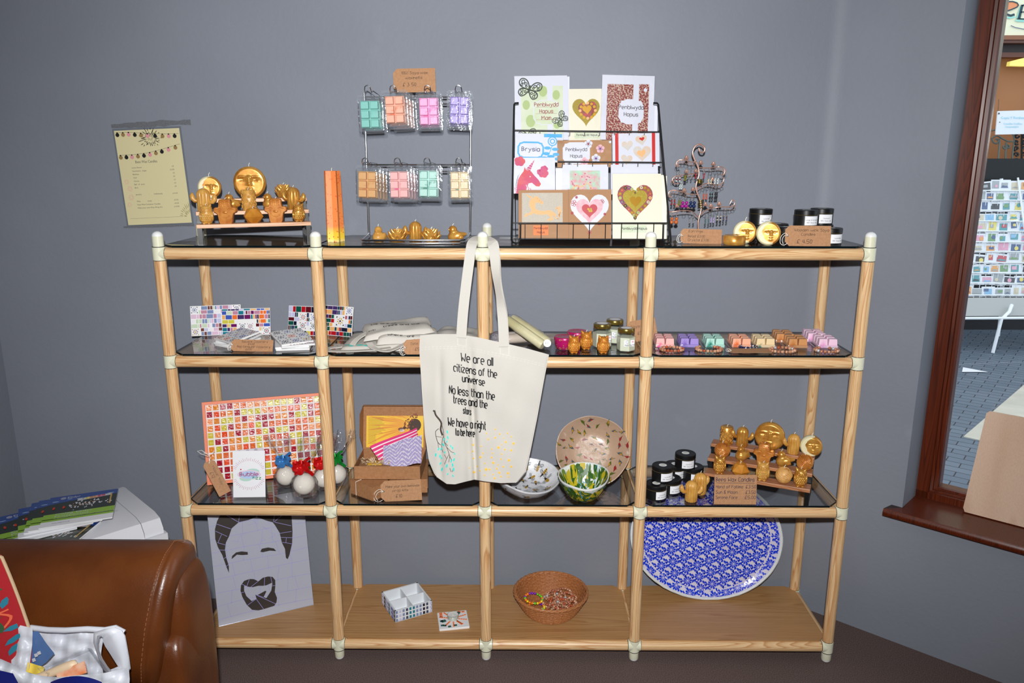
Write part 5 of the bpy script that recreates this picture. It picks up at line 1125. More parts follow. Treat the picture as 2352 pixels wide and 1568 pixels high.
# ------------------------------------------------------------------ pink tins, owls, jars
PINKT = M('raspberry_tin', (190, 22, 104), .3, .2, coat=.4); GOLDP = M('gold_scroll_paint', (206, 176, 110), .4, .3); BROWNP = M('dark_scroll_paint', (84, 34, 30), .5)
def k_pinktin():
    t = mk('decorated_tin', 'tin'); mb = MB(); R = .031
    mb.lathe([(.001, 0), (.023, 0), (.027, .003), (R, .017), (R, .026)], 36)
    T = lambda u, v, off: (lambda a, r: V((r*cos(a), r*sin(a), v)))(-pi/2+u/R, (R if v > .016 else .027+.004*(v-.003)/.014)+off)
    for k in range(8):
        u0 = (k-3.5)*.0243
        for q in range(5): mb.line([(u0-.004+.001*q, .004+.0035*q), (u0, .0065+.0035*q), (u0+.004-.001*q, .004+.0035*q)], .0012, T, 1 if q % 2 else 2, .0003)
        mb.line([(u0+.012+.004*cos(a), .006+.003*sin(a)) for a in [b*.8 for b in range(9)]], .0012, T, 1, .0003)
    mb.build('body', [PINKT, GOLDP, BROWNP], t, smooth=50)
    mb = MB(); mb.lathe([(R+.0012, .0255), (R+.0018, .029), (R+.0018, .036), (R, .0385), (R-.003, .0375), (.001, .0375)], 36)
    T = lambda u, v, off: (lambda a: V(((R+.0018+off)*cos(a), (R+.0018+off)*sin(a), v)))(-pi/2+u/R)
    for k in range(9):
        u0 = (k-4)*.0216; mb.line([(u0+(.006-.0006*q)*cos(q*.75), .0322+(.0032-.0003*q)*sin(q*.75)) for q in range(9)], .0013, T, 1 if k % 2 else 2, .0003)
    T2 = lambda u, v, off: V((u, v, .0376+off))
    for k in range(10): a = 2*pi*k/10; mb.line([(.02*cos(a)+.005*cos(q), .02*sin(a)+.005*sin(q)) for q in [b*.8 for b in range(8)]], .0014, T2, 1, .0004)
    mb.build('lid', [PINKT, GOLDP, BROWNP], t, smooth=50); return t
PT = Kit(k_pinktin)
PT.put(stand(1297, .075, z2), .2, 'raspberry pink tin with gold scrolls, nearer of two, left of owls', 'raspberry tins'); PT.put(stand(1326, .15, z2), .9, 'raspberry pink tin with gold scrolls, farther back behind the owl candles', 'raspberry tins')
OWLA = Kit(k_owl(M('golden_amber_wax', (222, 150, 60), .34, .25, var=(190, 112, 34), vscale=45))); OG = 'owl candles before the jars'
OWLA.put(stand(1318, .025, z2), .0, 'amber owl candle in front of the raspberry tins', OG, .93); OWLA.put(stand(1346, .075, z2), .0, 'amber owl candle behind and between the two front owls', OG, .98); OWLA.put(stand(1385, .025, z2), .0, 'amber owl candle standing in front of the glass jars', OG, .93)
HONEY = M('pale_jar_wax', (226, 226, 206), .45); BRASSL = M('brass_lid', (150, 128, 62), .25, .8)
def k_jar():
    t = mk('candle_jar', 'candle jar'); hx = lambda r, z, n=6: [V((r*cos(2*pi*k/n+pi/6), r*sin(2*pi*k/n+pi/6), z)) for k in range(n)]
    mb = MB(); rd = lambda r, z: [V((r*cos(2*pi*k/6+pi/6), r*sin(2*pi*k/6+pi/6), z)) for k in range(6)]
    mb.loft([rd(.026, 0), rd(.0285, .003), rd(.0285, .046), rd(.024, .054)], caps=True); mb.lathe([(.0225, .053), (.0215, .06)], 30, caps=False); mb.build('glass', JARGLASS, t, smooth=20, bevel=.0015)
    mb = MB(); mb.loft([rd(.0255, .003), rd(.027, .005), rd(.027, .044)], caps=True); mb.build('wax', HONEY, t, smooth=20)
    mb = MB(); mb.lathe([(.0245, .058), (.0252, .059), (.0252, .0685), (.024, .0705), (.001, .0705)], 40); mb.disc(0, 0, .0165, lambda u, v, o: V((u, v, .0706+o)), 1, .0004, 24); mb.build('lid', [BRASSL, WHITE], t)
    mb = MB(); y = -.0285*cos(pi/6)-.0008; T = lambda u, v, o: V((u, y-o, v)); mb.rbox((0, y+.0002, .0285), (.033, .0004, .02), .0001, 1)
    mb.line([(-.006+.0045*cos(a), .033+.0045*sin(a)) for a in [k*.45 for k in range(14)]], .0006, T, 1, .0004); mb.hand('Honeysuckle', .002, .0215, .0042, T, 1, .0004, 'c', w=.0006, sx=.8); mb.hand('Natural soya candle', 0, .0195, .0013, T, 1, .0004, 'c', w=.0002, sx=.9)
    for k in range(5): a = k*1.256; mb.disc(.0115+.002*cos(a), .033+.002*sin(a), .0013, T, 2, .0004, 8)
    mb.build('label', [WHITE, GREYT, PINKI], t, smooth=0); return t
JAR = Kit(k_jar); JG = 'hexagonal candle jars with brass lids'
JAR.put(stand(1382, .095, z2), .35, 'hexagonal jar candle with brass lid, left one behind the owl', JG, 1.06); JAR.put(stand(1411, .155, z2), .15, 'hexagonal jar candle with brass lid, farthest back of the three', JG, 1.06); JAR.put(stand(1437, .05, z2), .25, 'hexagonal jar candle with brass lid, nearest beside the fourth post', JG, 1.0)
ktag('price_tag', 'kraft price tag leaning behind the jars and the fourth front post', stand(1479, .18, z2), .092, .068, [('Soya wax', .012, .045, .008), ('£3', .03, .022, .009)], tilt=-14, roll=-10, string=0)
# ------------------------------------------------------------------ wax melts and bracelets on the second level, right bay
MLG = 'wax melt packs lying on the second level'
for px, Y, col, rz, lab in ((1524, .125, 'rose', -.06, 'pale pink wax melts with magenta streaks lying beside the fourth post'), (1579, .125, 'purple', -.05, 'purple wax melt pack lying second from left on the second level'), (1637, .125, 'mint', -.06, 'mint wax melts with teal streaks lying on the second level'), (1697, .125, 'peach', -.06, 'peach wax melts with orange streaks lying on the second level'),
    (1751, .125, 'cream', -.05, 'cream wax melts with green flecks lying on the second level'), (1825, .12, 'caramel', -.08, 'caramel brown wax melt pack lying near the right end, front one'), (1893, .12, 'lilac', -.08, 'pale pink wax melt pack lying at the right end, front one'),
    (1797, .19, 'caramel', -.1, 'caramel brown wax melt pack behind the front caramel one'), (1868, .2, 'lilac', -.1, 'pale pink wax melt pack behind the front pale pink one')):
    t = pack(col, lab, MLG, True); t.location = stand(px, Y, z2)+V((0, 0, .0143)); t.rotation_euler = (radians(-90), 0, rz); t.scale = (1.05, 1.48, 1.02)
BW = [M('bead_wood_%s' % 'abcd'[i], c, .2, coat=.5, var=d, vscale=180) for i, (c, d) in enumerate((((214, 158, 122), (140, 74, 50)), ((190, 90, 52), (164, 66, 36)), ((226, 184, 152), (176, 116, 84)), ((136, 62, 42), (206, 146, 110))))]
def bracelet(lab, P, rz, ra, rb, nb, mats, br, group, gap=0, tiltx=0, seed=1, chip=False, name='bead_bracelet'):
    t = thing(name, lab, 'bracelet', P, group=group, rot=(tiltx, 0, rz)); rr = random.Random(seed); mb = MB()
    for k in range(nb):
        a = gap/2+(2*pi-gap)*k/(nb-(1 if gap else 0))+pi/2; r = br*rr.uniform(.88, 1.08); c = (ra*cos(a), rb*sin(a), br)
        if chip: mb.sphere(c, (r*rr.uniform(.7, 1.2), r*rr.uniform(.6, 1), r*rr.uniform(.6, 1)), 6, 4, mi=int(rr.random()*len(mats)), R=Euler((rr.random()*3, rr.random()*3, 0)).to_matrix())
        else: mb.sphere(c, r, 10, 7, mi=int(rr.random()*(len(mats)-1)) if rr.random() > .08 else len(mats)-1)
    o = mb.build('beads', mats, t, smooth=40 if not chip else 0)
    m2 = MB(); m2.tube([(ra*cos(a), rb*sin(a), br) for a in [gap/2+(2*pi-gap)*k/24+pi/2 for k in range(25)]], .0007, 5, closed=False); m2.build('elastic', DSIL, t)
    return t
BG = 'bracelets along the second level'; CR = M('crystal_bead', (220, 222, 226), .1, .5); LAPIS = [M('lapis_chip', (24, 38, 96), .2, coat=.4), M('dark_lapis_chip', (12, 18, 54), .2, coat=.4), DSIL]
bracelet('brown patterned bead bracelet in front of the pale pink melts by the post', stand(1543, .052, z2), 0, .033, .026, 19, BW+[CR], .0052, BG, seed=1)
bracelet('brown bead bracelet with an open gap in front of the mint melts', stand(1628, .055, z2), 0, .038, .031, 19, BW+[CR], .0052, BG, 1.3, seed=2)
bracelet('dark blue stone chip bracelet in front of the cream melts', stand(1719, .078, z2), 0, .026, .017, 48, LAPIS, .0056, BG, seed=3, chip=True)
bracelet('brown bead bracelet in front of the caramel melts', stand(1797, .045, z2), .1, .037, .028, 20, BW+[CR], .0052, BG, seed=4)
bracelet('brown bead bracelet with an open gap at the right end of the level', stand(1898, .045, z2), -.1, .033, .026, 17, BW+[CR], .0052, BG, 1.0, seed=5)
t = ktag('price_tag', 'kraft price tag lying flat before the blue stone bracelet', stand(1726, .012, z2), .124, .042, [], tilt=-86, roll=0, rz=0); t.location.z += .004
# ------------------------------------------------------------------ third level, left bay: mosaic tray, tag, leaflet, bath bombs
z3 = ZG['3']
CORAL = M('coral_paint', (240, 132, 92), .5); GROUT = M('white_grout', (232, 232, 232), .6)
TT = [M(n+'_glass_tile', c, .12, coat=.5, bump=.5, bscale=180) for n, c in (('amber', (226, 132, 28)), ('orange', (222, 100, 38)), ('lime', (206, 190, 54)), ('dark_red', (164, 18, 42)), ('vermilion', (232, 76, 24)), ('apricot', (232, 140, 78)))]
TRm = [GROUT]+TT
t, mb, w = leanpanel('mosaic_tray', 'coral-framed tray of orange, yellow and red glass tiles leaning in the left bay', 'tray', (477, 1113), (752, 1083), z3, .272, .24, lambda *a: None, None, None, .006)
h = .272; fr = .009; nx, ny = 17, 11; rr = random.Random(21); mw = [2, 1, 3, 2, 1.2, 2]
for i in range(nx):
    for j in range(ny):
        x0, y0 = fr+(w-2*fr)*i/nx+.0022, fr+(h-2*fr)*j/ny+.0022; x1, y1 = fr+(w-2*fr)*(i+1)/nx-.0022, fr+(h-2*fr)*(j+1)/ny-.0022
        jx, jy = rr.uniform(-.0007, .0007), rr.uniform(-.0007, .0007); c = 1+rr.choices(range(6), [2, 2, 3, 2, 1, 1])[0]; tx, tz = rr.uniform(-.0003, .0003), rr.uniform(-.0003, .0003)
        vs = [TV(x+jx, y+jy, o) for x, y, o in ((x0, y0, 0), (x1, y0, 0), (x1, y1, 0), (x0, y1, 0), (x0+.001, y0+.001, .0022+tx), (x1-.001, y0+.001, .0022+tz), (x1-.001, y1-.001, .0022-tx), (x0+.001, y1-.001, .0022-tz))]
        mb.add(vs, [(4, 5, 6, 7), (0, 1, 5, 4), (1, 2, 6, 5), (2, 3, 7, 6), (3, 0, 4, 7)], c)
mb.build('tiled_base', TRm, t, smooth=0)
mb = MB(); q = .011
for x0, x1, y0, y1 in ((0, w, 0, fr), (0, w, h-fr, h), (0, fr, fr, h-fr), (w-fr, w, fr, h-fr)): mb.box(((x0+x1)/2, -q/2+.003, (y0+y1)/2), (x1-x0, q+.006, y1-y0))
mb.build('frame', CORAL, t, smooth=0); tray = t
def tagat(name, label, c0, c1, Y0, Y1, hh, lines, string=True, th=.0008):     # tag whose text runs from pixel c0 to c1 along its lower edge
    A, B = at(*c0, Y0), at(*c1, Y1); u = (B-A); w = u.length; u.normalize(); d = (CAM-A).normalized(); v = d.cross(u).normalized()
    t = thing(name, label, 'price tag'); oriented(t, A, u, v); mb = MB(); c = hh*.22
    mb.prism([(0, hh-c), (0, c), (c, 0), (w, 0), (w, hh), (c, hh)], 0, th, R=Matrix.Rotation(radians(90), 3, 'X'))
    for s, a, b, k in lines: mb.hand(s, a, b, k, TV, 1, th+.0006, slant=.08, wob=.1, seed=2, w=k*.085)
    mb.build('card', [KRAFT, INK], t, smooth=0); return t, w
t, w = tagat('price_tag', 'kraft price tag reading Mosaic tray hanging at the left of the tray', (464, 1066), (504, 1141), .05, .03, .038, [('Mosaic tray', .02, .022, .0075), ('£12', .035, .008, .009)])
mb = MB(); mb.tube([(.008, -.001, .019), (-.006, .0, .03), (-.018, .004, .030), (-.03, .01, .02)], .0009, 6); mb.tube([(-.018, .002, .03), (-.04, -.002, .018), (-.044, -.002, .006), (-.03, 0, .012), (-.014, .003, .028), (-.02, .004, .05)], .0009, 6); mb.build('string', STRING, t)
# folded leaflet
B, R_ = on(536, 1142, z3), on(610, 1141, z3); u = (R_-B).normalized(); w = (R_-B).length; lean = .2; nv = V((0, 0, 1)).cross(u); v = (V((0, 0, 1))*cos(lean)+nv*sin(lean)).normalized()
t = oriented(thing('folded_leaflet', 'white folded leaflet reading Bubble Fizz standing before the mosaic tray', 'leaflet'), B, u, v); h = .148; mb = MB(); panel(mb, w, h, .0006)
PURW, BLUEW, MINTW, GRNT, PINKT2 = M('lilac_wash_print', (226, 208, 226), .6), M('blue_wash_print', (178, 206, 240), .6), M('mint_wash_print', (184, 220, 208), .6), M('green_lettering', (40, 140, 90), .6), M('pink_lettering', (176, 84, 128), .6)
for k in range(21):
    a = radians(20+140*k/20)
    for sg, y0 in ((1, h*.6), (-1, h*.4)):
        r0, r1 = .052, .062+.004*(k % 2); mb.line([(w/2+r0*.82*cos(a), y0-.012*sg+sg*r0*.75*sin(a)), (w/2+r1*.82*cos(a), y0-.012*sg+sg*r1*.75*sin(a))], .0008, TV, 5, .0004)
mb.disc(w*.62, h*.555, .021, TV, 3, .0003, 22, .009); mb.disc(w*.4, h*.405, .02, TV, 3, .0003, 22, .009); mb.disc(w*.5, h*.49, .037, TV, 1, .0005, 28, .014); mb.disc(w*.5, h*.48, .03, TV, 2, .0007, 28, .012)
mb.hand('Bubble', w*.5, h*.46, .012, TV, 5, .001, 'c', w=.0022, sx=1.05); mb.hand('fizz', w*.74, h*.385, .0095, TV, 4, .001, 'c', w=.0018, sx=1.1); mb.disc(w*.25, h*.6, .0022, TV, 6, .001)
mb.build('front_page', [WHITE, PURW, BLUEW, MINTW, GRNT, PINKT2, M('crimson_dot_print', (180, 30, 60), .6)], t, smooth=0)
mb = MB(); mb.T = Matrix.Rotation(radians(38), 4, 'Z'); panel(mb, w*.98, h*1.0, .0006)
for k in range(9): mb.disc(.012+.009*k, h*(.86+.05*((k*2) % 3)), .006, TV, 1, .0003, 14)
mb.build('back_page', [M('grey_leaflet_paper', (214, 210, 220), .6), M('grey_bubble_print', (176, 170, 186), .6)], t, smooth=0)
BOMB = M('bath_bomb', (238, 232, 220), .9, bump=.5, bscale=150)
def bow(t, c, r, mat, seed):
    rr = random.Random(seed); mb = MB(); c = V(c)
    for k in range(6):
        a = 2*pi*k/6+.3; d = V((cos(a), -.35-.3*sin(a)**2, sin(a)*.75)); s = d.cross(V((0, 1, .2))).normalized()
        pts = [c, c+d*r*.6+V((0, -.002, .003)), c+d*r, c+d*r*.75+s*r*.28+V((0, -.004, 0)), c+V((0, -.004, 0))]; strap(mb, pts, r*.5, (0, -1, .3), .0008, 4)
    for s in (-1, 1):
        strap(mb, [c, c+V((s*r*.6, -.004, -r*.5)), c+V((s*r*1.1+r*.3, -.004, -r*1.25))], r*.42, (0, -1, 0), .0008, 4)
    strap(mb, [c, c+V((r*.5, -.003, r*.7)), c+V((r*1.1, -.003, r*1.1))], r*.35, (0, -1, 0), .0008, 4); mb.build('bow', mat, t, smooth=60)
def bomb(lab, px, Y, r, ribbon, seed, lean):
    P = stand(px, Y, z3); t = thing('bath_bomb', lab, 'bath bomb', P, group='wrapped bath bombs'); mb = MB(); mb.sphere((0, 0, r+.002), r, 28, 18); mb.build('ball', BOMB, t, smooth=60)
    rr = random.Random(seed); mb = MB(); zn = 2*r+.02; lx, ly = lean
    prof = [(.5, .0012), (1.12, .004), (1.2, .25), (1.14, .6), (.98, .85), (.7, 1.08), (.24, 1.42), (.22, 1.54), (.6, 1.8), (1.0, 2.4), (1.15, 2.75)]
    rings = []
    for q, zz in prof:
        z = zz*2*r if zz > .01 else zz; k = max(0, zz-1.45); ring = []
        for i in range(28):
            a = 2*pi*i/28; j = 1+(.16 if zz < 1.1 else .3)*rr.uniform(-1, 1)*(.4 if zz < .3 else 1); ring.append(V((q*r*cos(a)*j+lx*k*r*2, q*r*sin(a)*j*(.75 if zz > 1.2 else 1)+ly*k*r*2, z+(rr.uniform(-.25, .35)*r*(zz > 2.6)))))
        rings.append(ring)
    mb.loft(rings); mb.build('cellophane', CELLO, t, smooth=50); bow(t, (0, -r*.25, 3.0*r), r*.74, ribbon, seed)
RIBB = {n: M(n+'_satin_ribbon', c, .22, .35) for n, c in dict(blue=(66, 132, 200), red=(206, 20, 22), green=(20, 140, 50)).items()}
bomb('wrapped white bath bomb tied with a blue ribbon bow', 658, .135, .031, RIBB['blue'], 4, (-.25, .1)); bomb('wrapped white bath bomb tied with a red ribbon bow, nearest one', 700, .065, .034, RIBB['red'], 6, (.35, .15))
bomb('wrapped white bath bomb half hidden behind the second post', 745, .12, .031, RIBB['red'], 8, (.25, .2)); bomb('wrapped bath bomb with a green ribbon bow right of the second post', 775, .15, .031, RIBB['green'], 9, (.35, .2))
# ------------------------------------------------------------------ third level, second bay: kraft boxes
KBOX = M('kraft_box_card', (172, 124, 84), .75, var=(160, 112, 72), vscale=140)
def closed_box(lab, P, rz, w, d, h, string=True):
    t = thing('kraft_box', lab, 'box', P, rz, group='kraft wrap kit boxes'); mb = MB(); mb.box((0, 0, h/2-.0004), (w-.002, d-.002, h-.001)); mb.build('tray', KBOX, t, smooth=0)
    mb = MB(); mb.box((0, 0, h-.0005), (w, d, .0016)); mb.box((0, -d/2, h*.55), (w*.94, .0016, h*.86)); 
    for s in (-1, 1): mb.prism([(-w*.47*1, 0), (0, 0), (0, 0)], 0, 0) if 0 else mb.box((s*w*.5, -d*.2, h*.6), (.0014, d*.5, h*.7))
    mb.build('lid', KBOX, t, smooth=0)
    if string:
        mb = MB(); x = -w*.22
        mb.tube([(x, -d/2-.002, .001), (x, -d/2-.002, h+.001), (x, d/2+.002, h+.001), (x, d/2+.002, .001)], .0009, 6)
        for s in (-1, 1): mb.tube([(x, -d*.1, h+.001), (x+s*.012, -d*.1-.006, h+.006), (x+s*.018, -d*.1, h+.002), (x, -d*.1, h+.001)], .0009, 6)
        mb.build('string', STRING, t)
    return t
B = on(868, 1141, z3); closed_box('closed kraft box with string under the open kraft box, left one', V((B.x-.0, .115, z3)), -.62, .105, .175, .046); closed_box('closed kraft box under the open box, its right end showing', stand(940, .16, z3), .10, .125, .17, .046, False)
P = stand(899, .15, z3+.047); t = thing('open_kraft_box', 'open kraft wrap kit box on the closed boxes, with fabric inside', 'box', P, .0); w, d, h = .212, .15, .045
mb = MB(); e = .0016
for c, s in (((0, 0, e/2), (w, d, e)), ((0, -d/2+e/2, h/2), (w, e, h)), ((0, d/2-e/2, h/2), (w, e, h)), ((-w/2+e/2, 0, h/2), (e, d, h)), ((w/2-e/2, 0, h/2), (e, d, h))): mb.box(c, s)
mb.build('tray', KBOX, t, smooth=0)
ld = MB(); ang = radians(16); Rl = Matrix.Translation((0, d/2, h)) @ Matrix.Rotation(-ang, 4, 'X'); ld.T = Rl; Lh = .148
ld.box((0, 0, Lh/2), (w, e, Lh)); ld.box((0, -.02, Lh), (w*.97, .042, e))
for s in (-1, 1): ld.add([(s*w/2, 0, .0), (s*w/2, -.012, .01), (s*w/2+s*.004, -.044, .05), (s*w/2+s*.004, -.044, Lh-.03), (s*w/2, -.01, Lh), (s*w/2, 0, Lh)], [(0, 1, 2, 3, 4, 5)] if s > 0 else [(5, 4, 3, 2, 1, 0)])
ld.build('lid', KBOX, t, smooth=0)
lf = MB(); lf.T = Rl; a0, a1, b0, b1 = -w*.45, w*.46, .006, .112; T = lambda u, v, o: V((u, -.0012-o, v)); lf.rect(a0, b0, a1, b1, T, 0, .0004); rr = random.Random(3)
fx, fy = a1-.02, b0+.075
for k in range(26):
    a = pi*.62+k*.075; l_ = .12+.05*(k % 3); q = [(fx+.02*cos(a), fy+.02*sin(a)), (fx+l_*.5*cos(a-.035), fy+l_*.5*sin(a-.035)), (fx+l_*cos(a), fy+l_*sin(a)), (fx+l_*.5*cos(a+.035), fy+l_*.5*sin(a+.035))]
    lf.poly([(max(a0, min(a1, x)), max(b0, min(b1, y))) for x, y in q], T, 1, .0006+.00001*k)
for k in range(60): r_ = .032*sqrt(rr.random())+.012; a = rr.uniform(pi*.5, pi*1.5); lf.disc(fx+r_*cos(a), fy+r_*sin(a)*.9, .0028, T, 2, .001+.00001*k, 6)
lf.disc(fx-.01, fy, .022, T, 3, .0009, 16)
for k in range(20): lf.rect(a0+.006, b1-.008-.0045*k, a0+.006+rr.uniform(.04, .06)*(1 if k < 12 else .55), b1-.0072-.0045*k, T, 3, .0012)
bx, by = fx-.055, fy-.014; lf.disc(bx, by, .011, T, 2, .0014, 12, .006); lf.disc(bx+.011, by+.005, .005, T, 3, .0015, 10); lf.disc(bx+.002, by-.004, .009, T, 4, .0015, 12, .005)
for k in range(3): lf.line([(bx-.006+.004*k, by-.005), (bx-.004+.004*k, by+.005)], .0016, T, 3, .0016)
lf.build('leaflet', [M('sunflower_yellow_print', (240, 196, 34), .5), M('sunflower_petal_print', (226, 148, 30), .5), M('seed_print', (130, 66, 22), .6), M('dark_seed_print', (60, 34, 16), .6), M('bee_wing_print', (208, 196, 190), .5)], t, smooth=0)
STR1, STR2 = M('pink_stripe_cloth', (232, 60, 130), .85), M('white_stripe_cloth', (246, 238, 240), .85); ZIG = [M('lavender_cloth', (160, 148, 192), .85), M('silver_zigzag_cloth', (206, 202, 214), .85)]
fb_ = MB(); fb_.grid(lambda u, v: V((-.035+.12*u-.03*v*(1-u), -.005+.04*u-.01*v+.004*sin(u*6), .03+.06*v+.062*u*(1-.2*v))), 28, 14, mf=lambda u, v: int(v*9) % 2); fb_.build('striped_cloth', [STR1, STR2], t, smooth=60)
fb_ = MB(); fb_.grid(lambda u, v: V((-.02+.125*u, -.045+.03*v-.004*sin(u*5), .03+.062*v+.028*u*v+.01*u+.003*sin(u*9+v*3))), 40, 24, mf=lambda u, v: 1 if (v*7+abs((u*3) % 1-.5)*3.2) % 1 < .34 else 0); fb_.build('zigzag_cloth', ZIG, t, smooth=60)
sh = MB(); rr = random.Random(8)
for k in range(60):
    p = V((rr.uniform(-.095, .0), rr.uniform(-.06, -.01), .036+rr.uniform(0, .014))); q = [p]
    for i in range(4): q.append(q[-1]+V((rr.uniform(-.008, .008), rr.uniform(-.006, .006), rr.uniform(-.004, .006))))
    strap(sh, q, .003, (rr.uniform(-1, 1), rr.uniform(-1, 1), 1), .0004, 3)
sh_o = sh.build('shredded_paper', M('shredded_kraft', (214, 190, 158), .8), t, smooth=60); sh_o['kind'] = 'stuff'
mb = MB(); mb.rbox((-.045, -.035, .04), (.05, .03, .008), .006); mb.build('wax_bar', M('ochre_wax', (190, 150, 40), .5), t)
mb = MB(); mb.box((-.045, -.03, .02), (.1, .07, .036)); mb.build('paper_filling', M('kraft_filling', (150, 110, 76), .9), t)
ktag('price_tag', 'kraft price tag reading Make your own beeswax wrap kits', stand(923, .018, z3), .128, .066, [('Make your own beeswax', .016, .044, .0072, .106), ('wrap kits', .036, .031, .0072), ('£10', .046, .012, .0095)], tilt=-10, roll=-3.5, sk=1.2)
# ------------------------------------------------------------------ bowls
def bowl(lab, P, R, dep, mats, paint, rot=(0, 0, 0), seed=1, flat=.45, wob=.03, group='paper mache bowls'):
    t = thing('paper_bowl', lab, 'bowl', P, group=group, rot=rot); rr = random.Random(seed); ph = [rr.uniform(0, 6) for _ in range(4)]
    wv = lambda a: 1+wob*(sin(2*a+ph[0])+.6*sin(3*a+ph[1])+.3*sin(7*a+ph[2])); zr = lambda a: 1+wob*1.6*(sin(2*a+ph[3])+.5*sin(5*a+ph[1]))
    f = lambda s: max(0, (s-flat)/(1-flat))**1.7
    mb = MB(); n = 56
    def ring(s, off, zo): return [V(((R*s+off)*wv(a)*cos(a), (R*s+off)*wv(a)*sin(a), .003+dep*f(s)*zr(a)+zo)) for a in [2*pi*k/n for k in range(n)]]
    ss = [.0008, .2, flat, flat+.1, flat+.2, flat+.32, .88, .95, 1]
    mb.loft([ring(s, .002 if s > flat else 0, -.003) for s in ss], caps=False); mb.loft([ring(1, .002, -.003), ring(1, .0015, .001), ring(1, -.001, .0012)]); mb.loft([ring(s, 0, 0) for s in ss[::-1]], caps=False)
    def Tin(u, v, off):
        r = sqrt(u*u+v*v)+1e-9; a = atan2(v, u); s = r/R; q = ring_pt(s, a); return q+V((-u/r*off*1.2, -v/r*off*1.2, off*1.6))
    def ring_pt(s, a): return V((R*s*wv(a)*cos(a), R*s*wv(a)*sin(a), .003+dep*f(s)*zr(a)))
    def Tout(u, v, off):      # u angle, v 0..1 from foot to rim
        s = flat+(1-flat)*v; q = ring_pt(s, u); k = .004+off; return q+V((cos(u)*k, sin(u)*k, -.003-off))
    paint(mb, Tin, Tout, R); mb.build('bowl', mats, t, smooth=70); return t
BM = [M('brown_paper_mache', (184, 154, 130), .38, coat=.35, bump=1, bscale=45), M('bird_red_print', (150, 34, 34), .4), M('bird_green_print', (84, 96, 30), .4), M('bird_grey_print', (74, 88, 92), .4), M('bird_yellow_print', (190, 140, 34), .4), BLACK]
def birds(mb, Tin, Tout, R):
    rr = random.Random(31); pts = []
    while len(pts) < 58:
        r, a = R*.97*sqrt(rr.random()), rr.uniform(0, 2*pi); p = (r*cos(a), r*sin(a))
        if all((p[0]-q[0])**2+(p[1]-q[1])**2 > (R*.165)**2 for q in pts): pts.append(p)
        elif rr.random() < .002: break
    for x, y in pts:
        th, s = rr.uniform(0, 6.28), .0095*rr.uniform(.8, 1.15); c, n = cos(th), sin(th); L_ = lambda q: [(x+s*(a*c-b*n), y+s*(a*n+b*c)) for a, b in q]; b1, b2 = rr.choice([(1, 3), (2, 2), (3, 4), (1, 1), (2, 4), (3, 1)])
        mb.poly(L_([(1, .1), (.75, .38), (.3, .42), (-.4, .3), (-1.3, .25), (-.6, -.05), (-.2, -.35), (.4, -.35), (.75, -.1)]), Tin, b1, .0005)
        mb.poly(L_([(.3, .25), (-.1, .3), (-.75, .2), (-.3, -.15), (.1, -.1)]), Tin, b2, .0008); mb.poly(L_([(1, .1), (1.35, .05), (.95, .25)]), Tin, 5, .0008); mb.line(L_([(.0, -.3), (-.1, -.7)]), s*.08, Tin, 5, .0008)
B = at(1357, 1095, .2); bowl('large brown bowl printed with small birds, propped facing forward', V((stand(1357, .24, z3).x, .225, z3+.0)), .118, .05, BM, birds, (radians(62), 0, radians(-3)), 4, .45, .022)
t = [o for o in bpy.data.objects if o.name.startswith('paper_bowl')][0]; bpy.context.view_layer.update()
t.location.z += z3-min((t.matrix_world @ v.co).z for v in t.children[0].data.vertices)-0; bpy.context.view_layer.update()
WB = [M('white_paper_mache', (226, 228, 232), .3, coat=.5, bump=.6, bscale=50, var=(206, 208, 214), vscale=30), M('bee_yellow_print', (200, 156, 50), .4), M('bee_black_print', (44, 40, 38), .5), M('bee_wing_grey_print', (176, 180, 186), .4)]
def bees(mb, Tin, Tout, R):
    rr = random.Random(13); pts = []
    def bee(T, x, y, s, th, sx=1):
        c, n = cos(th), sin(th); L_ = lambda q: [(x+s*sx*(a*c-b*n), y+s*(a*n+b*c)) for a, b in q]; el = lambda a, b, rx, ry: [(a+rx*cos(k*.63), b+ry*sin(k*.63)) for k in range(10)]
        for w_ in ((.1, .8, .3, .75), (.1, -.8, .3, .75), (-.5, .6, .25, .5)): mb.line(L_(el(*w_)), s*.07, T, 2, .0005, True); mb.poly(L_(el(*w_)), T, 3, .0004)
        mb.poly(L_(el(-.45, 0, .75, .42)), T, 1, .0008)
        for k in range(3): mb.line(L_([(-.9+.35*k, -.33), (-.9+.35*k, .33)]), s*.13, T, 2, .0011)
        mb.poly(L_(el(.4, 0, .35, .32)), T, 2, .0009); mb.poly(L_(el(.85, 0, .2, .22)), T, 2, .0009)
        for k in (-1, 1): mb.line(L_([(.95, k*.1), (1.4, k*.4)]), s*.07, T, 2, .0009); mb.line(L_([(.2, k*.3), (-.1, k*1.0), (-.5, k*1.3)]), s*.06, T, 2, .0009)
    while len(pts) < 24:
        r, a = R*.93*sqrt(rr.random()), rr.uniform(0, 6.28); p = (r*cos(a), r*sin(a))
        if all((p[0]-q[0])**2+(p[1]-q[1])**2 > (R*.25)**2 for q in pts): pts.append(p); bee(Tin, *p, .0105, rr.uniform(0, 6.28))
        elif rr.random() < .001: break
    for k in range(16): bee(lambda u, v, o: Tout(u, v, o), 2*pi*k/16, .35+.4*(k % 2), .12, rr.uniform(0, 6.28), .9)
bowl('white bowl printed with yellow bees, half behind the hanging tote bag', stand(1206, .12, z3), .104, .05, WB, bees, (radians(12), radians(3), .4), 7, .5, .035)
LB = [M('lemon_bowl_white', (230, 234, 232), .2, coat=.6), M('lemon_print', (196, 176, 34), .35), M('leaf_print', (48, 92, 22), .35), M('light_leaf_print', (108, 136, 40), .35), M('blue_stem_print', (84, 160, 196), .35)]
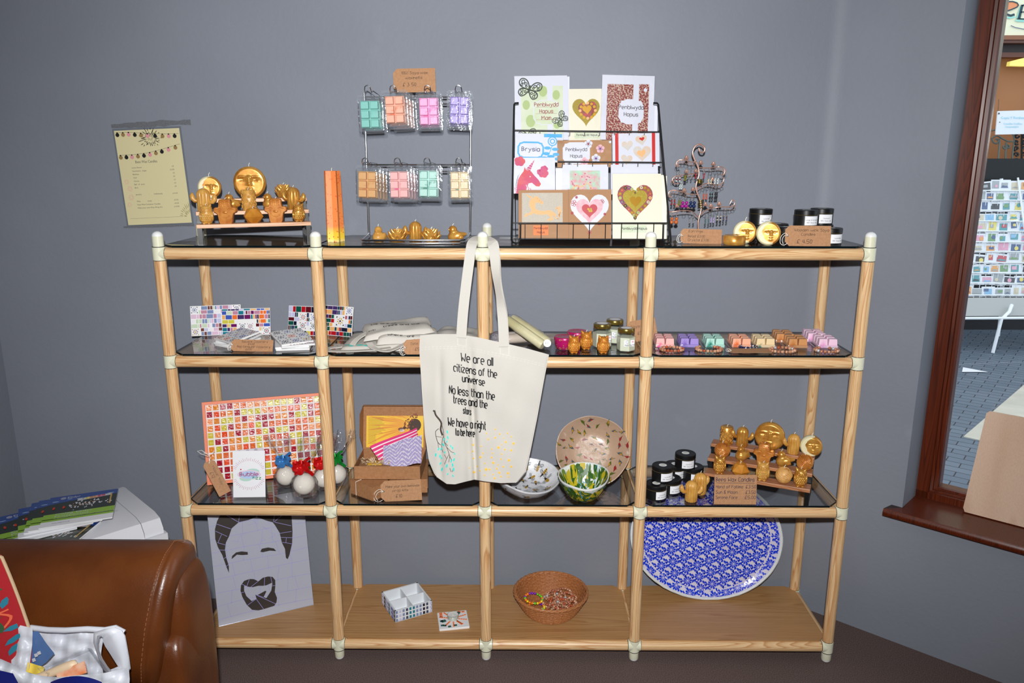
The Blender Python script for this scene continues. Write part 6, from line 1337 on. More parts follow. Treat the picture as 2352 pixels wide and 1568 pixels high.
def lemons(mb, Tin, Tout, R):
    rr = random.Random(17)
    for T, W_, n, sx, sy in ((Tin, 0, 230, 1, 1), (Tout, 1, 210, 1, 1)):
        for k in range(n):
            if W_: x, y, s = rr.uniform(0, 6.28), rr.uniform(.03, .97), .12; ax, ay = 1.9, 1.35
            else: r, a = R*.97*rr.random()**.36, rr.uniform(0, 6.28); x, y, s = r*cos(a), r*sin(a), .0092; ax, ay = 1, 1
            th = rr.uniform(0, 6.28); c, q = cos(th), sin(th); kind = rr.choices([1, 2, 3, 4], [2, 4, 2, 2])[0]
            if kind == 4: pts = [(1.7, 0), (.6, .5), (-.6, .1), (-1.6, .5), (-1.55, .3), (-.6, -.12), (.6, .28), (1.7, -.2)]
            elif kind == 1: pts = [(1.35, 0), (1, .5), (.3, .85), (-.5, .8), (-1.1, .4), (-1.4, 0), (-1.1, -.4), (-.5, -.8), (.3, -.85), (1, -.5)]
            else: pts = [(1.6, 0), (.7, .5), (-.4, .48), (-1.5, 0), (-.4, -.42), (.7, -.45)]
            P_ = [(x+s*ax*(a*c-b*q)*.8, y+s*ay*(a*q+b*c)) for a, b in pts]
            if W_: P_ = [(a, min(.99, max(.01, b))) for a, b in P_]
            else: P_ = [(a*min(1, R*.985/sqrt(a*a+b*b+1e-12)), b*min(1, R*.985/sqrt(a*a+b*b+1e-12))) for a, b in P_]
            mb.poly(P_, T, kind, .0003+.000008*k)
bowl('green, yellow and white lemon-patterned bowl standing before the bird bowl', stand(1339, .068, z3), .080, .07, LB, lemons, (radians(8), 0, 0), 2, .38, .02)
# ------------------------------------------------------------------ third level, right bay: tins, cacti, sign, stepped stand
TG3 = 'black candle tins on the third level'
for px, Y, k, rz, lab in ((1506, .055, 0, .5, 'lower front black candle tin beside the fourth post, third level'), (1539, .10, 0, .45, 'lower black candle tin just behind the front one by the post'), (1591, .195, 0, .25, 'lower black candle tin nearest the stepped stand, third level'), (1549, .215, 0, .5, 'lower black candle tin at the back, mostly hidden, third level'),
    (1521, .085, 1, .35, 'upper black candle tin resting on the two by the fourth post'), (1573, .19, 1, .15, 'topmost black candle tin at the back of the third level pile')):
    p = stand(px, Y, z3+.0484*k); p.z = z3+.0484*k; (TINC if px in (1573, 1591) else TIN).put(p, rz, lab, TG3)
CACY.put(stand(1587, .03, z3), .1, 'yellow cactus candle in front, left of the kraft candle sign', 'cactus candles by the candle sign', 1.06); CACY.put(stand(1607, .085, z3), .6, 'yellow cactus candle just behind the front one, beside the sign', 'cactus candles by the candle sign', 1.1)
t = ktag('price_sign', 'square kraft price sign headed Bees Wax Candles, third level', stand(1688, .004, z3), .131, .094, [('Bees Wax Candles', .004, .073, .0125, .119), ('Hand of Fatima', .005, .0515, .0095, .083), ('£3.50', .097, .0515, .010, .031), ('Sun & Moon', .005, .034, .010, .066), ('£3.50', .097, .034, .010, .030), ('Serene Face', .005, .0175, .0095, .067), ('£5.00', .095, .0175, .010, .033)], tilt=-7, roll=0, string=0, cut='r', ink=M('dark_marker_ink', (44, 40, 66), .7))
for o in t.children:
    mbx = MB(); mbx.line([(-.0605, .068), (.058, .068)], .0011, lambda u, v, off: V((u, -off, v)), 0, .0006); mbx.build('underline', o.data.materials[1], t, smooth=0); break
A2, B2 = on(1625, 1058, z3+.081), on(1865, 1096, z3+.081); uu = (B2-A2).normalized(); uy = V((-uu.y, uu.x, 0)); A1, B1 = A2-uy*.046, B2-uy*.046
spotR, angR = tier('tiered_stand', 'three-step wooden stand with black metal sides, on the third level at right', A1, B1, z3, WALNUT)
GR = 'candles on the lower right stepped stand'
for kit, k, px, rz, sc, lab in ((PILG, 2, 1668, 0, 1.0, 'golden flower-carved pillar candle at left of the top step, lower stand'), (CACG, 2, 1704, .1, 1.02, 'golden cactus candle beside the flower pillar, lower stand'), (SERENE, 2, 1766, .0, .98, 'large round golden sleeping-face candle on the lower stand'), (CACY, 2, 1821, .5, 1.02, 'yellow cactus candle beside the small moon, lower stand'), (MOON, 2, 1861, .1, 1.0, 'sun and moon face candle at right end of the lower stand'),
    (WOOLA, 1, 1658, .4, 1.1, 'golden wool ball candle at left of the middle step, lower stand'), (BIRDG, 1, 1703, .9, .98, 'golden bird candle facing forward on the lower stand'), (HAMSA, 1, 1753, 0, .98, 'amber hand-shaped candle on the lower stand'), (BIRDG, 1, 1798, .1, 1.02, 'golden bird candle in profile on the lower stand'), (WOOLA, 1, 1847, 1.2, 1.12, 'golden wool ball candle at right end of the middle step'),
    (OWLG, 0, 1652, .2, 1, 'golden owl candle at left of the front step, behind the sign'), (GEO, 0, 1699, 0, 1.0, 'smooth faceted candle behind the top edge of the kraft sign'), (OWLY, 0, 1751, 0, 1.05, 'pale yellow owl candle just right of the kraft sign'), (WOOLP, 0, 1799, .2, 1.1, 'pale wool ball candle between two owls on the lower stand'), (OWLG, 0, 1837, .1, 1.02, 'golden owl candle at right end of the front step, lower stand')):
    kit.put(spotR(k, px), rz+angR*.5-.2, lab, GR, sc)
# ------------------------------------------------------------------ bottom boards: portrait panel, box, tile, basket, blue tray
B, R_ = on(503, 1438, ZBD), on(720, 1388, ZBD); u = (R_-B).normalized(); w = (R_-B).length; nv = V((0, 0, 1)).cross(u)
lean = .20; v = (V((0, 0, 1))*cos(lean)+nv*sin(lean)).normalized(); h = .405
t = oriented(thing('mosaic_portrait', 'grey mosaic portrait panel of a bearded laughing face leaning on the left bottom board', 'picture panel'), B, u, v); mb = MB(); panel(mb, w, h, .004)
PGREY, PDARK, PVIO, PSIL = M('grey_mirror_tile', (186, 190, 206), .22, .1, spec=.6), M('charcoal_tile', (62, 56, 54), .3), M('violet_grout', (158, 152, 218), .5), M('silver_edge', (200, 202, 208), .2, .8)
rr = random.Random(6)
def pp(x, y):    # pixel of the photo's panel face -> panel coordinates
    d = ray(x, y); n = u.cross(v); k = (B-CAM).dot(n)/d.dot(n); q = CAM+d*k-B; return (q.dot(u), q.dot(v))
cr = lambda pts: [pp(430+a*.2041, 1160+b*.2041) for a, b in pts]
for k in range(9):       # grout lines of the pale tiles
    y = h*(k+.5)/9; mb.line([(0, y), (w*.3, y+rr.uniform(-.006, .006)), (w*.7, y+rr.uniform(-.006, .006)), (w, y+rr.uniform(-.004, .004))], .0011, TV, 2, .0002)
    n_ = rr.randint(5, 7)
    for q in range(1, n_): x = w*(q+rr.uniform(-.25, .25))/n_; mb.line([(x, y), (x+rr.uniform(-.01, .01), min(h, y+h/9))], .0010, TV, 2, .0002)
for k in range(26): x, y = w*rr.uniform(.25, .8), h*rr.uniform(.62, .85); a = rr.uniform(0, 3); mb.line([(x, y), (x+.02*cos(a), y+.02*sin(a))], .0009, TV, 2, .0002)
hairL = [(470, 760), (440, 690), (395, 560), (345, 470), (315, 380), (312, 270), (335, 180), (370, 110), (420, 20), (520, -60), (650, -110), (800, -130), (950, -120), (1080, -60), (1150, 30), (1175, 130), (1185, 290), (1180, 430), (1150, 560), (1130, 606), (1110, 590), (1100, 490), (1065, 420), (1040, 310), (985, 220), (960, 190), (900, 175), (780, 130), (690, 165), (580, 190), (500, 260), (470, 350), (435, 420), (425, 500), (440, 590), (468, 680)]
def patch(pts, mi, off=.0006): mb.poly(cr(pts)[::-1] if 0 else cr(pts), TV, mi, off)
patch(hairL, 1); patch([(500, 605), (505, 570), (550, 530), (610, 518), (680, 525), (683, 555), (620, 560), (560, 555)], 1); patch([(822, 522), (840, 488), (910, 474), (975, 485), (1002, 515), (930, 510), (850, 528)], 1)
# beard and moustache as a ring, chin piece below
outer = [(600, 960), (605, 900), (640, 850), (700, 828), (750, 830), (800, 855), (850, 815), (910, 800), (960, 805), (990, 840), (992, 900), (985, 975), (1010, 1040), (1005, 1090), (980, 1130), (860, 1168), (800, 1182), (730, 1175), (670, 1120), (620, 1030)]
inner = [(640, 960), (640, 905), (665, 910), (700, 918), (740, 920), (800, 905), (850, 905), (890, 900), (950, 872), (958, 880), (955, 900), (945, 960), (890, 1045), (870, 1036), (830, 1020), (765, 1003), (780, 1050), (745, 1068), (725, 1076), (665, 1020)]
O_, I_ = cr(outer), cr(inner)
for k in range(len(O_)): j = (k+1) % len(O_); mb.poly([O_[k], O_[j], I_[j], I_[k]], TV, 1, .0006)
patch([(790, 1010), (880, 960), (890, 970), (858, 1035)], 1, .0008)
for q in (((318, 290), (450, 350)), ((330, 210), (490, 265)), ((340, 420), (430, 445)), ((385, 330), (345, 420)), ((350, 500), (430, 505)), ((415, 600), (445, 575)), ((425, 695), (465, 668)), ((430, 105), (580, 190)), ((590, 60), (580, 185)), ((780, 60), (782, 130)), ((985, 100), (970, 188)), ((1080, 100), (980, 185)), ((985, 190), (1170, 230)), ((1040, 315), (1175, 293)), ((1050, 360), (1183, 365)), ((1115, 360), (1110, 425)), ((1070, 415), (1175, 432)), ((610, 885), (670, 910)), ((700, 828), (670, 910)), ((800, 852), (710, 922)), ((872, 812), (866, 905)), ((940, 805), (955, 880)), ((958, 905), (992, 900)), ((602, 985), (640, 975)), ((675, 1125), (780, 1050)), ((775, 1050), (860, 1168)), ((765, 1003), (1000, 1110)), ((790, 1010), (860, 1036))): mb.line(cr(q), .0013, TV, 2, .0010)
mb.build('tile_face', [PGREY, PDARK, PVIO], t, smooth=0); mb = MB()
for x0, x1, y0, y1 in ((-.001, .0, 0, h), (w, w+.001, 0, h), (0, w, -.001, 0), (0, w, h, h+.001)): mb.box(((x0+x1)/2, .0012, (y0+y1)/2), (max(.001, x1-x0), .007, max(.001, y1-y0)))
mb.build('edge_strip', PSIL, t, smooth=0)
# four-compartment box
c = (on(876, 1400, ZBD)+on(993, 1405, ZBD))/2; P1, P2, P3 = on(908, 1430, ZBD), on(993, 1405, ZBD), on(876, 1400, ZBD); ux = (P2-P1); Lx = ux.length; ux.normalize(); Ly = Lx*1.0
ang = atan2(ux.y, ux.x); WBX = M('white_painted_wood', (226, 230, 234), .55); t = thing('mosaic_box', 'white open box with four compartments and blue mosaic sides on the bottom board', 'box', P1, ang); H = .044; e = .005; mb = MB()
for cc, s in (((Lx/2, Ly/2, e/2), (Lx, Ly, e)), ((Lx/2, e/2, H/2), (Lx, e, H)), ((Lx/2, Ly-e/2, H/2), (Lx, e, H)), ((e/2, Ly/2, H/2), (e, Ly, H)), ((Lx-e/2, Ly/2, H/2), (e, Ly, H)), ((Lx/2, Ly/2, H*.48), (Lx-e, .002, H*.92)), ((Lx/2, Ly/2, H*.48), (.002, Ly-e, H*.92))): mb.box(cc, s)
mb.build('body', WBX, t, smooth=0); mb = MB(); rr = random.Random(4); BL = ['navy', 'steel', 'teal', 'steel', 'lilac', 'cobalt', 'slate', 'teal']; cw = [rr.choice(BL) for _ in range(24)]
for f, (nn, Ls) in enumerate(((11, Lx), (11, Ly))):
    for i in range(nn):
        for j in range(3):
            s0 = Ls*(i+.2)/nn; s1 = Ls*(i+.8)/nn; z0_, z1_ = H*(j+.22)/3, H*(j+.86)/3; col = TI[cw[i+11*f]]
            if f == 0: mb.box(((s0+s1)/2, -.0006, (z0_+z1_)/2), (s1-s0, .0014, z1_-z0_), mi=col)
            else: mb.box((-.0006, (s0+s1)/2, (z0_+z1_)/2), (.0014, s1-s0, z1_-z0_), mi=col)
mb.build('mosaic_tiles', TMATS, t, smooth=0)
P1, P2, P3 = on(1009, 1450, ZBD), on(1079, 1443, ZBD), on(1001, 1416, ZBD); ux = P2-P1; Lx = ux.length; ang = atan2(ux.y, ux.x); t = thing('mosaic_tile_holder', 'small white square tile with orange and green mosaic, front of the bottom board', 'tealight holder', P1, ang); mb = MB(); Ly = .098
mb.rbox((Lx/2, Ly/2, .004), (Lx, Ly, .008), .003, 2); T = lambda a, b, o: V((a, b, .008+o)); OT, GTm = TI['orange'], TI['green']; rr = random.Random(2)
def chip(x, y, sx, sy, th, mi): c_, n_ = cos(th), sin(th); mb.add([T(x+a*c_-b*n_, y+a*n_+b*c_, o) for o in (0, .0012) for a, b in ((-sx, -sy), (sx, -sy), (sx, sy), (-sx, sy))], [(4, 5, 6, 7), (0, 1, 5, 4), (1, 2, 6, 5), (2, 3, 7, 6), (3, 0, 4, 7)], mi)
cx, cy = Lx*.5, Ly*.55
for k in range(11):
    a = -.9+k*.62
    if k % 4 == 3: chip(cx+.034*cos(a), cy+.034*sin(a), .008, .006, a, GTm)
    else:
        for q in range(4):
            r_ = .022+.0075*q; x, y = cx+r_*cos(a), cy+r_*sin(a)
            if .004 < x < Lx-.004 and .004 < y < Ly-.004: chip(x, y, .003, .0024, a, OT)
for x, y, m_ in ((.012, .09, OT), (.012, .08, OT), (.012, .07, OT), (.02, .018, GTm), (.035, .01, GTm), (.011, .045, GTm), (.088, .088, OT), (.075, .09, OT), (.055, .014, GTm), (.012, .02, GTm)): chip(x, y, .005, .004, rr.uniform(-.3, .3), m_)
mb.build('tile', TMATS, t, smooth=0)
t = thing('tealight', 'white tealight candle in a clear cup on the small mosaic tile', 'candle', P1+ux.normalized()*cx+V((-sin(ang), cos(ang), 0))*cy+V((0, 0, .0094))); mb = MB(); mb.lathe([(.018, 0), (.019, .001), (.0195, .016), (.0188, .016), (.0182, .002)], 32, caps=False); mb.build('cup', JARGLASS, t)
mb = MB(); mb.lathe([(.0175, .001), (.018, .0135), (.016, .0128), (.003, .012), (.0005, .013)], 28); mb.build('wax', M('white_tealight_wax', (226, 226, 222), .5), t); mb = MB(); wick(mb, 0, 0, .013, .004, .001); mb.build('wick', WICK, t)
# wicker basket
WICK1 = M('brown_wicker', (190, 126, 78), .45, var=(158, 98, 56), vscale=220, bump=.4, bscale=400); bc = V((.455, .155, ZBD)); t = thing('wicker_basket', 'round brown wicker basket of beads on the bottom board, third bay', 'basket', bc)
rb_, rt_, hb = .078, .124, .074; mb = MB(); NR, NA = 15, 160
def bas(s, sg): r = rb_+(rt_-rb_)*(s**.75); return r
rings = []
for i in range(NR+1):
    s = i/NR; ring = []
    for k in range(NA):
        a = 2*pi*k/NA; wv = .0022*cos(20*a+pi*(i % 2)); r = bas(s, 1)+wv+.0012*(-1)**i*0; ring.append(V((r*cos(a), r*sin(a), .003+hb*s)))
    rings.append(ring)
inn = [[V((p.x*(1-.004/p.xy.length), p.y*(1-.004/p.xy.length), p.z)) for p in r] for r in rings]
mb.loft(rings); mb.loft(inn[::-1]); mb.lathe([(.001, 0), (rb_, 0), (rb_, .005), (.001, .006)], 60)
for i in range(NR):      # the weave's separate strands stand proud
    s = (i+.5)/NR; r = bas(s, 1); mb.tube([V(((r+.0024*cos(20*2*pi*k/80+pi*(i % 2)))*cos(2*pi*k/80), (r+.0024*cos(20*2*pi*k/80+pi*(i % 2)))*sin(2*pi*k/80), .003+hb*s)) for k in range(80)], .0024, 6, closed=True)
    r -= .004; mb.tube([V(((r+.0024*cos(20*2*pi*k/80+pi*(i % 2)))*cos(2*pi*k/80), (r+.0024*cos(20*2*pi*k/80+pi*(i % 2)))*sin(2*pi*k/80), .003+hb*s)) for k in range(80)], .0024, 6, closed=True)
mb.build('woven_wall', WICK1, t, smooth=60); mb = MB()
for k in range(20): a = 2*pi*(k+.5)/20; mb.tube([V((bas(s, 1)*cos(a), bas(s, 1)*sin(a), .003+hb*s))*1 for s in [q/8 for q in range(9)]], .0022, 6)
mb.build('stake', WICK1, t, smooth=60); mb = MB()
for j in range(3): mb.tube([V(((rt_-.001+.003*cos(pi*2*k/120*12+j*2.1))*cos(2*pi*k/120), (rt_-.001+.003*cos(pi*2*k/120*12+j*2.1))*sin(2*pi*k/120), .003+hb+.003*sin(pi*2*k/120*12+j*2.1))) for k in range(120)], .0036, 6, closed=True)
mb.build('rim', WICK1, t, smooth=60)
RB = [M(n+'_rainbow_bead', c, .25, coat=.4) for n, c in (('violet', (130, 40, 190)), ('blue', (30, 70, 200)), ('green', (110, 210, 40)), ('yellow', (250, 210, 30)), ('orange', (250, 130, 30)), ('red', (214, 26, 40)))]
rr = random.Random(5); pg = 'bead bracelets heaped in the wicker basket'
pos = [(.02, -.04, .03, .034), (.05, .0, .046, .032), (.005, .01, .036, .036), (.06, .028, .03, .03), (.035, -.035, .045, .03), (.03, .02, .010, .036), (.0, -.03, .012, .034), (.04, -.025, .016, .036), (.055, .01, .022, .034), (.015, .035, .024, .036), (.03, -.01, .030, .037), (.062, -.012, .034, .03), (.02, .018, .042, .033), (.045, .03, .044, .03)]
for k, (x, y, z, r_) in enumerate(pos):
    bracelet('brown wooden bead bracelet in the mixed heap inside the wicker basket', bc+V((x, y, z)), rr.uniform(0, 6), r_, r_*.9, 21, BW+[CR], .005, pg, tiltx=rr.uniform(-.25, .25), seed=k+30)
for k, (x, y, z) in enumerate(((-.052, -.016, .020), (-.058, .014, .036))):
    bracelet('rainbow bead bracelet in the basket, '+('lower one' if k == 0 else 'upper one')+' at the left', bc+V((x, y, z)), .4+k, .031, .03, 20, RB, .0046, pg, tiltx=-.1+.2*k, seed=k+50)
# large oval blue tray
BTW, BTB, BTL = M('white_tray_lacquer', (224, 220, 234), .22, coat=.8, bump=.5, bscale=40, var=(208, 200, 222), vscale=14), M('cobalt_damask_print', (22, 58, 214), .2, coat=.8, bump=.5, bscale=40), M('white_tray_rim', (222, 226, 226), .35, bump=.5, bscale=120)
base = V((1.003, .226, ZBD)); topY = .288; th_ = atan2(topY-.226, .44); a_, b_ = .268, .222
v = V((0, sin(th_), cos(th_))); u = V((1, 0, 0)); roll = radians(-9)
t = oriented(thing('oval_tray', 'large oval tray with blue damask pattern and white rim leaning on the right bottom board', 'tray'), base+v*.001, u, v); mb = MB(); ca, sa = cos(roll), sin(roll); cz = b_*1.01
def el(r, n=90): return [(a_*r*cos(2*pi*k/n)*ca-b_*r*sin(2*pi*k/n)*sa, cz+a_*r*cos(2*pi*k/n)*sa+b_*r*sin(2*pi*k/n)*ca) for k in range(n)]
dz = lambda r: .014*min(1, max(0, (1-r)/.14))**1.5
rings = [[V((x, dz(r), z)) for x, z in el(r)] for r in (.0005, .5, .84, .88, .92, .965)]
mb.loft(rings[::-1], caps=False)
def Tt(x, z, o):
    p, q = x*ca+(z-cz)*sa, -x*sa+(z-cz)*ca; r = sqrt((p/a_)**2+(q/b_)**2); return V((x, dz(r)-o, z))
ins = lambda x, z, k=.95: ((x*ca+(z-cz)*sa)/a_)**2+((-x*sa+(z-cz)*ca)/b_)**2 < k*k
def clampi(x, z, k=.955):
    p, q = x*ca+(z-cz)*sa, -x*sa+(z-cz)*ca; r = sqrt((p/a_)**2+(q/b_)**2); f = min(1, k/max(r, 1e-9)); p, q = p*f, q*f; return (p*ca-q*sa, cz+p*sa+q*ca)
s_ = .054; d45 = radians(-30)
for i in range(-8, 9):
    for j in range(-8, 9):
        gx, gy = (i+.5*(j % 2))*s_, j*s_*.62; x0, z0 = gx*cos(d45)-gy*sin(d45), cz+gx*sin(d45)+gy*cos(d45)
        def loc(a, b): return (x0+a*cos(d45)-b*sin(d45), z0+a*sin(d45)+b*cos(d45))
        if not ins(x0, z0, 1.05): continue
        for k in range(10):
            q = 2*pi*k/10; ps = [loc(s_*r_*cos(q+d), s_*r_*sin(q+d)) for r_, d in ((.03, 0), (.18, .25), (.24, .29), (.31, .12), (.28, 0), (.31, -.12), (.24, -.29), (.18, -.25))]
            if any(ins(*p_) for p_ in ps): mb.poly([clampi(*p_) for p_ in ps], Tt, 1, .0006)
        for sx in (-1, 1):
            for sy in (-1, 1):
                cx_, cy_ = sx*s_*.36, sy*s_*.2
                for kk in range(3):
                    q0 = 1.1*kk+sx*.8+sy*.4; ps = [loc(cx_+s_*.10*cos(q0+2.1*kk)+s_*.115*rr_*cos(q0+dd), cy_+s_*.07*sin(q0+2.1*kk)+s_*.115*rr_*sin(q0+dd)) for rr_, dd in ((1.2, 0), (.6, .7), (.7, 2), (1, 2.6), (.45, 3.4), (.6, 5))]
                    if any(ins(*p_) for p_ in ps): mb.poly([clampi(*p_) for p_ in ps], Tt, 1, .0006)
                ar = [loc(cx_+s_*.075*cos(q)*(1-.09*n_)+sx*s_*.05, cy_+s_*.07*sin(q)*(1-.09*n_)) for n_, q in enumerate([sx*.7*n_+sy for n_ in range(8)])]
                if all(ins(*p_) for p_ in ar): mb.line(ar, s_*.045, Tt, 1, .0007)
mb.build('patterned_face', [BTW, BTB], t, smooth=60); mb = MB()
mb.loft([[V((x, dz(.965), z)) for x, z in el(.962)], [V((x, -.002, z)) for x, z in el(.97)], [V((x, -.003, z)) for x, z in el(.985)], [V((x, .0, z)) for x, z in el(1)], [V((x, .006, z)) for x, z in el(.99)], [V((x, .018, z)) for x, z in el(.86)], [V((x, .019, z)) for x, z in el(.02)]])
for k in range(len(mb.v)): mb.v[k] += V((0, .0006*sin(k*1.7), .0006*sin(k*2.9)))
mb.build('rim', BTL, t, smooth=60)
# ------------------------------------------------------------------ hanging tote bag
def plerp(P, s):
    L_ = [0]
    for i in range(len(P)-1): L_.append(L_[-1]+sqrt((P[i+1][0]-P[i][0])**2+(P[i+1][1]-P[i][1])**2))
    s *= L_[-1]
    for i in range(len(P)-1):
        if s <= L_[i+1] or i == len(P)-2: f = (s-L_[i])/max(1e-9, L_[i+1]-L_[i]); return (P[i][0]+(P[i+1][0]-P[i][0])*f, P[i][1]+(P[i+1][1]-P[i][1])*f)
def coons(top, bot, lef, rig):
    def f(u, v):
        c, d, a, b = plerp(top, u), plerp(bot, u), plerp(lef, v), plerp(rig, v)
        return tuple((1-v)*c[i]+v*d[i]+(1-u)*a[i]+u*b[i]-((1-u)*(1-v)*top[0][i]+u*(1-v)*top[-1][i]+(1-u)*v*bot[0][i]+u*v*bot[-1][i]) for i in (0, 1))
    return f
bagf = coons([(968, 770), (1000, 767), (1050, 767), (1095, 774), (1150, 786), (1205, 799), (1258, 814)], [(1026, 1111), (1045, 1112), (1072, 1105), (1090, 1101), (1112, 1105), (1150, 1109), (1186, 1108)],
             [(968, 770), (966, 800), (972, 900), (979, 1000), (988, 1060), (1003, 1095), (1026, 1111)], [(1258, 814), (1249, 860), (1231, 960), (1214, 1045), (1205, 1085), (1186, 1108)])
def bagY(x, y):
    k = blob(y, 760, 900); xf = 1078+(y-770)*.045; d = x-xf
    Y = -.050-.012*exp(-((x-1150)/70)**2)*k-.012*exp(-((x-1030)/30)**2)*k
    Y += .012*exp(-(d/6)**2)*k-.006*exp(-((d-14)/9)**2)*k-.005*exp(-((d+14)/9)**2)*k
    xg = 1010+(y-770)*.01; Y += .006*exp(-((x-xg)/7)**2)*k
    q = (x-1100)*.55+(y-1000); Y -= .004*exp(-((q-(-30+.3*(x-1200)))/9)**2)*blob(x, 1110, 1170)*blob(y, 950, 1000)
    return Y+.0015*sin(x*.09+y*.03)+.001*sin(y*.06-x*.05)
t = thing('tote_bag', 'natural cotton tote bag with printed verse hanging from the middle post of the rack', 'tote bag'); mb = MB()
mb.grid(lambda u, v: at(*bagf(u, 1-v), bagY(*bagf(u, 1-v))), 70, 70)
def Tp(px, py, off): return at(px, py, bagY(px, py)-off*1.4-.0004)
def verse(s, x0, y0, x1, y1, hpx, pen=2.3):
    nat = stroke_text(s)[1]*hpx/6; mb.hand(s, 0, 0, hpx, lambda a, b, off: Tp(x0+a, y0+(y1-y0)*a/(x1-x0)-b, off), 1, .0006, sx=(x1-x0)/nat, w=pen)
for a in (('We are all', 1059, 829, 1132, 840, 19), ('citizens of the', 1042, 852, 1141, 868, 18), ('universe', 1062, 876, 1113, 886, 17), ('No less than the', 1032, 903, 1136, 919, 19), ('trees and the', 1041, 925, 1119, 938, 18), ('stars', 1064, 949, 1082, 953, 15, 2.0), ('We have a right', 1029, 977, 1116, 987, 19), ('to be here', 1046, 999, 1090, 1003, 16)): verse(*a)
C4 = lambda x, y: (760+x*.2211, 900+y*.2211)
for pts, w_ in (([(1075, 190), (1090, 240), (1130, 290), (1148, 330), (1140, 390), (1160, 450)], 4), ([(1075, 190), (1068, 205)], 5), ([(1120, 380), (1088, 410), (1092, 460), (1110, 520), (1140, 550)], 1.4), ([(1150, 330), (1170, 420), (1180, 520), (1210, 590), (1240, 680), (1258, 710)], 1.2), ([(1095, 460), (1150, 470)], 1), ([(1180, 520), (1215, 560)], 1), ([(1200, 570), (1250, 620), (1280, 630)], 1), ([(1225, 650), (1200, 700), (1180, 750)], 1), ([(1235, 660), (1225, 730)], 1), ([(1235, 790), (1250, 830)], 1), ([(1270, 790), (1262, 830)], 1), ([(1110, 520), (1120, 590)], 1), ([(1165, 460), (1150, 560), (1165, 630)], 1), ([(1180, 650), (1200, 690)], 1)):
    mb.line([C4(*p) for p in smoothp([V((a, b, 0)) for a, b in pts], 3) for p in [(p.x, p.y)]], w_, Tp, 5, .0008)
rr = random.Random(3)
for x, y in ((1210, 412), (1215, 470), (1205, 515), (1165, 545), (1245, 560), (1150, 590), (1120, 590), (1185, 625), (1090, 650), (1135, 665), (1150, 685), (1280, 700), (1285, 640), (1140, 740), (1205, 765), (1155, 800), (1265, 755), (1275, 800), (1215, 850), (1268, 868), (1178, 490), (1265, 580), (1250, 715)):
    a = rr.uniform(.9, 2.2); s = rr.uniform(13, 21); c_, n_ = cos(a), sin(a); mb.poly([C4(x+s*(p*c_-q*n_), y+s*(p*n_+q*c_)) for p, q in ((1.3, 0), (.5, .5), (-.4, .45), (-1, 0), (-.4, -.4), (.5, -.4))], Tp, 2, .0010)
for x, y, s in ((1706, 387, 12), (1617, 430, 11), (1696, 433, 5), (1754, 437, 13), (1834, 430, 12), (1873, 466, 11), (1795, 479, 8), (1706, 475, 14), (1636, 491, 12), (1816, 520, 16), (1897, 535, 18), (1773, 546, 9), (1741, 577, 20), (1477, 549, 15), (1557, 564, 11), (1671, 593, 10), (1807, 598, 14), (1873, 606, 16), (1473, 616, 12), (1580, 636, 12), (1678, 637, 11), (1773, 646, 12), (1553, 677, 18), (1669, 680, 13), (1482, 689, 12), (1767, 697, 12), (1850, 709, 20), (1600, 741, 11), (1687, 736, 18), (1735, 756, 10), (1519, 772, 12), (1789, 776, 14), (1874, 775, 16), (1723, 797, 14), (1613, 804, 22), (1650, 805, 14), (1487, 832, 18), (1549, 818, 11), (1749, 838, 17), (1839, 845, 18), (1684, 857, 11), (1597, 866, 12), (1767, 878, 12), (1842, 883, 11), (1701, 895, 16), (1428, 625, 7), (1440, 790, 8)):
    a = rr.uniform(0, 1); mb.poly([C4(x+s*(1 if k % 2 == 0 else .45)*cos(a+k*pi/5), y+s*(1 if k % 2 == 0 else .45)*sin(a+k*pi/5)) for k in range(10)], Tp, 3, .0010)
for q in (.085, .1):
    for k in range(34):
        a, b = bagf(k/34, q*.95), bagf((k+.6)/34, q*.95); mb.line([a, b], .5, Tp, 4, .0005)
for x0, y0 in ((1050, 768), (1148, 788)):
    for p, q in (((1, 4), (21, 7)), ((1, 4), (1, 24)), ((21, 7), (21, 28)), ((1, 24), (21, 28))): mb.line([(x0+p[0], y0+p[1]), (x0+q[0], y0+q[1])], .7, Tp, 4, .0006)
mb.build('front_panel', BAGM, t, smooth=80)
mb = MB(); mb.grid(lambda u, v: at(*(lambda p: (p[0]+3*(1-2*u), p[1]+2*(1-v)*0-1.5*(1-v)))(bagf(1-u, 1-v)), -.030-.004*sin(u*7)), 30, 30); mb.build('back_panel', CANVAS, t, smooth=80)
mb = MB()
for us in (0, 1): mb.loft([[at(*bagf(us, v), bagY(*bagf(us, v))) for v in [k/30 for k in range(31)]], [at(*bagf(us, v), -.030) for v in [k/30 for k in range(31)]]], closed=False)
mb.loft([[at(*bagf(u, 1), bagY(*bagf(u, 1))) for u in [k/30 for k in range(31)]], [at(*bagf(u, 1), -.030) for u in [k/30 for k in range(31)]]], closed=False); mb.build('side_seam', CANVAS, t, smooth=80)
hp = [(1060, 775, -.056), (1064, 720, -.05), (1070, 665, -.044), (1077, 610, -.036), (1081, 580, -.028), (1085, 562, -.015), (1093, 552, .006), (1104, 549, .022), (1119, 552, .012), (1131, 562, -.012), (1136, 590, -.03), (1141, 640, -.04), (1149, 690, -.048), (1154, 730, -.05), (1157, 796, -.056)]
P_ = [at(*p) for p in hp]
def nrm(s):
    if s < .32: return V((0, -1, .1))
    if s > .64: return V((-.5*exp(-((s-.82)/.07)**2)*2.2, -1, .1))
    return V((0, -.35, 1))
mb = MB(); strap(mb, P_, .0275, nrm, .003, 6); mb.build('handle', CANVAS, t, smooth=60)
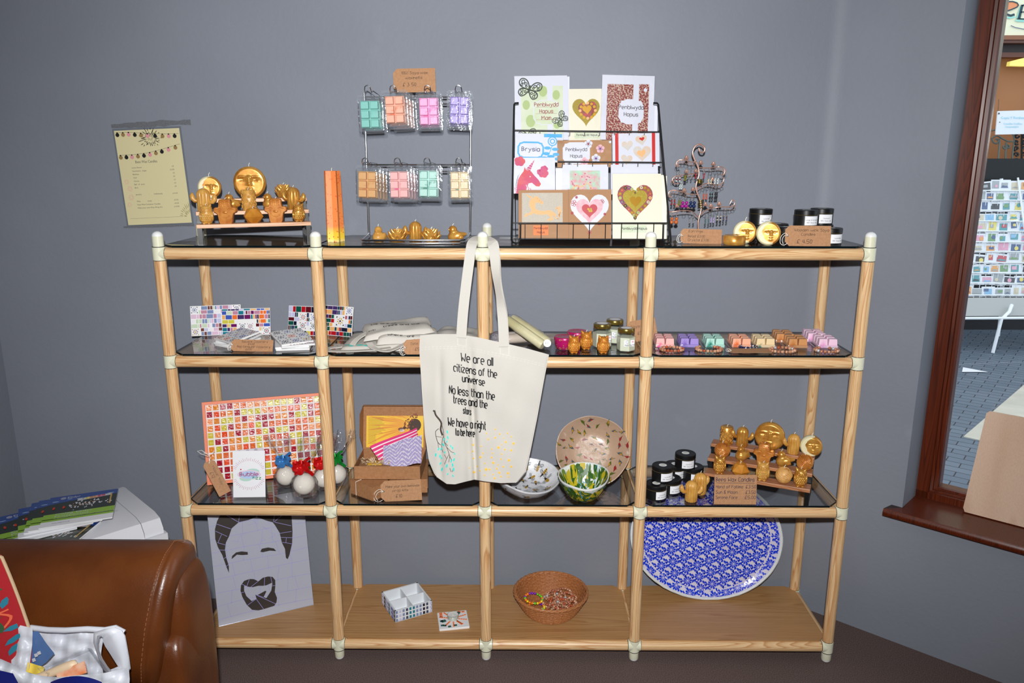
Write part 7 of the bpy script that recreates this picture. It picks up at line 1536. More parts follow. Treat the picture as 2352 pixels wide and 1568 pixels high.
mb = MB(); strap(mb, [p+V((.002*(-1 if i < 7 else 1), .006, .0035 if 4 < i < 11 else -.001)) for i, p in enumerate(P_)], .0275, nrm, .003, 6); mb.build('handle', CANVAS, t, smooth=60)
# ------------------------------------------------------------------ side table with prospectuses
TABM = M('white_table_plastic', (218, 220, 226), .35); zt_ = .52; c0, c1, c2 = on(280, 1113, zt_), on(375, 1190, zt_), on(0, 1180, zt_); a = (c1-c0).normalized(); ang = atan2(a.y, a.x); side = .345; wid = .42
t = thing('side_table', 'white moulded side table behind the leather sofa', 'table', (c0.x, c0.y, 0), ang); mb = MB()   # local: +x along right edge, -y along back edge
sec = lambda y, k: [V((x, y, z)) for x, z in ((0, zt_-.06), (-.0, zt_-.02), (.01, zt_-.004), (.03, zt_), (side-.06, zt_), (side-.02, zt_-.008), (side, zt_-.035), (side+.006, zt_-.058-k), (side-.008, zt_-.058-k), (side-.02, zt_-.045), (side-.04, zt_-.022), (.02, zt_-.022), (.02, zt_-.06))]
mb.loft([sec(-.058, 0), sec(-wid, 0)], caps=True); mb.loft([sec(0, .1), sec(-.056, .1)], caps=True); mb.build('top', TABM, t, smooth=35)
for x, y in ((.02, -.025), (.02, -wid+.025), (side-.002, -.028), (side-.01, -wid+.04)):
    mb = MB(); mb.loft([[V((x+dx, y+dy*(1.4 if x > .1 else 1), z)) for dx, dy in ((-.014, -.025), (.014, -.025), (.014, .025), (-.014, .025))] for z in (0, zt_-.05 if x > .1 else zt_-.022)], caps=True); mb.build('leg', TABM, t, smooth=0)
BRM = [WHITE, M('prospectus_sky_print', (38, 74, 150), .3, coat=.5), M('prospectus_field_print', (28, 38, 20), .3, coat=.5), M('prospectus_green_print', (148, 196, 48), .3, coat=.5), M('runner_white_print', (206, 206, 214), .4), M('runner_red_print', (206, 62, 34), .4), M('cloud_print', (150, 176, 214), .4), M('banner_orange_print', (240, 170, 120), .4), M('banner_pink_print', (226, 110, 140), .4), M('banner_yellow_print', (236, 224, 130), .4), M('post_print', (198, 164, 96), .4), GREYT]
P00, P10, P01 = on(92, 1236, zt_), on(266, 1217, zt_), on(85, 1158, zt_); bu = (P10-P00); bw = bu.length; bu.normalize(); bh = (P01-P00).length
def brochure(lab, P, ang, z, seed):
    t = thing('prospectus', lab, 'brochure', (P.x, P.y, z), ang, group='college prospectuses on the white table'); mb = MB(); mb.box((bw/2, bh/2, .0012), (bw, bh, .0024)); T = lambda u, v, o: V((u*bw, v*bh, .0024+o)); rr = random.Random(seed)
    mb.rect(0, .22, 1, .5, T, 3, .0002); mb.rect(0, .16, 1, .24, T, 3, .0002); mb.rect(0, .4, 1, .99, T, 2, .0003); mb.poly([(0, .72), (.12, .75), (.3, .78), (.5, .8), (.75, .8), (1, .84), (1, 1), (0, 1)], T, 1, .0005)
    for x, y, r in ((.1, .82, .05), (.3, .86, .04), (.45, .83, .05), (.9, .88, .05)): mb.disc(x, y, r, T, 6, .0006, 12, r*.3)
    for k in range(46): x, y = rr.gauss(.58, .14), rr.gauss(.6, .05); mb.disc(min(.96, max(.06, x)), y, rr.uniform(.008, .018), T, 4, .0006+.00001*k, 6, rr.uniform(.012, .035))
    for k in range(14): x, y = rr.gauss(.58, .15), rr.gauss(.63, .04); mb.disc(min(.96, max(.06, x)), y, .008, T, 7, .0012, 6, .012)
    for x in (.11, .25): mb.disc(x, .58, .02, T, 5, .0012, 6, .05)
    mb.poly([(.42, .74), (.9, .80), (.9, .87), (.42, .82)], T, 4, .0009)
    for k, (chh, m_) in enumerate(zip('FINISH', (4, 9, 7, 7, 8, 8))): x = .5+.058*k; mb.poly([(x-.025, .755+.0072*k), (x+.03, .76+.0072*k), (x+.03, .83+.006*k), (x-.025, .822+.006*k)], T, m_, .0012); mb.text(chh, x-.012, .77+.0072*k, .04, lambda u_, v_, o: T(u_, v_, o), 11, .0016)
    mb.rect(.9, .5, .925, .86, T, 10, .001)
    for q in (1, .65, .3): mb.line([(.2+.036*q*cos(b), .905+.036*q*sin(b)) for b in [k*.45 for k in range(15)]], .007, T, 4, .0010)
    mb.text('Elidyr', .255, .885, .06, T, 4, .0010); mb.text('Coleg Elidyr', .16, .345, .05, T, 4, .0008, sx=1.5); mb.text('Prospectus', .16, .275, .05, T, 4, .0008, sx=1.5); mb.text('A Specialist Residential Further Education College', .16, .225, .024, T, 4, .0008, sx=1.3); mb.text('www.elidyrct.ac.uk', .16, .08, .022, T, 11, .0006)
    mb.build('cover', BRM, t, smooth=0); mb = MB(); mb.box((bw/2, bh/2+.001, -.0013), (bw*.99, bh*.985, .0024)); mb.build('pages', M('paper_block', (226, 226, 228), .7), t, smooth=0); return t
a0 = atan2(bu.y, bu.x)+.13; bw, bh = .192, .222; bx = V((cos(a0), sin(a0), 0)); by = V((-sin(a0), cos(a0), 0))
for k, (dx, dy, da) in enumerate(((0, 0, 0), (-.028, .002, .02), (-.04, .004, .06), (-.052, -.012, .16), (-.09, -.04, .26), (-.11, -.075, -.42))[::-1]):
    nm_ = ['lowest prospectus of the fan, twisted the other way at the left', 'second lowest prospectus of the fanned pile on the white table', 'third lowest prospectus of the fanned pile on the white table', 'third from top prospectus of the fanned pile on the white table', 'second from top prospectus of the fanned pile on the white table', 'topmost college prospectus with FINISH banner photo on the white table'][k]
    brochure(nm_, P00+bx*dx+by*dy, a0+da, zt_+.003+.0052*k, k)
# ------------------------------------------------------------------ leather sofa, cushion, carrier bag
LEA = M('brown_leather', (108, 58, 22), .33, spec=.6, var=(82, 40, 13), vscale=5, bump=.22, bscale=260); SEAM = M('tan_stitching', (146, 92, 56), .7)
sofa = thing('leather_sofa', 'brown leather sofa in the left foreground with its back to the wall', 'sofa', (-1.0, -.75, 0))
def wp(mb, name, mat, sm=60): mb.T = None; o = mb.build(name, mat, sofa, smooth=sm); o.matrix_parent_inverse = Matrix.Translation((1.0, .75, 0)); return o
def soft_sec(X, k, ins): 
    pts = [(-.715, .43), (-.745, .46), (-.752, .52), (-.742, .6), (-.72, .67), (-.69, .715), (-.655, .736), (-.61, .742), (-.56, .72), (-.525, .66), (-.51, .58), (-.51, .48), (-.53, .43)]
    cy, cz_ = -.63, .58; return [V((X, cy+(y-cy)*(1-ins), cz_+(z-cz_)*(1-ins))) for y, z in pts]
mb = MB(); nsec = 30; secs = []
for k in range(nsec+1):
    X = -1.75+(1.33)*k/nsec; q = soft_sec(X, k, 0)
    for i, p in enumerate(q): p.y += -.006*sin(X*5+p.z*4)*(p.y < -.65)+.002*sin(X*23+p.z*30)*(p.y < -.65)
    secs.append(q)
xe = secs[-1]
def shift(q, dx): return [V((p.x+dx-.045*max(0, (.74-p.z)/.3), p.y, p.z)) for p in q]
for dx, ins in ((.008, .0), (.011, .012), (.014, .0), (.024, .03), (.033, .09), (.038, .2), (.039, .45), (.038, .9)): secs.append(shift(soft_sec(-.42-.028, 0, ins), dx))
secs[nsec] = shift(soft_sec(-.42-.028, 0, 0), 0)
for k in range(1, 5): secs[nsec-k] = [V((p.x-.045*max(0, (.74-p.z)/.3)*(1-k/5), p.y, p.z)) for p in secs[nsec-k]]
mb.loft(secs, caps=True); wp(mb, 'back_cushion', LEA, 70)
mb = MB(); q = shift(soft_sec(-.42-.028, 0, -.006), .004)
for i in range(1, 8):
    for s_ in range(7):
        f0, f1 = s_/7, (s_+.6)/7; mb.tube([q[i].lerp(q[i+1], f0)+V((0, -.001, 0)), q[i].lerp(q[i+1], f1)+V((0, -.001, 0))], .0008, 5)
wp(mb, 'stitching', SEAM)
def softbox(mb, c, d, e=.3, nu=28, nv=18):
    c = V(c)
    def f(u, v):
        a = 2*pi*u; b = pi*(v-.5); sg = lambda x, p: (abs(x)**p)*(1 if x >= 0 else -1)
        return c+V((d[0]/2*sg(cos(b), e)*sg(cos(a), e), d[1]/2*sg(cos(b), e)*sg(sin(a), e), d[2]/2*sg(sin(b), e)))
    mb.grid(f, nu*2, nv)
mb = MB(); softbox(mb, (-1.0, -.50, .34), (1.12, .18, .52), .35); wp(mb, 'back_frame', LEA, 80)
mb = MB(); softbox(mb, (-.45, -.605, .45), (.104, .17, .47), .5); wp(mb, 'wing_pad', LEA, 80)
mb = MB(); softbox(mb, (-.447, -.645, .28), (.10, .17, .55), .4); wp(mb, 'end_panel', LEA, 80)
mb = MB(); softbox(mb, (-1.16, -1.0, .35), (1.36, .62, .17), .25); wp(mb, 'seat_cushion', LEA, 80)
mb = MB(); softbox(mb, (-1.13, -.93, .15), (1.3, .7, .3), .15); wp(mb, 'base', LEA, 80)
# red embroidered cushion
RED, OR_, GRN, TEAL, BEI = M('red_velvet', (166, 12, 26), .9, sheen=.4, bump=.4, bscale=500), M('orange_embroidery', (222, 96, 58), .8), M('green_embroidery', (46, 84, 46), .8), M('teal_embroidery', (24, 116, 140), .8), M('beige_piping', (206, 176, 140), .8)
edge0, edge1 = at(13, 1275, -.80), at(64, 1436, -.82); v = (edge0-edge1).normalized(); hh_ = (edge0-edge1).length*1.5; n_ = V((0, -1, .25)); u = v.cross(-n_).normalized()*1; u = u if u.x > 0 else -u; nn = u.cross(v)
t = thing('cushion', 'red embroidered cushion at the left edge, propped on the leather sofa', 'cushion'); cw_ = .40; cen = edge0-v*.165-u*cw_*.5
t.matrix_world = Matrix(((u.x, -nn.x, v.x, cen.x), (u.y, -nn.y, v.y, cen.y), (u.z, -nn.z, v.z, cen.z), (0, 0, 0, 1)))
sgn = -1
def pil(a, b, s): x, z = (a-.5)*2, (b-.5)*2; e = max(0, (1-abs(x)**3.2)*(1-abs(z)**3.2))**.55; return V((x*cw_/2*(1-.05*abs(z)**2*(abs(x))), s*.06*e, z*.18*(1-.05*x*x)))
mb = MB(); mb.grid(lambda a, b: pil(a, b, -1), 30, 30); mb.grid(lambda a, b: pil(1-a, b, 1), 30, 30)
Tc = lambda x, z, o: pil(min(.985, .5+x/cw_), min(.965, .5+(z+.13)*.8/.36), -1)+V((0, -o, 0))
for pts in ([(.12, .19), (.15, .12), (.155, .04), (.14, -.03), (.1, -.06)], [(.19, -.05), (.15, -.06), (.12, -.11), (.08, -.16)], [(.1, .03), (.14, .02), (.17, -.0)], [(.16, -.04), (.19, -.07), (.17, -.1)], [(.145, .19), (.172, .12), (.178, .05), (.16, -.01), (.13, -.03)], [(.19, .05), (.165, .02), (.15, -.03)]): mb.line([(p.x, p.y) for p in smoothp([V((a, b, 0)) for a, b in pts])], .004, Tc, 1, .002)
for x, z, a, m_, s in ((.15, -.06, .8, 2, .016), (.165, -.055, -.6, 2, .016), (.13, -.045, 2.2, 2, .014), (.17, -.085, -1.4, 2, .018), (.14, .02, 1, 2, .016), (.12, .06, 2, 2, .02), (.16, .03, .4, 2, .017), (.178, .012, -.5, 2, .015), (.15, .1, 1.4, 2, .018), (.188, -.03, 1.2, 3, .014), (.19, -.1, 0, 3, .016), (.185, -.13, .5, 3, .016), (.18, -.155, 1, 3, .014)):
    c_, q_ = cos(a), sin(a); mb.poly([(x+s*(p*c_-r*q_), z+s*(p*q_+r*c_)) for p, r in ((1, 0), (.5, .38), (-.3, .4), (-1, 0), (-.3, -.4), (.5, -.38))], Tc, m_, .0025)
mb.build('cover', [RED, OR_, GRN, TEAL], t, smooth=80); mb = MB(); mb.tube([pil(.5+.5*(max(-1, min(1, 1.42*cos(q)))), .5+.5*max(-1, min(1, 1.42*sin(q))), -1) for q in [2*pi*k/60 for k in range(60)]], .0035, 6, closed=True); mb.build('piping', BEI, t)
# white carrier bag with its contents
BAGW, BAGB, BAGL = M('white_carrier_plastic', (214, 217, 226), .38, bump=.3, bscale=30, sss=0), M('blue_bag_print', (18, 28, 110), .35), M('see_through_blue_print', (88, 122, 176), .35, bump=.5, bscale=50)
t = thing('carrier_bag', 'crumpled white plastic carrier bag with blue print on the sofa seat', 'bag'); rr = random.Random(4)
def sheet(mb, top, bot, lef, rig, Yf, n=24, m=18, mi=0, wr=.0035, ph=0):
    f = coons(top, bot, lef, rig)
    def g(u, v):
        x, y = f(u, 1-v); return at(x, y, Yf(u, 1-v)+wr*(sin(x*.11+y*.05+ph)+.7*sin(y*.17-x*.06+ph*2)+.5*sin(x*.23+ph)))
    mb.grid(g, n, m, mi=mi); return f
mb = MB()
sheet(mb, [(60, 1444), (100, 1447), (140, 1449), (190, 1446), (240, 1450)], [(55, 1575), (120, 1580), (180, 1580), (240, 1575)], [(60, 1444), (55, 1575)], [(240, 1450), (232, 1500), (240, 1575)], lambda u, v: -.80-.03*v)
sheet(mb, [(-60, 1470), (0, 1452), (40, 1434), (75, 1442)], [(-60, 1640), (0, 1640), (62, 1560)], [(-60, 1470), (-60, 1640)], [(75, 1442), (74, 1480), (68, 1530), (62, 1560)], lambda u, v: -.85-.05*v+.02*u)
sheet(mb, [(-60, 1500), (0, 1512), (30, 1525), (66, 1545), (100, 1552), (135, 1555), (190, 1549), (240, 1545), (296, 1532)], [(-60, 1680), (100, 1680), (290, 1650)], [(-60, 1500), (-60, 1680)], [(296, 1532), (298, 1560), (290, 1650)], lambda u, v: -.905-.03*v+.03*max(0, u-.7), 40)
for k, Yh in ((0, -.84), (1, -.825)):     # the handle loop: band between hole and outer edge, front and rear film
    o_ = [(215, 1452), (240, 1444), (262, 1440), (279, 1447), (286, 1460), (290, 1482), (295, 1510), (298, 1535), (290, 1546), (270, 1550), (250, 1552), (232, 1530), (222, 1500), (214, 1475)]; i_ = [(228, 1465), (232, 1461), (236, 1464), (236, 1472), (242, 1485), (252, 1500), (262, 1516), (271, 1530), (262, 1534), (252, 1538), (244, 1528), (234, 1512), (226, 1492), (225, 1478)]
    R_ = [[at(x0*(1-s)+x1*s+k*2, y0*(1-s)+y1*s, Yh-.012*sin(pi*s)*(1 if k == 0 else -.4)+.002*sin(j*2.3)) for j, ((x0, y0), (x1, y1)) in enumerate(zip(o_, i_))] for s in (0, .3, .6, 1)]; mb.loft(R_, mi=0)
mb.tube([at(x, y, -.815+.004*sin(x)) for x, y in ((70, 1441), (110, 1446), (150, 1447), (200, 1444), (240, 1446), (265, 1441), (285, 1452))], .006, 8)
TB = lambda x, y, off: at(x, y, -.918-off*2-.03*max(0, (y-1550)/100))
mb.build('film', [BAGW], t, smooth=80)
mb = MB(); mb.grid(lambda a, b: at(116+118*a, 1552+40*b+14*(2*a-1)**2, -.932-.035*b), 16, 6); mb.grid(lambda a, b: at(-40+70*a+26*b, 1530+8*b+16*a+40*b, -.94-.03*b), 10, 6); mb.build('front_print', BAGB, t, smooth=80)
mb = MB(); f = coons([(75, 1450), (88, 1449)], [(70, 1548), (108, 1519), (125, 1500)], [(75, 1450), (74, 1490), (70, 1548)], [(88, 1449), (105, 1475), (125, 1500)])
mb.grid(lambda a, b: at(*f(a, 1-b), -.835-.02*(1-b)), 8, 10); mb.build('inner_print', BAGL, t, smooth=80)
mb = MB()
for x, y, s in ((78, 1502, 8), (85, 1497, 8), (73, 1513, 8)): mb = MB(); mb.grid(lambda a, b: at(x+s*(a*.9+b*.3), y+s*(b*.9-a*.35), -.862), 1, 1); mb.build('white_print', BAGW, t, smooth=0)

t = thing('plastic_tray', 'clear plastic food tray lying in the carrier bag', 'tray'); mb = MB(); tray_px = [(92, 1533), (207, 1483), (254, 1546), (150, 1600)]
Q = [at(x, y, Y) for (x, y), Y in zip(tray_px, (-.872, -.852, -.87, -.90))]; cn = sum(Q, V())/4; nn_ = (Q[1]-Q[0]).cross(Q[3]-Q[0]).normalized(); nn_ = nn_ if nn_.y < 0 else -nn_
def ringq(k, d): return [cn+(q-cn)*k+nn_*d for q in Q]
mb.loft([ringq(1.0, .006), ringq(1.0, .009), ringq(.95, .009), ringq(.92, .004), ringq(.88, -.012)], caps=False); mb.add(ringq(.88, -.012), [(0, 1, 2, 3)]); mb.build('tray_shell', PLASTIC, t, smooth=30)
t = thing('paint_brush', 'paint brush with pale wooden handle and orange bristles in the carrier bag', 'brush'); mb = MB(); a_, b_ = at(86, 1557, -.893), at(177, 1522, -.880); ax = (b_-a_)
mb.tube([a_, a_+ax*.3, a_+ax*.6, a_+ax*.85, a_+ax*.96, b_], .01, 14, rs=[.0085, .0085, .0098, .0098, .0075, .002]); mb.build('handle', M('pale_brush_wood', (232, 206, 172), .45), t, smooth=60)
mb = MB(); s0 = a_+ax*.18; c_ = s0+ax*.18; nrm_ = (CAM-c_).normalized(); side_ = nrm_.cross(ax.normalized()); ut = ax.normalized()
Tb = lambda x, y, o: c_+ut*x+side_*y+nrm_*(.0097+o-abs(y)*.3)
for q in (((-.012, -.004), (-.012, .004), (.014, .004), (.014, -.004)),): mb.line(q, .0006, Tb, 0, .0006, True)
mb.text('HAMILTON', -.0095, .0004, .0026, Tb, 0, .0006, sx=1); mb.text('PERFECTION', -.0095, -.0026, .0019, Tb, 0, .0006); mb.build('stamp', BLACK, t)
mb = MB(); p0, p1 = at(132, 1556, -.897), at(196, 1531, -.888); d_ = p1-p0; sd = nrm_.cross(d_.normalized())
for k in range(14):
    o_ = sd*(.011*(k/13-.5)*2); mb.tube([p0+o_*.8, p0+d_*.5+o_, p0+d_+o_*1.1+d_*.02*sin(k*3)], .0016, 5)
mb.build('bristles', M('orange_bristles', (226, 124, 66), .7, var=(236, 190, 160), vscale=40), t)
t = thing('yellow_cloth', 'folded yellow cloth corner showing inside the carrier bag', 'cloth'); mb = MB(); mb.grid(lambda a, b: at(64+38*a-4*b, 1520+22*b+12*a, -.862-.01*b+.004*sin(a*6)), 8, 8); mb.grid(lambda a, b: at(64+38*(1-a)-4*b, 1520+22*b+12*(1-a), -.856-.01*b), 8, 8); mb.build('cloth', M('yellow_cloth', (238, 208, 80), .8), t, smooth=60)
# ------------------------------------------------------------------ plywood sheet on the sill
WS = lambda t_, o, z: rw(t_, o, z)
def pr_w(x, y, off): d = ray(x, y); q = RO+RN*off; k = (q-CAM).dot(RN)/d.dot(RN); P = CAM+d*k; return (P-RO).dot(RD), P.z
tA, zA = pr_w(2210, 1157, .085); tB_, zB_ = pr_w(2247, 943, .115)
t = thing('plywood_sheet', 'pale birch plywood sheet leaning against the window on the sill', 'plywood sheet'); zsill = W0+.022; u = RD; Bp = rw(tA+.004, .085, zsill+.004); Tp_ = rw(tB_+.006, .117, zB_); v = (V((0, 0, 1))*(zB_-zsill)+RN*.034).normalized(); hs = (zB_-zsill)/v.z
oriented(t, Bp, u, v); mb = MB(); mb.prism([(0, .012), (.006, 0), (.62, 0), (.62, hs), (.028, hs), (.02, hs-.008)], -.006, 0, R=Matrix.Rotation(radians(90), 3, 'X')); mb.build('sheet', PLY, t, smooth=0)
# ------------------------------------------------------------------ the street outside
PAV = M('blue_grey_pavers', (116, 126, 140), .6); nt = PAV.node_tree; b = nt.nodes['Principled BSDF']; br = nt.nodes.new('ShaderNodeTexBrick'); tc = nt.nodes.new('ShaderNodeTexCoord'); mp = nt.nodes.new('ShaderNodeMapping'); mp.inputs['Rotation'].default_value = (0, 0, radians(38)); mp.inputs['Scale'].default_value = (3.4, 3.4, 3.4)
nt.links.new(tc.outputs['Object'], mp.inputs[0]); nt.links.new(mp.outputs[0], br.inputs[0]); br.inputs['Color1'].default_value = (*L((96, 108, 122)), 1); br.inputs['Color2'].default_value = (*L((108, 119, 132)), 1); br.inputs['Mortar'].default_value = (*L((44, 48, 56)), 1); br.inputs['Mortar Size'].default_value = .011; br.inputs['Scale'].default_value = 1; nt.links.new(br.outputs[0], b.inputs['Base Color'])
mb = MB(); e0, e1 = rw(-.1, TH+.02, 0), rw(TEND, TH+.02, 0); mb.prism([(e0.x, e0.y), (e1.x, e1.y), (14, e1.y), (14, 7), (e0.x, 7)], -.12, -.002); struct(mb.build('floor_street', PAV, smooth=0))
mb = MB(); sl = [on(x, y, .0) for x, y in ((2213, 1003), (2352, 884))]; dS = (sl[1]-sl[0]).normalized(); pS = V((dS.y, -dS.x, 0)); mb.prism([(p.x, p.y) for p in (sl[0], sl[0]+pS*.75, sl[0]+pS*.75+dS*3, sl[0]+dS*3)], -.003, .003); tag(mb.build('paving_strip', M('cream_paving', (206, 200, 186), .7, var=(192, 186, 172), vscale=6), smooth=0), 'cream stone paving strip crossing the blue-grey pavers outside', 'paving')
p = on(2228, 851, .0); mb = MB(); mb.add([p+V((-.09, -.05, .004)), p+V((.11, -.05, .004)), p+V((-.01, .08, .006)), p+V((0, 0, .0))], [(0, 1, 2), (0, 3, 1), (1, 3, 2), (2, 3, 0)]); tag(mb.build('paper_scrap', WHITE, smooth=0), 'small white paper scrap on the pavers outside', 'paper')
YF_ = 5.0; SHOPW, SHOPD = M('shop_timber', (150, 96, 66), .5), M('dark_shop_base', (30, 30, 36), .6); TANI = M('tan_shop_interior', (176, 118, 72), .6, var=(160, 100, 56), vscale=1.2)
fz = lambda y: at(2320, y, YF_).z; fx0, fx1 = 1.6, 12
mb = MB(); mb.box(((fx0+fx1)/2, YF_+.25, 3), (fx1-fx0, .3, 6)); struct(mb.build('wall_opposite', TANI, smooth=0))
sh_ = thing('shop_facade', 'brown timber shop front across the street seen through the window', 'shop front', (0, 0, 0))
for nm, y0, y1, dep, m_ in (('moulding', 82, 92, .12, SHOPW), ('moulding', 95, 101, .16, M('dark_timber', (90, 48, 36), .5)), ('fascia_dark_board', 101, 120, .06, M('black_timber', (44, 26, 24), .5)), ('window_head', 120, 131, .09, M('umber_timber', (104, 60, 46), .5)), ('window_ledge', 402, 408, .14, SHOPW), ('stall_riser', 408, 790, .05, SHOPD)):  # near-black board sits between the mouldings and the window head
    mb = MB(); za, zb_ = fz(y1), fz(y0); mb.box(((fx0+fx1)/2, YF_+.1-dep/2, (za+zb_)/2), (fx1-fx0, dep, zb_-za)); mb.build(nm, m_, sh_, smooth=0)
def fp(x, y, Y): return at(x, y, Y)
SGN = M('cream_sign_paint', (246, 240, 208), .5); t = thing('shop_sign', 'cream shop sign with dark green and orange letters across the street', 'sign', (0, 0, 0)); mb = MB(); za, zb_ = fz(81), fz(-260); mb.box(((fx0+fx1)/2, YF_+.04, (za+zb_)/2), (fx1-fx0, .08, zb_-za)); mb.build('board', SGN, t, smooth=0)
SL = [M('orange_sign_paint', (240, 150, 100), .5), M('dark_green_sign_paint', (20, 62, 74), .5), M('aqua_sign_paint', (160, 226, 214), .5), M('blue_grey_sign_paint', (90, 100, 130), .5)]; mb = MB(); TS = lambda x, y, o: at(x, y, YF_-.004-o*10); G = lambda x, y: (2200+x*.1467, y*.1467)
def sgl(pts, w_, m_, off, cl=False): mb.line([G(*q) for q in pts], w_*.1467, TS, m_, off, cl)
bowl_ = [(760, 25), (860, 22), (930, 45), (952, 80), (930, 110), (850, 145), (750, 178), (640, 190), (640, 25)]
mb.poly([G(*q) for q in bowl_], TS, 0, .0004); sgl(bowl_[:7], 18, 1, .0008); sgl([(600, -30), (600, 260)], 46, 1, .0006); sgl([(730, 180), (770, 225), (830, 245), (890, 225)], 34, 1, .0008); sgl([(750, 265), (820, 280), (900, 262)], 26, 2, .0005)
sgl([(1010, 80), (960, 290)], 40, 1, .0008); sgl([(930, 292), (1200, 310)], 22, 1, .0008); sgl([(1000, 85), (1200, 60)], 22, 1, .0008); sgl([(985, 190), (1110, 180)], 18, 1, .0008); sgl([(905, 320), (1200, 340)], 30, 2, .0005); sgl([(985, 110), (930, 290)], 26, 2, .0004); sgl([(830, 400), (900, 430), (1000, 450), (1150, 470)], 12, 3, .0006)
mb.build('lettering', SL, t, smooth=0)
t = thing('hanging_notice', 'white notice with pale blue lettering hanging in the shop across the street', 'notice', (0, 0, 0)); mb = MB(); Yn = YF_-.30; c_ = [at(x, y, Yn) for x, y in ((2287, 309), (2390, 307), (2392, 252), (2292, 255))]; mb.add(c_+[p+V((0, .012, 0)) for p in c_], [(0, 1, 2, 3), (7, 6, 5, 4), (0, 4, 5, 1), (1, 5, 6, 2), (2, 6, 7, 3), (3, 7, 4, 0)])
TNn = lambda x, y, o: at(x, y, Yn-.004-o); FLP = lambda s, x, y, hh: mb.text(s, 0, 0, hh, lambda a, b, o: TNn(x+a, y-b, o), 1, .001)
FLP('Copia Y Porthmyn', 2299, 273, 5.6); FLP('Canolfan Crefftau', 2305, 286, 4.2); FLP('Llanymddyfri', 2309, 293, 4.2); mb.disc(2294.5, 260.5, 2, TNn, 2, .001, 10); mb.disc(2296.5, 280.5, 1.2, TNn, 2, .001, 8)
mb.build('notice', [WHITE, M('pale_blue_lettering', (130, 206, 226), .6), GREYT], t, smooth=0)
mb = MB(); mb.tube([at(2292, 255, Yn), at(2294, 228, YF_-.02)], .002, 5); mb.tube([at(2390, 253, Yn), at(2390, 228, YF_-.02)], .002, 5); mb.build('cord', GREYT, t)
t = thing('strip_lamp', 'lit yellow lamp inside the shop across the street', 'lamp', (0, 0, 0)); mb = MB(); c_ = [at(x, y, YF_-.02) for x, y in ((2319, 151), (2352, 152), (2440, 150), (2440, 128), (2352, 133), (2321, 141))]; mb.add(c_+[p+V((0, .05, 0)) for p in c_], [(0, 1, 2, 3, 4, 5), (11, 10, 9, 8, 7, 6)]+[(k, (k+1) % 6, 6+(k+1) % 6, 6+k) for k in range(6)]); lm = M('lit_lamp', (240, 220, 120), .5); lb = lm.node_tree.nodes['Principled BSDF']; lb.inputs['Emission Color'].default_value = (*L((250, 226, 110)), 1); lb.inputs['Emission Strength'].default_value = .5; mb.build('shade', lm, t, smooth=0)
IRON = M('grey_wrought_iron', (106, 116, 110), .5, .3); IRONB = M('black_wrought_iron', (28, 30, 32), .5, .3); t = thing('iron_screen', 'grey and black scrolled wrought iron screen behind the street card stand', 'iron screen', (0, 0, 0)); H2 = lambda x, y: at(2200+x*.1275, 230+y*.1275, YF_-.14)
mb = MB()
for pts in ([(520, 1200), (1000, 1195)], [(520, 1360), (980, 1355)], [(985, 600), (1015, 700), (985, 1000), (970, 1360)], [(610, 690), (700, 640), (800, 690), (900, 740), (1000, 740)], [(755, 690), (720, 1190)], [(870, 760), (850, 1190)], [(610, 550), (700, 525)], [(610, 690), (640, 760), (700, 780), (730, 730), (690, 700), (680, 720)], [(870, 760), (890, 860), (830, 870), (815, 830), (840, 830)], [(880, 850), (925, 860), (930, 820), (905, 815)], [(640, 1130), (600, 1120), (600, 1160)], [(890, 1150), (880, 1110), (920, 1095), (950, 1140)], [(530, 1200), (520, 1360)]): mb.tube(smoothp([H2(*p) for p in pts], 4), .007, 6)
mb.build('grey_scrollwork', IRON, t, smooth=60); mb = MB()
for i in range(6):
    for j in range(6):
        cx, cy = 1060+150*i, 640+115*j; r_ = 48; mb.tube([H2(cx+r_*(1-.1*k)*cos(k*.75+i+j), cy+r_*(1-.1*k)*sin(k*.75+i+j)) for k in range(9)], .009, 5)
    mb.tube([H2(1150+150*i, 600), H2(1150+150*i, 1300)], .009, 5)
mb.box(H2(1500, 1260), (1.1, .02, .2)); mb.build('black_scrollwork', IRONB, t, smooth=60)
# white street stand full of cards
YS = 4.35; RW_ = M('white_rack_wire', (240, 242, 246), .4); st_ = thing('street_card_stand', 'white wire stand full of greeting cards on the street outside', 'card stand', (0, 0, 0)); rows = [437, 459, 483, 507, 530, 555, 577, 602, 626, 650, 677]
def sY(y): return YS+.42*(1-(y-410)/290)
xl, xr = 2195, 2520
for y in rows+[697]: mb = MB(); mb.tube([at(xl, y, sY(y)), at(xr, y+2, sY(y))], .006 if y < 690 else .011, 6); mb.build('cross_wire', RW_, st_)
for x in (2195, 2352+6, 2520):
    mb = MB(); mb.tube([at(x-20*(x == 2358), 408, sY(408)), at(x, 560, sY(560)), at(x, 705, sY(700))], .008, 6); mb.build('side_wire', RW_, st_)
for k, y in enumerate(rows):
    mb = MB()
    for x in range(xl, xr, 14): p = at(x, y, sY(y)); mb.tube([p, p-V((0, 0, .05))], .003, 4)
    mb.build('tine_row', RW_, st_)
mb = MB(); c_ = [at(xl, 726, YS-.12), at(xr, 724, YS-.12), at(xr, 684, YS-.02), at(xl, 684, YS-.02)]; mb.add(c_+[p+V((0, .02, 0)) for p in c_], [(0, 1, 2, 3), (7, 6, 5, 4), (0, 4, 5, 1), (2, 6, 7, 3)]); mb.build('lower_panel', M('grey_stand_panel', (172, 172, 170), .6), st_, smooth=0)
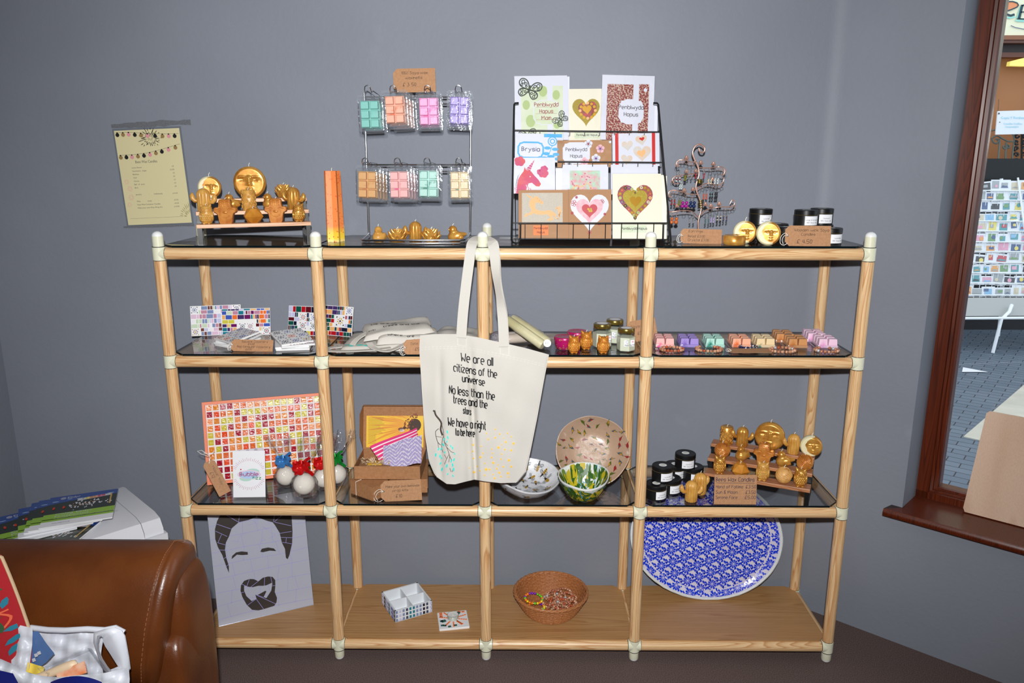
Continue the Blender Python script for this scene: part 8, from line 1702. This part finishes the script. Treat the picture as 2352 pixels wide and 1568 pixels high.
mb = MB(); mb.tube([at(2324, 700, YS-.1), at(2318, 716, YS-.14), at(2300, 733, YS-.2), V((at(2290, 745, YS-.22).x, YS-.22, .0))], .014, 8); mb.tube([V((at(2480, 745, YS-.2).x, YS-.2, 0)), at(2490, 700, YS-.05)], .014, 8); mb.tube([V((at(2300, 745, YS+.4).x, YS+.42, 0)), at(2300, 700, YS+.4), at(2300, 410, YS+.44)], .014, 8); mb.tube([at(xl, 731, YS-.2), at(xr, 729, YS-.2)], .012, 8)
mb.build('leg_frame', RW_, st_)
PAL = {n: M(n+'_card_print', tuple(int(q*.7+235*.3) for q in c), .5) for n, c in dict(sky=(120, 180, 226), navy=(50, 70, 120), red=(190, 50, 60), black=(34, 36, 42), green=(96, 140, 80), yellow=(240, 214, 90), orange=(236, 150, 70), pink=(236, 150, 180), grey=(150, 154, 158), sand=(214, 196, 160), teal=(60, 140, 150)).items()}; PN = list(PAL); rr = random.Random(77); tiers = ['top', 'second', 'third', 'fourth', 'fifth', 'sixth', 'seventh', 'eighth', 'ninth', 'tenth', 'bottom']; ords = ['first', 'second', 'third', 'fourth', 'fifth', 'sixth', 'seventh', 'eighth']
for k, y in enumerate(rows):
    x = 2226-(k*2.2)+rr.uniform(-6, 2); n_ = 0; seq = {}
    while x < 2400:
        wpx = rr.uniform(19, 33); hpx = rr.uniform(20, 29); c1, c2 = rr.choice(PN), rr.choice(PN); Yc = sY(y)+.03; Bq = at(x, y+4, Yc); w_ = wpx*mpp(Yc, 1, 4); h_ = hpx*mpp(Yc, 1, 4); rl = radians(rr.uniform(-6, 6)*(rr.random() < .5)); lean_ = .25
        u = V((cos(rl), 0, sin(rl))); v = V((-sin(rl)*cos(lean_), sin(lean_), cos(rl)*cos(lean_))).normalized(); mb = MB(); mb.box((w_/2, .002, h_/2), (w_, .004, h_)); m1, m2 = rr.uniform(.08, .25), rr.uniform(.1, .35)
        mb.rect(w_*m1, h_*m2, w_*(1-m1), h_*(1-m1), TV, 1, .002); qx, qy = rr.uniform(.35, .65), rr.uniform(.45, .65); z_ = int(rr.random()*3); (mb.disc(w_*qx, h_*qy, w_*.16, TV, 2, .004, 9) if z_ == 0 else mb.rect(w_*(qx-.2), h_*(qy-.12), w_*(qx+.15), h_*(qy+.16), TV, 2, .004) if z_ == 1 else mb.poly([(w_*.18, h_*.36), (w_*.82, h_*.36), (w_*.7, h_*(qy-.05)), (w_*.5, h_*.5), (w_*.35, h_*qy)], TV, 2, .004)); mb.rect(w_*.3, h_*.06, w_*.7, h_*.1, TV, 3, .002)
        o = mb.build('street_card', [WHITE, PAL[c1], PAL[c2], GREYT], smooth=0); o.matrix_world = Matrix(((u.x, 0, v.x, Bq.x), (u.y, 1, v.y, Bq.y), (u.z, 0, v.z, Bq.z), (0, 0, 0, 1)))
        tag(o, f'white card with {c1} picture and {c2} detail, {ords[min(n_, 7)]} in the {tiers[k]} street stand tier', 'greeting card', 'greeting cards on the street stand'); x += wpx*rr.uniform(.85, 1.0); n_ += 1
